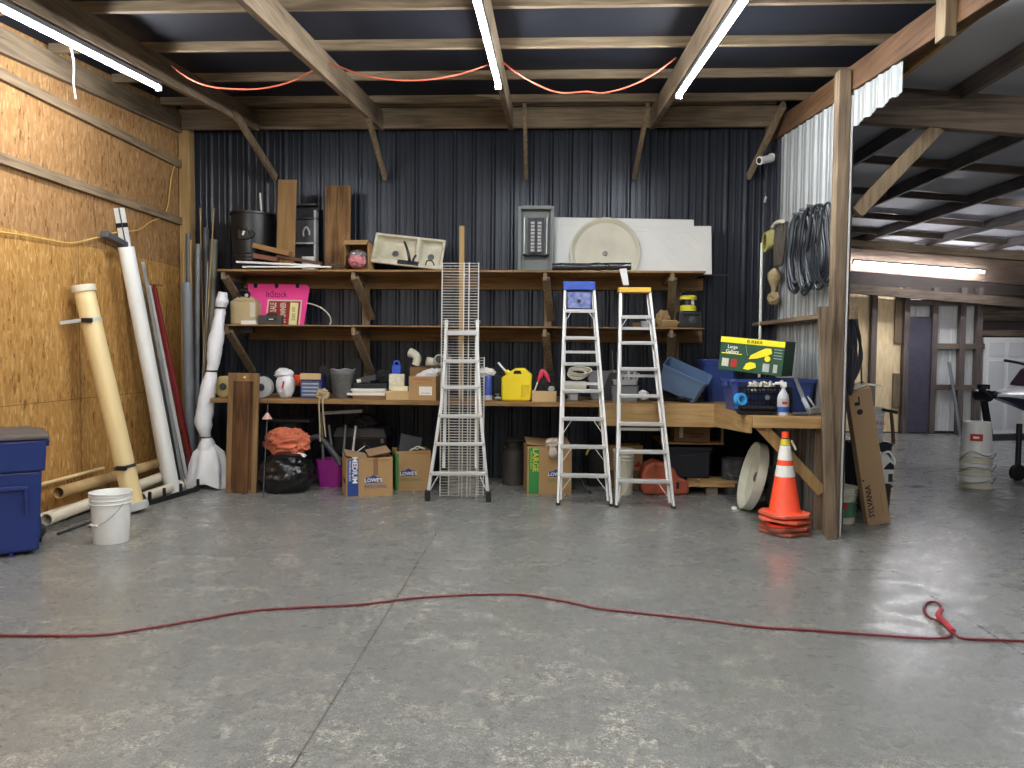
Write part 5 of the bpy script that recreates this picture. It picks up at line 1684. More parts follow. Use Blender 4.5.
for x, z, s_, m_ in ((.05, .12, .11, M_DUST), (.20, .12, .09, M_REDINK), (.70, .08, .10, M_GREYL), (.86, .08, .06, M_GREYL)):
    put('small_picture', B().bb((wv * x, -.002, hv * z), (wv * (x + s_), 0, hv * (z + .24))), m_, t)
for k in range(4):
    put('print_line', B().bb((wv * .85, -.002, hv * (.74 - .085 * k)), (wv * .97, 0, hv * (.755 - .085 * k))), M_GREYL, t)
put('tape', B().bb((wv - .001, -.001, hv * .72), (wv + .002, .12, hv * .96)), M_CHAR, t)
# black crate with pale fittings, trays, tape, bottle, clamp
Yc = 6.85
cx, w_ = at(744, 794, Yc)
h = hz(388, 768, Yc) - ZB
t = thing('milk_crate', 'black plastic lattice crate full of pale plastic pieces', 'crate', (cx, Yc + .07, ZB))
d_ = .12
w = B()
nx, nz = 13, 4
for side in (-1, 1):
    y = side * d_ / 2
    for i in range(nx + 1):
        x = -w_ / 2 + w_ * i / nx
        w.box((x, y, h / 2), (.010, .006, h))
    for i in range(nz + 1):
        w.box((0, y, h * i / nz), (w_, .006, .011 if i < nz else .022))
for side in (-1, 1):
    x = side * w_ / 2
    for i in range(5):
        w.box((x, -d_ / 2 + d_ * i / 4, h / 2), (.006, .010, h))
    for i in range(nz + 1):
        w.box((x, 0, h * i / nz), (.006, d_, .011))
w.box((0, 0, .004), (w_, d_, .008))
put('lattice', w, M_BLACK, t)
put('emblem', B().lathe([(0, 0), (.022, 0), (.022, .003), (0, .003)], n=16).move(Matrix.Translation((-.0, -d_ / 2 - .003, h * .62)) @ MX), M_GREYP, t)
w = B()
random.seed(11)
for k_ in range(60):
    w.box((random.uniform(-w_ * .36, w_ * .36), random.uniform(-.045, .045), h * .92 + random.uniform(0, .085) * (1 - .5 * random.random())), (random.uniform(.02, .05), .018, .018), rot=(random.uniform(0, 3), random.uniform(0, 3), random.uniform(0, 3)))
tag(put('plastic_pieces', w, M_DUST, None, (cx, Yc + .07, ZB)), 'heap of pale plastic pieces filling the black crate', 'pieces', None, 'stuff')
t = thing('tray', 'black trays stacked flat in front of the black crate', 'tray', (W(756, 410, Y=6.68).x, 6.70, ZB))
put('lower_tray', B().tub(S(36, 6.7), .16, .035, taper=.9, rim=.012), M_BLACK, t)
put('upper_tray', B().tub(S(32, 6.7), .15, .03, taper=.9, rim=.012, c=(.02, .0, .04)), M_BLACKM, t)
M_TAPE = mat('sky_blue_tape', c(58, 158, 222), rough=.5, var=.08)
q = W(741, 397, Y=6.66)
solo('tape_roll', 'sky blue roll of tape on the black trays', 'tape', B().lathe([(.03, -.025), (.055, -.025), (.055, .025), (.03, .025)], n=22, close=True).move(Matrix.Rotation(R(80), 4, 'X') @ Matrix.Rotation(R(25), 4, 'Y')), M_TAPE, (q.x, 6.68, ZB + .082 + .052))
Ys = 6.66
cx, w_ = at(779, 790.5, Ys)
h = hz(382, 784, Ys) - ZB
r = w_ / 2
t = thing('spray_bottle', 'clear spray bottle with a blue label on the workbench front', 'bottle', (cx, Ys, ZB))
put('body', B().lathe([(0, 0), (r, 0), (r, h * .5), (r * .85, h * .62), (r * .35, h * .76), (r * .32, h * .84), (0, h * .84)], n=24), mat('cloudy_bottle', c(196, 200, 206), rough=.25, var=.05), t)
put('blue_label', B().lathe([(r * 1.015, h * .10), (r * 1.015, h * .26)], n=24), mat('blue_label_print', c(46, 88, 176), rough=.5), t)
put('white_label', B().lathe([(r * 1.014, h * .26), (r * 1.014, h * .50)], n=24), M_GREYL, t)
put('red_mark', B().box((-.002, -r * 1.02, h * .38), (r * .9, .003, h * .07)), M_REDINK, t)
w = B(); w.box((0, 0, h * .90), (r * .9, r * .9, h * .12)); w.box((-r * .5, 0, h * .96), (r * 1.9, r * .7, h * .08)); w.box((-r * .2, 0, h * .86), (r * .25, r * .5, h * .14), rot=(0, -.4, 0)); put('trigger_head', w, M_WHITE, t, bev=.004)
# bar clamp leaning against the tote
Yk = 6.78
a, e = W(810, 409, Y=6.66), W(795, 378, Y=6.92)
a.z = ZB
t = thing('bar_clamp', 'grey metal bar clamp leaning on the blue tote behind the spray bottle', 'clamp', a)
v = e - a
put('bar', B().beam((0, 0, .01), v, .03, .02, up=(0, 1, 0)), M_STEEL, t, bev=.002)
put('jaw', B().beam((-.02, -.02, .035), V((.07, 0, .06)), .04, .05), M_GREYP, t, bev=.006)
put('jaw', B().beam(v * .45, v * .18 + V((.0, -.03, 0)), .03, .03), M_GREYL, t, bev=.004)
put('handle', B().cyl((-.16, -.02, .012), (-.03, -.02, .02), .011, n=10), M_STEEL, t)
put('screw', B().cyl((.05, -.01, .05), v * .5 + V((.05, 0, 0)), .009, n=10), M_STEEL, t)
for k, (px, py) in enumerate(((800, 412), (814, 411), (819, 409))):
    q = W(px, py, Y=6.62)
    solo('hand_tool', ['small dark pliers lying right of the spray bottle', 'short steel spanner lying beside the bar clamp', 'red handled screwdriver lying at the end of the bench'][k], 'tool', B().tube([(-.06, 0, .012), (0, .01, .012), (.06, .0, .012)], [.006, .011, .008], n=8), [M_CHAR, M_STEEL, M_RED][k], (min(q.x, 2.38), 6.60 + .04 * k, ZB), (0, 0, .3 * k))

# ------------------------------------------------------------------ under the workbench
# black bin liner with an orange cloth on top
p = FL(290, 496)
w = B(); w.blob((0, 0, .20), (S(29, 7.9), .26, .23), .07, 1.8, 50, sub=5)
for v in w.bm.verts:
    f = v.co.z
    if v.co.z < .05: v.co.z = max(0, v.co.z * .5)
    a = math.atan2(v.co.y, v.co.x)
    v.co += V((math.cos(a), math.sin(a), .3)) * (.03 * noise.noise(V((v.co.x * 7, v.co.y * 7, v.co.z * 16))) - .02 * abs(noise.noise(v.co * 13)))
solo('bin_liner', 'full black bin liner sitting under the left part of the workbench', 'bag', w, M_BLACKBAG, (W(287, 480, Y=p.y + .26).x, p.y + .26, 0), ang=70)
M_RUST = mat('rust_orange_cloth', c(204, 112, 82), rough=.9, bump=.5, bscale=12)
q = W(288, 446, Y=8.0)
w = B(); w.blob((0, 0, .10), (S(22, 8.0), .15, S(15, 8)), .32, 1.9, 53, sub=5)
t = solo('orange_cloth', 'crumpled rust orange cloth heaped on the black bin liner', 'cloth', w, M_RUST, (q.x - .05, 8.12, q.z - .08), ang=80)
put('white_lining', B().blob((.10, -.09, -.03), (.13, .06, .035), .4, 2.2, 57, sub=4), M_BAG, t, ang=80)
# thin rod with a funnel
a = FL(263, 498); e = W(268, 400, Y=7.88)
t = thing('thin_rod', 'thin rod with a pink funnel leaning on the bench beside the cabinet door', 'rod', (a.x, a.y, 0))
v = e - V((a.x, a.y, 0))
put('rod', B().cyl((0, 0, 0), v, .006, n=8), M_CHAR, t)
q = v * .83
put('funnel', B().lathe([(.055, -.03), (.012, .035), (.008, .035), (.05, -.03)], q, n=18), mat('pale_pink_plastic', c(196, 156, 152), rough=.5), t)
# purple bin
cx, w_ = at(317, 339, 8.2)
h = hz(460, 328, 8.2)
t = thing('purple_bin', 'small purple waste bin behind the box marked medium', 'bin', (cx, 8.32, 0))
put('body', B().tub(w_ * 1.15, .24, h, taper=.84, rim=.012), mat('magenta_plastic', c(142, 30, 126), rough=.45), t)
# black case on the boxes, white frame chair, black arm
cx, w_ = at(329, 382, 8.25)
z0, z1 = hz(458, 355, 8.25), hz(430, 355, 8.25)
box_at('carton_stack', 'plain brown carton under the black cooler case', 'box', 342, 384, 458, 494, 8.50, .4, M_CARDD, z=0)
t = thing('cooler_case', 'long black case with a sloped lid lying behind the box marked medium', 'case', (cx, 8.62, z0 + .004))
put('body', B().box((0, 0, (z1 - z0) * .32), (w_, .36, (z1 - z0) * .64), taper=(1.04, 1.04)), M_BLACK, t, bev=.01)
put('lid', B().box((0, 0, (z1 - z0) * .82), (w_ * 1.06, .39, (z1 - z0) * .36), taper=(.86, .84)), M_CHAR, t, bev=.012)
put('latch', B().box((w_ * .44, -.19, (z1 - z0) * .55), (.03, .02, .05)), M_GREYP, t)
for k, (x, y, x2, y2, m_, lab) in enumerate(((351, 456, 365, 446, M_PAPER, 'white strip of paper sticking up from the box marked medium'), (364, 443, 372, 450, M_CHAR, 'dark plastic handle on the black case front'))):
    a, e = W(x, y, Y=8.05), W(x2, y2, Y=8.2)
    solo('paper_strip' if not k else 'plastic_grip', lab, 'scrap', B().beam((0, 0, 0), e - a, .008, .022 if not k else .012, up=(0, 1, 0)), m_, a)
# folding sawhorse/chair frame in pale metal
P_ = lambda x, y, Y=8.35: W(x, y, Y=Y)
o_ = P_(322, 490); o_.z = 0
t = thing('folding_stand', 'pale folding metal stand frame behind the black case', 'stand', o_)
put('top_bar', B().beam(P_(324, 413) - o_, P_(362, 411) - o_, .035, .035), M_GREYL, t)
for x0_, y0_, x1_ in ((322, 400, 324), (329, 413, 337), (346, 413, 341), (356, 414, 349)):
    q0, q1 = P_(x0_, y0_ + 12) - o_, P_(x1_, 470) - o_
    q1.z = .0
    put('leg', B().beam(q0, q1, .02, .03, up=(0, 1, 0)), M_GREYP if x0_ < 350 else M_WHITE, t)
a, e = W(306, 443, Y=8.15), W(337, 458, Y=8.05)
mid = W(319, 437, Y=8.12)
solo('chair_arm', 'dark grey bent plastic arm between the orange cloth and the box marked medium', 'arm', B().tube([(0, 0, 0), mid - a, e - a, W(341, 466, Y=8.0) - a], [.02, .034, .034, .028], n=10), M_CHAR, a)
solo('tool_tray', 'dark tray shelf bracket hanging under the bench above the orange cloth', 'tray', B().box((0, 0, 0), (S(44, 8.4), .2, .03)).hull([(-.15, 0, -.015), (.10, 0, -.015), (-.06, .0, -.09), (.04, 0, -.09), (-.1, .1, -.015), (.08, .1, -.015), (-.05, .08, -.09), (.03, .08, -.09)]), M_CHAR, W(291, 420, Y=8.4))
solo('black_sack', 'black folded sack on top of the black case under the bench', 'sack', B().blob((0, 0, .07), (.12, .09, .09), .35, 2.2, 60, sub=4), M_BLACKM, (W(362, 422, Y=8.4).x, 8.55, z1 + .0))

# moving boxes
def move_box(label, x0, x1, y0, y1, dep, rot, strip_m, strip_txt, strip_side, mk, logo_x=.60, z=0, Yf=None, strip2='moving box', ink=None, flaps=True):
    p = FL((x0 + x1) / 2, y1)
    Yf = Yf or p.y
    cx, w_ = at(x0, x1, Yf)
    h = hz(y0, (x0 + x1) / 2, Yf)
    t = thing('moving_box', label, 'box', (cx, Yf + dep / 2, 0), (0, 0, rot))
    th = .005
    put('body', B().bb((-w_ / 2, -dep / 2, 0), (w_ / 2, dep / 2, th)).bb((-w_ / 2, -dep / 2, th), (w_ / 2, -dep / 2 + th, h)).bb((-w_ / 2, dep / 2 - th, th), (w_ / 2, dep / 2, h)).bb((-w_ / 2, -dep / 2 + th, th), (-w_ / 2 + th, dep / 2 - th, h)).bb((w_ / 2 - th, -dep / 2 + th, th), (w_ / 2, dep / 2 - th, h)), mk, t)
    return t, w_, h, dep
def logo(t, x, z, s_, y, ink=M_BINK):
    put('logo_badge', B().prism([(-s_, -.32 * s_), (s_, -.32 * s_), (s_, .28 * s_), (.62 * s_, .36 * s_), (.50 * s_, .36 * s_), (0, .66 * s_), (-.50 * s_, .36 * s_), (-.62 * s_, .36 * s_), (-s_, .28 * s_)], .0015).move(Matrix.Translation((x, y, z)) @ MX), M_BINK, t)
    text(t, "LOWE'S", .62 * s_, (x, y - .002, z - .02 * s_), M_WINK, bold=.02)
    text(t, 'IMPROVING', .62 * s_, (x + .25 * s_, y - .0005, z - .85 * s_), ink, sx=.85)
# medium
t, w_, h, dp = move_box('cardboard box marked medium with a blue strip, on the floor', 340, 386, 458, 500, .36, R(22), None, None, None, M_CARD, Yf=7.72)
y = -dp / 2
put('blue_strip', B().bb((-w_ / 2 + .012, y - .0015, .012), (-w_ / 2 + .125, y, h - .01)), M_BINK, t)
text(t, 'MEDIUM', .075, (-w_ / 2 + .085, y - .002, h * .70), M_WINK, rot=(R(90), R(90), 0), bold=.02)
text(t, 'MOVING BOX', .034, (-w_ / 2 + .036, y - .002, h * .68), M_WINK, rot=(R(90), R(90), 0))
text(t, 'Contents and Destination', .026, (w_ * .18, y - .001, h * .93), M_BROWNINK, sx=.9)
logo(t, w_ * .08, h * .42, .085, y)
put('tape', B().bb((w_ * .08, y - .001, h * .55), (w_ * .18, y, h)), M_CARDD, t)
text(t, 'Fragile', .09, (-w_ / 2 - .001, 0, h * .4), M_INK, rot=(R(90), 0, R(-90)))
for sx, an in ((-1, 25), (1, -20)):
    put('flap', B().box((sx * w_ * .25, sx * .02 + .02, h + .03 + .012 * sx), (w_ * .48, .3, .005), rot=(R(6), R(an * .5), 0)), M_CARDG, t)
# second box
t, w_, h, dp = move_box('cardboard box with a green side and blue logo between the medium box and narrow ladder', 391, 426, 451, 492, .34, R(19), None, None, None, M_CARD, Yf=8.08)
y = -dp / 2
put('green_side', B().bb((-w_ / 2 - .0015, -dp / 2 + .02, .01), (-w_ / 2, dp / 2 - .02, h * .9)), M_GINK, t)
put('green_strip', B().bb((-w_ / 2 + .002, y - .0012, .012), (-w_ / 2 + .03, y, h - .02)), M_GINK, t)
logo(t, -w_ * .14, h * .44, .085, y, M_GINK)
text(t, 'Contents and Destination', .024, (w_ * .12, y - .001, h * .94), M_BROWNINK, sx=.9)
bx = (t.location.x, t.location.y)
t = thing('monitor', 'black flat screen box poking out of the box with the green side', 'electronics', (bx[0], bx[1], .42), (R(-8), R(12), R(19)))
put('case', B().bb((-.15, -.03, -.1), (.10, .03, h - .42 + .15)), M_BLACK, t, bev=.008)
put('screen', B().bb((-.14, -.033, -.05), (.09, -.03, h - .42 + .14)), M_CHAR, t)
solo('cable_scraps', 'tangle of pale cables on the rim of the box with the green side', 'cables', B().tube([(.0, -.1, 0), (.04, -.12, .03), (.09, -.08, .02), (.12, -.12, .04), (.17, -.08, .02)], .008).tube([(.02, -.06, .0), (.08, -.1, .05), (.14, -.04, .03)], .007), M_DUST, (bx[0], bx[1], h - .01))
# large box
t, w_, h, dp = move_box('cardboard box marked large with a green strip behind the blue topped ladder', 526, 571, 446.5, 496, .38, R(8), None, None, None, M_CARD, Yf=8.02)
y = -dp / 2
put('green_strip', B().bb((-w_ / 2 + .015, y - .0015, .008), (-w_ / 2 + .125, y, h - .015)), M_GINK, t)
text(t, 'LARGE', .085, (-w_ / 2 + .085, y - .002, h * .72), M_YELD, rot=(R(90), R(90), 0), bold=.02)
text(t, 'MOVING BOX', .03, (-w_ / 2 + .04, y - .002, h * .72), M_YELD, rot=(R(90), R(90), 0))
logo(t, w_ * .16, h * .42, .085, y, M_GINK)
for sx in (-1, 1):
    put('flap', B().box((sx * w_ * .25, .06, h + .025), (w_ * .49, dp * .8, .005), rot=(R(9), R(sx * -6), 0)), M_CARD, t)
bx = (t.location.x, t.location.y)
t = solo('white_gloves', 'pale crumpled work gloves hanging over the front of the box marked large', 'gloves', B().blob((0, 0, .02), (.075, .05, .06), .4, 2.2, 63, sub=4).blob((.0, -.035, -.07), (.05, .012, .06), .3, 2.2, 64, sub=3), mat('dusty_glove_cloth', c(190, 174, 160), rough=.9), (bx[0] + .06, bx[1] - dp / 2 + .0, h + .012), ang=80)
# milk can
cx, w_ = at(503, 526, 8.55)
r = w_ / 2
h = hz(439, 514, 8.55)
M_CAN = mat('dark_iron_milk_can', c(66, 62, 56), rough=.6, var=.2, scale=5)
t = thing('milk_can', 'old dark metal milk can left of the box marked large', 'milk can', (cx, 8.62, 0))
put('body', B().lathe([(0, 0), (r, 0), (r * 1.02, .015), (r, .03), (r, h * .66), (r * .9, h * .74), (r * .55, h * .82), (r * .55, h * .92), (r * .66, h * .95), (0, h * .95)], n=32), M_CAN, t)
put('lid', B().lathe([(r * .5, h * .94), (r * .98, h * .955), (r, h * .975), (r * .9, h), (r * .3, h * 1.0), (0, h * .99)], n=32), M_CAN, t)
for sx in (-1, 1):
    put('handle', B().tube([(sx * r * .62, -r * .25, h * .77), (sx * r * .85, -r * .3, h * .86), (sx * r * .85, r * .3, h * .86), (sx * r * .62, r * .25, h * .77)], .012, n=8), M_CAN, t)
# clutter behind the ladders
t = thing('rake_handle', 'black cane with a curved foot behind the blue topped ladder', 'cane', FL(590, 494))
put('shaft', B().tube([(0, 0, .015), (-.06, .04, .08), (-.20, .25, .38), (-.22, .3, .42)], .011, n=8), M_BLACK, t)
put('tip', B().ball((0, 0, .018), .018), M_RUB, t)
solo('yellow_strap', 'short yellow strap loop behind the blue topped ladder', 'strap', B().tube([(0, 0, 0), (.03, .0, .06), (.07, 0, .09)], .012, n=8), M_YELD, W(586, 455, Y=8.5))
box_at('dark_bin', 'dark square bin in shadow behind the two stepladders', 'bin', 590, 618, 444, 487, 8.55, .3, M_BLACKM, z=0)
# white bucket and box behind the yellow topped ladder
cx, w_ = at(616, 638, 8.0)
bh = hz(449, 627, 8.05)
pk = pail('bucket', 'white lidded bucket behind the yellow topped ladder', (cx, 8.13, 0), w_ / 2 * .95, bh * .96, M_DUST, lid=M_WHITE, handle=True)
cx, w_ = at(612, 646, 8.35)
box_at('plain_carton', 'plain carton under the tan carton with a dark badge', 'box', 614, 644, 471, 490, 8.45, .28, M_CARDD, z=0)
zb = hz(471, 630, 8.45) + .002
t = thing('carton', 'tan carton with a dark badge behind the lidded bucket', 'box', (cx, 8.6, zb))
h = hz(446, 630, 8.45) - zb
put('body', B().bb((-w_ / 2, -.14, 0), (w_ / 2, .14, h)), M_CARD, t, bev=.003)
put('badge', B().lathe([(0, 0), (.075, 0), (.075, .002), (0, .002)], n=20).move(Matrix.Translation((.02, -.14, h * .5)) @ MX), M_CHAR, t)
put('red_triangle', B().prism([(.08, .02), (.16, .02), (.15, .10)], .002).move(Matrix.Translation((0, -.14, h * .08)) @ MX), M_REDINK, t)
solo('red_wire', 'bunch of thin dark wires on the tan carton behind the ladder', 'wires', B().tube([(-.12, -.05, 0), (-.05, -.06, .12), (.0, -.05, .03), (.06, -.05, .10), (.1, -.05, 0)], .005), M_CHAR, (cx, 8.6, zb + h))
# terracotta case
p = FL(668, 494)
cx, w_ = at(644, 693, 8.05)
M_TERRA = mat('terracotta_plastic', c(160, 78, 54), rough=.55, var=.08)
hh = hz(462, 655, 8.05)
t = thing('terracotta_case', 'rounded terracotta plastic case on the floor behind the yellow topped ladder', 'case', (cx, 8.22, 0), (0, 0, .08))
hw = w_ / 2
ol = [(-hw * .9, 0), (hw * .95, 0), (hw, hh * .12), (hw * .98, hh * .40), (hw * .55, hh * .52), (hw * .35, hh * .78), (-hw * .1, hh * .95), (-hw * .45, hh), (-hw * .85, hh * .88), (-hw, hh * .6), (-hw * 1.0, hh * .2)]
put('shell', B().prism(ol, .26, Matrix.Translation((0, .13, 0)) @ MX), M_TERRA, t, bev=.03)
put('seam', B().bb((-hw * .5, -.134, hh * .02), (-hw * .46, -.128, hh * .96)), M_CARDD, t)
put('latch', B().bb((hw * .42, -.142, hh * .20), (hw * .54, -.13, hh * .40)), M_BLACK, t, bev=.005)
put('band', B().bb((hw * .0, -.135, hh * .36), (hw * .94, -.13, hh * .41)), M_TERRA, t)
# dark tote on a low lumber stack
t_h = hz(477, 712, 8.35)
for k, (y0_, z0, lab) in enumerate(((8.15, 0, 'front'), (8.55, 0, 'rear'))):
    for j, px in enumerate((672, 709)):
        x = W(px, 485, Y=8.3).x
        solo('support_block', 'short timber block %s under the %s of the lumber stack' % (['at the left', 'at the right'][j], lab), 'block', B().bb((-.06, -.06, 0), (.06, .06, .09)), M_GREYW_X, (x, y0_ + .05, 0), bev=.003)
zz = .092
for j, (x0_, x1_, y_, m_) in enumerate(((663, 734, 8.12, M_NEW_X), (660, 728, 8.26, M_NEW_X), (665, 733, 8.40, M_W_X), (668, 737, 8.54, M_W_X))):
    cx, w_ = at(x0_, x1_, 8.3)
    solo('lumber_board', ['front', 'second', 'third', 'rear'][j] + ' pale board of the low lumber stack under the dark tote', 'board', B().bb((-w_ / 2, -.06, 0), (w_ / 2, .06, .035)), m_, (cx, y_ + .06, zz), bev=.002)
for j, (x0_, x1_, y_) in enumerate(((700, 737, 8.14), (690, 735, 8.30))):
    cx, w_ = at(x0_, x1_, 8.3)
    solo('lumber_board', ['short top board at the front right of the low lumber stack', 'short top board at the rear right of the low lumber stack'][j], 'board', B().bb((-w_ / 2, -.06, 0), (w_ / 2, .06, .03)), M_NEW_X, (cx, y_ + .06, zz + .037), bev=.002)
cx, w_ = at(664, 712, 8.35)
z_ = zz + .07
hh = min(hz(447, 690, 8.3), zl - .05) - z_
t = thing('dark_tote', 'large navy black tote on the low lumber stack under the bench', 'tote', (cx, 8.45, z_))
M_NAVY = mat('navy_black_plastic', c(22, 26, 38), rough=.5, var=.1)
put('body', B().box((0, 0, hh * .45), (w_ * .94, .34, hh * .9), taper=(1.04, 1.04)), M_NAVY, t, bev=.01)
put('lid', B().box((0, 0, hh * .94), (w_ * 1.03, .38, .05)), M_NAVY, t, bev=.01)
put('grip', B().bb((-w_ * .2, -.185, hh * .72), (w_ * .2, -.17, hh * .76)), M_CHAR, t)
cx, w_ = at(676, 712, 8.3)
h = hz(423.5, 694, 8.3) - zl
t = thing('carton', 'brown carton with dark print on the low shelf under the bench', 'box', (cx, 8.44, zl + .001))
put('body', B().bb((-w_ / 2, -.15, 0), (w_ / 2, .15, h)), M_CARDD, t, bev=.003)
put('tape', B().bb((-w_ * .36, -.152, h * .2), (-w_ * .26, -.15, h * .85)), M_DUST, t)
text(t, 'STOREHOUSE\nFLORIDA', h * .16, (w_ * .08, -.1515, h * .34), M_INK, bold=.02)

# round white rimmed table top leaning under the bench
q = W(756, 505, Y=7.0)
M_RIM = mat('greenish_white_enamel', c(206, 206, 190), rough=.5, var=.08)
rr_ = .335
t = thing('round_tray', 'large round off white tray on edge leaning under the bench end', 'tray', (W(757, 470, Y=7.4).x, 7.4, rr_ * .975), (0, R(-76), R(-3)))
put('dish', B().lathe([(0, -.012), (rr_ * .9, -.012), (rr_, .0), (rr_ * 1.0, .085), (rr_ * .955, .085), (rr_ * .93, .012), (rr_ * .5, .0), (0, 0)], n=56), M_RIM, t)
put('hub', B().lathe([(.05, .0), (.045, .02), (.02, .03), (0, .03)], n=20), M_STEEL, t)
q = W(748, 508, Y=6.95)
solo('cap_piece', 'tiny white cap lying on the floor in front of the round tray', 'cap', B().lathe([(0, 0), (.028, 0), (.026, .018), (0, .022)], n=14), M_WHITE, (q.x - .0, FL(747, 509).y, 0))
cx, w_ = at(741, 757, 7.9)
t = thing('paint_pail', 'dark printed metal pail in shadow behind the round tray', 'pail', (W(738, 470, Y=8.2).x, 8.3, 0))
put('body', B().lathe([(0, 0), (.14, 0), (.15, .005), (.15, .37), (.155, .38), (.14, .38), (.14, .01), (0, .01)], n=26), mat('printed_dark_pail', c(96, 96, 98), rough=.5, col2=c(40, 42, 46), scale=12), t)
put('handle', B().tube([(-.15, 0, .33), (-.1, -.14, .22), (.1, -.14, .22), (.15, 0, .33)], .004), M_STEEL, t)
t = thing('grey_drum', 'dull grey plastic drum in the dark behind the traffic cones', 'drum', (W(800, 480, Y=7.5).x - .12, 7.55, 0))
put('body', B().lathe([(0, 0), (.17, 0), (.18, .02), (.18, .36), (.19, .37), (.19, .40), (.17, .40), (.17, .03), (0, .03)], n=28), M_GREYP, t)

# ------------------------------------------------------------------ traffic cones
p = V((W(786, 500, Y=6.48).x, 6.33, 0))
M_CONE = mat('cone_orange', c(246, 78, 40), rough=.5, var=.05, scale=5)
M_CONEB = mat('cone_base_orange', c(226, 104, 76), rough=.65, var=.12, scale=6)
M_CONED = mat('scuffed_cone_base', c(200, 100, 74), rough=.75, col2=c(96, 58, 48), scale=7)
M_REFL = mat('reflective_white_collar', c(228, 226, 220), rough=.45, var=.06, scale=9)
H = .715
def cone(label, z, rz, mb, full, tilt=0):
    t = thing('traffic_cone', label, 'traffic cone', (p.x, p.y + .18, z), (0, tilt, rz), 'stacked traffic cones')
    s_ = .182; ch = .07
    w = B()
    n = 40
    rings = []
    for zz in (0, .026):
        for inner in (0, 1):
            ring = []
            for i in range(n):
                an = 2 * math.pi * (i + .5) / n
                if inner:
                    q = V((.124 * math.cos(an), .124 * math.sin(an), zz))
                else:
                    d_ = min(s_ / max(1e-6, abs(math.cos(an))), s_ / max(1e-6, abs(math.sin(an))), (2 * s_ - ch) / (abs(math.cos(an)) + abs(math.sin(an))))
                    q = V((d_ * math.cos(an), d_ * math.sin(an), zz))
                ring.append(w.bm.verts.new(q))
            rings.append(ring)
    o0, i0, o1, i1 = rings
    for A_, B_ in ((o0, o1), (o1, i1), (i1, i0), (i0, o0)):
        for i in range(n):
            j = (i + 1) % n
            w.bm.faces.new((A_[i], A_[j], B_[j], B_[i]))
    put('base', w, mb, t, bev=.004)
    prof = [(.150, .026), (.138, .04), (.128, .05), (.032, H - .06), (.030, H), (.024, H), (.024, H - .06), (.118, .05)]
    put('cone_body', B().lathe(prof if full else [(.150, .026), (.138, .036), (.132, .044), (.126, .044), (.126, .026)], n=36), M_CONE, t)
    if full:
        def rad(z_): return .128 + (.032 - .128) * (z_ - .05) / (H - .11) + .0015
        for z0, z1 in ((.335, .43), (.475, .60)):
            put('reflective_collar', B().lathe([(rad(z0), z0), (rad(z1), z1)], n=36), M_REFL, t)
        put('yellow_tape', B().lathe([(rad(.60), .605), (rad(.655), .655)], n=24), M_YELD, t)
        put('black_band', B().lathe([(rad(.655), .655), (rad(.69), .69)], n=24), M_BLACK, t)
        put('tag_end', B().beam((.045, -.02, .64), (.085, -.03, .56), .004, .018), M_DUST, t)
    return t
cone('lowest traffic cone of the stack, only its dirty base showing', .004, R(30), M_CONED, False, R(1))
cone('traffic cone base second from the floor in the stack', .046, R(8), M_CONED, False, R(-4))
cone('traffic cone base just under the top cone of the stack', .10, R(42), M_CONEB, False, R(4))
cone('top orange traffic cone with white reflective collars beside the post', .155, R(16), M_CONEB, True, R(-1))
# ------------------------------------------------------------------ hanging on the white partition
XH = 2.405
t = thing('hose_coil', 'big coil of black hoses and cables hanging on the white partition', 'coil', (XH, 7.13, 2.86))
random.seed(21)
M_HOSES = [M_CABLEB, mat('blue_black_hose', c(20, 25, 34), rough=.4, var=.15), mat('grey_hose', c(60, 68, 76), rough=.4, var=.15)]
for k in range(15):
    cy = -.34 + .052 * k + random.uniform(-.02, .02)
    hw_, hh_ = random.uniform(.10, .17), random.uniform(.30, .39)
    dx = random.uniform(-.07, .02)
    w = B()
    pts = []
    for j in range(14):
        a = 2 * math.pi * j / 14
        pts.append((dx + .03 * math.sin(a), -(cy + hw_ * math.sin(a) * (.7 if math.cos(a) > 0 else 1.1)), -hh_ + hh_ * math.cos(a) + random.uniform(-.012, .012)))
    w.tube(pts, random.choice((.011, .014, .012)), n=7, closed=True, sm=3)
    put('loop', w, M_HOSES[2] if k in (4, 10) else M_HOSES[k % 2], t)
for k in range(5):
    w = B()
    y0 = -.05 - .07 * k
    w.tube([(-.03, y0, -.25 - .05 * k), (-.05, y0 - .10, -.52 - .03 * k), (-.04, y0 - .26, -.66 - .02 * k), (-.02, y0 - .36, -.58 - .03 * k)], .010, n=7)
    put('loose_end', w, M_HOSES[k % 2], t)
put('hook', B().cyl((.078, .0, .0), (-.10, .0, .01), .012).cyl((.078, -.2, .0), (-.10, -.2, .01), .012).cyl((.078, .2, .0), (-.10, .2, .01), .012), M_STEEL, t)
def hang(px, py, X=2.42): return W(px, py, X=X)
M_ROPE = mat('yellow_green_rope', c(158, 152, 92), rough=.9, bump=.4)
M_ROPET = mat('tan_rope', c(150, 134, 100), rough=.9, bump=.4)
q = hang(768, 234, 2.36)
w = B()
for k in range(6):
    w.tube([(.012 * k - .03, (.10 + .012 * k) * math.sin(a) * .9, -.09 + .10 * math.cos(a) + .006 * k) for a in [2 * math.pi * j / 12 for j in range(12)]], .011, closed=True, sm=2)
t = solo('rope_coil', 'small yellow green rope coil hanging in the corner beside the hoses', 'rope', w, M_ROPE, q)
put('tail', B().tube([(0, -.1, -.05), (.02, -.25, -.18), (.03, -.42, -.16), (.03, -.52, -.03)], .010), M_ROPE, t)
q = hang(783, 224, 2.40)
w = B()
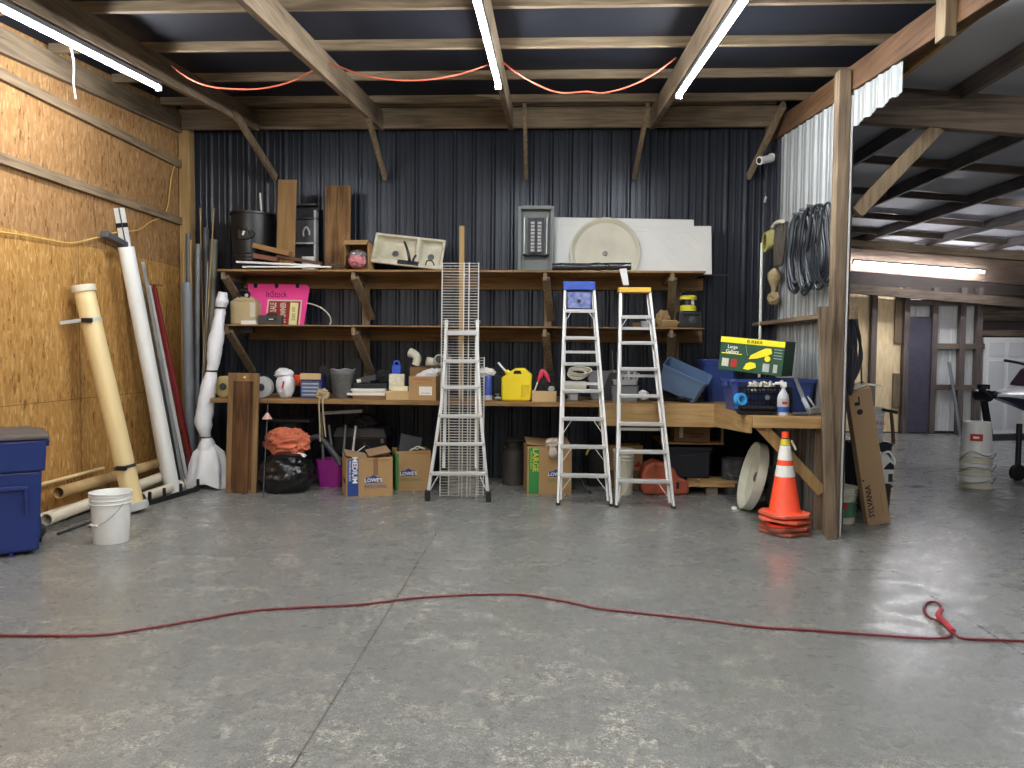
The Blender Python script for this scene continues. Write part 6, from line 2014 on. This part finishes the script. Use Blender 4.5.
for k in range(5):
    w.tube([(-.02 * (k % 3), -.12 + .06 * k, 0), (-.03, -.14 + .065 * k, -.22), (-.02, -.06 + .05 * k, -.42), (-.03, .0 + .04 * k, -.22), (-.02, -.05 + .05 * k, 0)], .016, n=8)
t = solo('strap_bundle', 'bundle of dark straps hanging between rope coil and hoses', 'straps', w, mat('dark_strap', c(72, 66, 58), rough=.85, var=.25), q)
put('white_tie', B().tube([(-.05, -.16, 0), (-.06, .0, .02), (-.05, .18, 0)], .02, n=8), M_DUST, t)
q = hang(775, 268, 2.40)
w = B(); w.tube([(0, 0, 0), (0, .01, -.06), (0, .01, -.12), (0, .02, -.20), (0, .02, -.27)], [.02, .075, .07, .03, .02], n=12)
t = solo('hanging_rope', 'tan knotted rope tassel hanging below the dark straps', 'rope', w, M_ROPET, q)
put('lower_knot', B().blob((0, .03, -.32), (.06, .11, .07), .3, 2, 71, sub=3), M_ROPET, t)
solo('white_pole', 'thin white plastic pole standing in the corner behind the green vacuum box', 'pole', B().cyl((0, 0, 0), (-.005, 0, hz(243, 761, 8.6) - ZB), .016), M_WHITE, (W(761, 300, Y=8.6).x, 8.6, ZB))
# security camera
q = W(768, 160, Y=8.55)
t = thing('security_camera', 'small white security camera on the knee brace in the right corner', 'camera', q)
put('housing', B().cyl((.03, -.02, .01), (-.11, -.10, -.03), .042, n=16).cyl((-.11, -.10, -.03), (-.125, -.11, -.034), .046, n=16), M_WHITE, t, bev=.004)
put('lens', B().cyl((-.126, -.111, -.034), (-.13, -.113, -.035), .03, n=16), M_BLACK, t)
put('mount_arm', B().cyl((.03, -.01, .01), (.06, .08, .05), .018), M_WHITE, t)
put('mount_plate', B().cyl((.06, .08, .05), (.062, .10, .052), .045), M_WHITE, t)
put('cable', B().tube([(.04, .05, .02), (.0, .06, -.12), (-.01, .05, -.30), (.0, .04, -.42)], .006), M_CHAR, t)
put('cable_plug', B().cyl((.0, .04, -.40), (-.02, .02, -.46), .014), M_GREYL, t)
# black cords hanging right of the post
t = thing('cord_bundle', 'long dark bundle of tangled cords hanging right of the tall post', 'cords', (2.60, 6.62, 1.90))
for k in range(9):
    w = B()
    a_ = random.uniform(-.045, .045); L_ = random.uniform(.55, .74)
    w.tube([(a_ * .3, 0, 0), (a_ + .03, -.02 + .006 * k, -.2), (a_ + .045 + random.uniform(-.02, .02), .0, -.4), (a_ * .6 + .02, .01, -L_), (a_ - .02, .02, -.4), (a_ - .01, .02, -.2), (a_ * .3, .01, 0)], .011, n=6)
    put('loop', w, [M_CABLEB, mat('violet_cord', c(44, 40, 62), rough=.5)][k % 2], t)
put('pale_strand', B().tube([(.05, 0, -.02), (.09, .0, -.3), (.11, 0, -.62)], .007), M_CHAR, t)
put('hook', B().cyl((-.05, -.0, -.01), (.06, 0, .0), .009), M_STEEL, t)

# ------------------------------------------------------------------ on the floor right of the post
q0 = FL(879, 525)
pt = V((W(857, 388, Y=6.72).x, 6.72, W(857, 388, Y=6.72).z))
o_ = V((q0.x, q0.y + .04, 0.012))
v = pt - o_
L_ = v.length
ex = V((1, 0, 0)); ez = v.normalized(); ex = (ex - ez * ex.dot(ez)).normalized(); ey = ez.cross(ex)
t = thing('long_carton', 'tall slim cardboard carton leaning right of the post, open at the top', 'box', o_)
t.rotation_euler = Matrix((ex, ey, ez)).transposed().to_euler()
wv = .20
put('carton', B().bb((-wv / 2, -.05, 0), (wv / 2, .06, L_)), M_CARDG, t, bev=.003)
put('top_flap', B().box((-.02, -.02, L_ + .015), (wv * .9, .10, .006), rot=(.3, -.15, 0)), M_CARDG, t)
put('side_flap', B().box((wv / 2 + .05, .0, L_ - .005), (.12, .09, .006), rot=(0, .35, 0)), M_DUST, t)
put('torn_paper', B().hull([(-.06, -.055, L_ - .01), (.08, -.055, L_ + .0), (.06, -.06, L_ + .045), (-.03, -.03, L_ + .03), (.0, .0, L_ + .05), (.1, -.02, L_ + .02)]), M_DUST, t)
text(t, 'SYLVANIA', .068, (-wv * .26, -.0515, L_ * .185), M_INK, rot=(R(90), R(-90), 0), bold=.02)
put('print_rule', B().bb((wv * .22, -.0515, L_ * .08), (wv * .235, -.05, L_ * .24)), M_CARDD, t)
put('arrow_mark', B().box((-wv * .18, -.051, L_ * .90), (.045, .002, .03)).box((-wv * .08, -.051, L_ * .93), (.012, .002, .05)), M_INK, t)
put('round_mark', B().lathe([(0, 0), (.026, 0), (.026, .002), (0, .002)], n=14).move(Matrix.Translation((-wv * .12, -.05, L_ * .84)) @ MX), M_INK, t)
put('hole_mark', B().lathe([(0, 0), (.009, 0), (.009, .002), (0, .002)], n=10).move(Matrix.Translation((-wv * .42, -.05, L_ * .345)) @ MX), M_INK, t)
# pails behind it
pk = pail('bucket', 'white bucket with a green and red band behind the slim carton, beside the post', (2.70, 6.98, 0), .135, .33, M_DUST, handle=True, hang=.4)
put('green_band', B().lathe([(.1255, .06), (.1285, .20)], n=30), mat('green_label_band', c(72, 116, 86), rough=.5, var=.2, scale=10), pk)
put('red_mark', B().box((-.03, -.128, .17), (.08, .008, .05)), M_REDINK, pk)
w = B()
for i in range(30):
    w.beam((-.075, 0, .012 + i * .0355), (.075, 0, .012 + i * .0355), .007, .007)
t = thing('wire_rack', 'white wire rack standing on edge between the post and the slim carton', 'rack', (2.72, 7.26, 0), (R(-1), 0, 0))
put('wire_grid', w, M_WIRE, t)
for x in (-.075, .0, .075):
    put('rail_wire', B().cyl((x, .006, 0), (x, .006, 1.06), .006, n=8), M_WIRE, t)
solo('dark_board', 'dark plastic board leaning behind the slim carton', 'board', B().box((0, 0, .45), (.10, .02, .92), rot=(0, R(-9), 0)), M_CHAR, (2.93, 6.98, 0.012))
Yb_ = 8.4
cx, w_ = at(865, 888, Yb_)
zb = hz(443, 877, Yb_)
solo('dark_crate', 'dark navy crate carrying the printed white bucket, behind the slim carton', 'crate', B().tub(.40, .36, zb - .002, taper=.9), M_NAVY, (cx - .02, Yb_ + .1, 0))
pk = pail('bucket', 'printed white bucket standing on the dark crate behind the slim carton', (cx + .02, Yb_ + .1, zb), .125, hz(408, 877, Yb_) - zb, M_WHITE, handle=False)
hb_ = hz(408, 877, Yb_) - zb
text(pk, 'Multi', hb_ * .16, (.03, -.126, hb_ * .58), M_REDINK)
put('blue_band', B().lathe([(.1135, hb_ * .28), (.1155, hb_ * .42)], n=30), M_BINK, pk)
text(pk, 'Floor', hb_ * .12, (.03, -.1215, hb_ * .36), M_WINK)
put('blue_base', B().lathe([(.1085, .004), (.1105, hb_ * .14)], n=30), M_BINK, pk)
q = W(887, 410, Y=8.45)
t = thing('hammer', 'brown handled hammer hooked over the rim of the printed white bucket', 'hammer', (q.x, 8.36, q.z))
put('handle', B().tube([(0, 0, 0), (.025, 0, -.18), (.04, 0, -.36)], [.016, .018, .02], n=10), mat('brown_tool_handle', c(96, 72, 58), rough=.6), t)
put('head', B().beam((-.09, 0, .01), (.07, 0, -.02), .035, .035), M_BLACK, t, bev=.006)
# white jug
Yj_ = 7.3
cx, w_ = at(884, 901, Yj_)
zb = hz(485, 892, Yj_); h = hz(454, 892, Yj_) - zb
solo('dark_bin', 'dark green bin under the white jug right of the slim carton', 'bin', B().tub(.17, .20, zb - .002, taper=.85), mat('dark_green_bin', c(46, 52, 44), rough=.6), (cx - .05, Yj_ + .09, 0))
t = thing('white_jug', 'white plastic jug with a dark label sitting right of the slim carton', 'jug', (cx, Yj_ + .09, zb))
w = B(); w.prism([(-w_ * .5, 0), (w_ * .42, 0), (w_ * .48, h * .45), (w_ * .5, h * .62), (w_ * .1, h * .95), (-w_ * .2, h), (-w_ * .5, h * .70)], .10, Matrix.Translation((0, .05, 0)) @ MX); put('body', w, M_WHITE, t, bev=.012)
put('handle', B().tube([(-w_ * .15, -.02, h * .98), (w_ * .2, -.03, h * 1.04), (w_ * .52, -.03, h * .78), (w_ * .5, -.02, h * .58)], .012, n=8), M_WHITE, t)
put('cap', B().cyl((-w_ * .32, 0, h * .88), (-w_ * .36, 0, h * 1.02), .022), M_WHITE, t)
put('dark_label', B().prism([(-w_ * .2, h * .48), (w_ * .44, h * .48), (w_ * .44, h * .62), (w_ * .2, h * .72), (-.0, h * .62)], .003, Matrix.Translation((0, -.051, 0)) @ MX), M_BLACKM, t)
put('label_mark', B().bb((w_ * .12, -.0535, h * .08), (w_ * .38, -.051, h * .34)), M_CHAR, t)
pk = solo('small_canister', 'small white canister with a black cap peeking out left of the white jug', 'canister', B().lathe([(0, 0), (.05, 0), (.05, .17), (.02, .20), (0, .20)], n=20), M_WHITE, (cx - .13, Yj_ + .20, zb + .05))
put('cap', B().lathe([(.022, .195), (.022, .235), (0, .235)], n=14), M_BLACK, pk)
solo('canister_block', 'plain dark block under the small white canister', 'block', B().bb((-.05, -.05, 0), (.05, .05, zb + .048)), M_CHAR, (cx - .13, Yj_ + .20, 0))

# upside down bucket stack
Ybk = 8.80
cx, w_ = at(973, 1005, Ybk)
r = w_ / 2 / 1.06
H_ = hz(423, 988, Ybk)
hb_ = .40
n = 6
for k in range(n):
    z = (H_ - hb_) * k / (n - 1)
    lab = ['lowest upside down bucket of the white stack, only its rim showing', 'upside down bucket second from the floor in the white stack', 'upside down bucket third from the floor in the white stack', 'upside down bucket third from the top in the white stack', 'upside down bucket just under the top of the white stack', 'top upside down white bucket with a red label in the side bay'][k]
    t = thing('bucket', lab, 'bucket', (cx, Ybk + .17, z), (0, 0, .5 * k), 'upside down bucket stack')
    pr = [(r * 1.06, 0), (r * 1.06, .012), (r * 1.0, .014), (r * .99, .030), (r * 1.04, .032), (r * 1.04, .040), (r * .973, .043), (r * .866, hb_ - .006), (r * .86, hb_), (0, hb_), (0, hb_ - .0015), (r * .856, hb_ - .0015), (r * .974, .01), (r * .974, 0)]
    put('body', B().lathe(pr, n=36), M_WHITE if k % 2 else M_DUST, t)
    if k in (0, 2, 4):
        put('handle', B().tube([(-r * 1.12, 0, .03), (-r * .82, -r * .86, .06 + .02 * k), (r * .1, -r * 1.18, .09), (r * .9, -r * .80, .13), (r * 1.12, 0, .03)], .005, n=6).move(Matrix.Rotation(-.5 * k, 4, 'Z')), M_STEEL, t)
    if k == n - 1:
        a0 = -.5 * k
        lb = put('red_label', B().box((-r * .50, -r * .86, hb_ * .57), (r * .75, .012, hb_ * .20), rot=(-.06, 0, -.42)).move(Matrix.Rotation(a0, 4, 'Z')), M_REDINK, t)
        put('label_text_mark', B().box((-r * .53, -r * .885, hb_ * .57), (r * .36, .012, hb_ * .06), rot=(-.06, 0, -.42)).move(Matrix.Rotation(a0, 4, 'Z')), M_WINK, t)

# small water craft on its trailer at the right edge
M_HULLW = mat('white_gelcoat', c(216, 218, 218), rough=.25, var=.03, coat=.4)
M_HULLB = mat('navy_gelcoat', c(34, 38, 66), rough=.3, var=.08, coat=.3)
o_ = V((W(993, 394, Y=9.5).x, 9.5, 0))
ztip = W(993, 394, Y=9.5).z
t = thing('personal_watercraft', 'white and navy jet ski pointing left at the right edge of the side bay', 'watercraft', o_, (0, 0, R(14)))
def sect(x):
    f = min(1, x / 1.3) ** .62
    hw_ = .03 + .46 * f
    gz = ztip + .02 * min(1, x) 
    kz = ztip - .02 - .36 * min(1, x / 1.0) ** .8
    cz = kz + (gz - kz) * .62
    dz = gz + .03 + .13 * min(1, x / .8)
    return hw_, gz, kz, cz, dz
xs = [0, .1, .25, .45, .7, 1.0, 1.4, 1.9, 2.4, 2.7]
def loft(kind):
    w = B(); rings = []
    for x in xs:
        hw_, gz, kz, cz, dz = sect(x)
        pts = ([(0, kz), (hw_ * .55, (kz + cz) / 2 - .02), (hw_ * .86, cz), (hw_ * .80, cz + .03), (0, cz + .05), (-hw_ * .80, cz + .03), (-hw_ * .86, cz), (-hw_ * .55, (kz + cz) / 2 - .02)] if kind == 0 else
               [(hw_ * .87, cz), (hw_, gz - .03), (hw_ * .98, gz), (hw_ * .55, dz - .02), (0, dz), (-hw_ * .55, dz - .02), (-hw_ * .98, gz), (-hw_, gz - .03), (-hw_ * .87, cz), (0, cz + .02)])
        rings.append([w.bm.verts.new((x, y, z)) for y, z in pts])
    m_ = len(rings[0])
    for a_, e_ in zip(rings, rings[1:]):
        for i in range(m_):
            w.bm.faces.new((a_[i], a_[(i + 1) % m_], e_[(i + 1) % m_], e_[i]))
    w.bm.faces.new(rings[0][::-1]); w.bm.faces.new(rings[-1])
    return w
put('hull', loft(0), M_HULLB, t, ang=30)
dk = put('deck', loft(1), M_HULLW, t, ang=30)
hw_, gz, kz, cz, dz = sect(.45)
put('registration_letters', text(t, 'FL 0', .10, (.36, -.43 * .75, gz - .035), M_INK, rot=(R(74), 0, R(-24))).data and B().box((.60, -.435, gz - .03), (.10, .006, .07), rot=(.25, 0, -.3)), M_REDINK, t)
put('bumper', B().ball((.02, 0, ztip - .01), (.045, .05, .05)), M_BLACK, t)
put('hood', B().box((.62, 0, dz + .10), (.5, .34, .22), taper=(.55, .6)), mat('plum_hood', c(84, 56, 76), rough=.35), t, bev=.03)
put('seat', B().box((1.5, 0, dz + .14), (1.3, .34, .2), taper=(.92, .7)), M_BLACK, t, bev=.04)
put('handlebar', B().tube([(.50, -.36, dz + .30), (.56, -.2, dz + .27), (.62, 0, dz + .22), (.56, .2, dz + .27), (.50, .36, dz + .30)], .018, n=8), M_BLACK, t)
put('mirror', B().tube([(.36, -.20, dz + .05), (.28, -.22, dz + .18), (.36, -.24, dz + .24)], [.018, .022, .03], n=8), M_CHAR, t)
# trailer
t = thing('boat_trailer', 'galvanised trailer with winch post and jack wheel under the jet ski', 'trailer', o_, (0, 0, R(14)))
M_GALV = mat('galvanised_frame', c(98, 100, 102), rough=.5, metal=.5, var=.15)
zt = .52
put('tongue', B().beam((-.25, 0, zt), (2.8, 0, zt + .02), .08, .08), M_GALV, t, bev=.004)
put('coupler', B().box((-.30, 0, zt), (.22, .10, .09), taper=(.7, .8)), M_BLACK, t, bev=.01)
put('winch_post', B().beam((-.02, 0, zt), (-.16, 0, ztip + .06), .06, .06), M_BLACK, t, bev=.004)
put('winch', B().cyl((-.14, -.09, ztip - .02), (-.14, .09, ztip - .02), .07, n=16), M_BLACK, t)
put('winch_handle', B().tube([(-.14, -.12, ztip - .02), (-.28, -.13, ztip + .08), (-.28, -.19, ztip + .08)], .014, n=8), M_CHAR, t)
put('bow_stop', B().box((-.14, 0, ztip + .09), (.05, .16, .06)), M_RUB, t, bev=.01)
put('jack_tube', B().cyl((.28, -.12, .16), (.28, -.12, zt + .18), .032, n=14), M_BLACK, t)
put('jack_wheel', B().cyl((.28, -.155, .10), (.28, -.085, .10), .10, n=22), M_RUB, t, bev=.01)
kz = sect(1.4)[2]
for sy in (-1, 1):
    put('bunk', B().beam((1.05, sy * .25, kz + .035), (2.6, sy * .25, kz + .02), .08, .05), M_CHAR, t)
    put('bunk_post', B().beam((1.2, sy * .25, zt - .0), (1.2, sy * .25, kz + .02), .05, .05), M_GALV, t)
    wh = put('wheel', B().cyl((1.9, sy * .56, .26), (1.9, sy * .72, .26), .26, n=28), M_RUB, t, bev=.02)
    put('rim', B().cyl((1.9, sy * .725, .26), (1.9, sy * .73, .26), .15, n=22), M_WHITE, wh)
    put('fender', B().box((1.9, sy * .64, .58), (.7, .22, .03), taper=(.85, 1)), M_WHITE, t, bev=.008)
put('axle', B().cyl((1.9, -.6, .26), (1.9, .6, .26), .03), M_GALV, t)
put('axle_post', B().beam((1.9, 0, .26), (1.9, 0, zt), .08, .06), M_GALV, t)
# tall thin bar leaning on the far wall
a = FL(960, 432); 
lean('wall_bar', 'thin dark bar leaning on the white metal strips of the far wall', 'bar', W(961, 420, Y=14.55).xy.to_3d(), W(949, 362, Y=14.72), .03, M_GREYP)

# ------------------------------------------------------------------ cords
pts = [(-8, 637), (40, 637.5), (100, 636.5), (150, 629.5), (200, 621), (250, 612.5), (300, 609), (360, 606), (400, 601), (440, 597.5), (480, 596), (520, 596), (560, 602), (600, 610), (640, 614.5), (700, 621), (760, 628.5), (820, 632.5), (880, 637), (930, 640), (950, 638), (951, 632), (945, 625), (938, 622), (928, 618), (924, 610), (928, 604), (936, 603.5), (941, 608), (941, 616), (938, 622), (945, 629), (953, 637), (962, 640), (990, 641.5), (1034, 643)]
P = [FL(*p) for p in pts]
for i, q in enumerate(P): q.z = .009 + (.016 if 29 <= i <= 32 else 0)
o_ = P[15].copy(); o_.z = 0
t = solo('extension_cable', 'dark red extension cord snaking right across the concrete floor', 'extension cord', B().tube([q - o_ for q in P], .007, n=8, sm=5), mat('dark_red_cord', c(112, 26, 34), rough=.45, var=.1), o_)
put('wound_knot', B().tube([P[29] - o_ + V((0, 0, .012)), P[30] - o_ + V((0, 0, .012)), P[31] - o_ + V((0, 0, .012)), P[32] - o_ + V((0, 0, .008))], .015, n=8), mat('bright_red_cord', c(176, 52, 62), rough=.45), t)
def YZ(x, y, Y=6.62):
    return W(x, y, Y=Y)
sw = [(172, 66), (188, 78), (208, 86), (232, 89), (262, 88.5), (290, 82), (312, 71), (326, 63), (340, 67), (362, 75), (395, 80), (430, 79.5), (460, 74), (482, 67), (500, 62), (514, 71), (532, 82), (552, 91), (568, 93), (586, 91.5), (604, 93), (630, 86), (652, 75), (676, 58)]
P = [YZ(*p) for p in sw]
solo('hanging_cable', 'orange extension cord swagged between the roof rafters', 'extension cord', B().tube([q - P[0] for q in P], .0075, n=8, sm=4), mat('orange_cord', c(206, 104, 80), rough=.5), P[0])
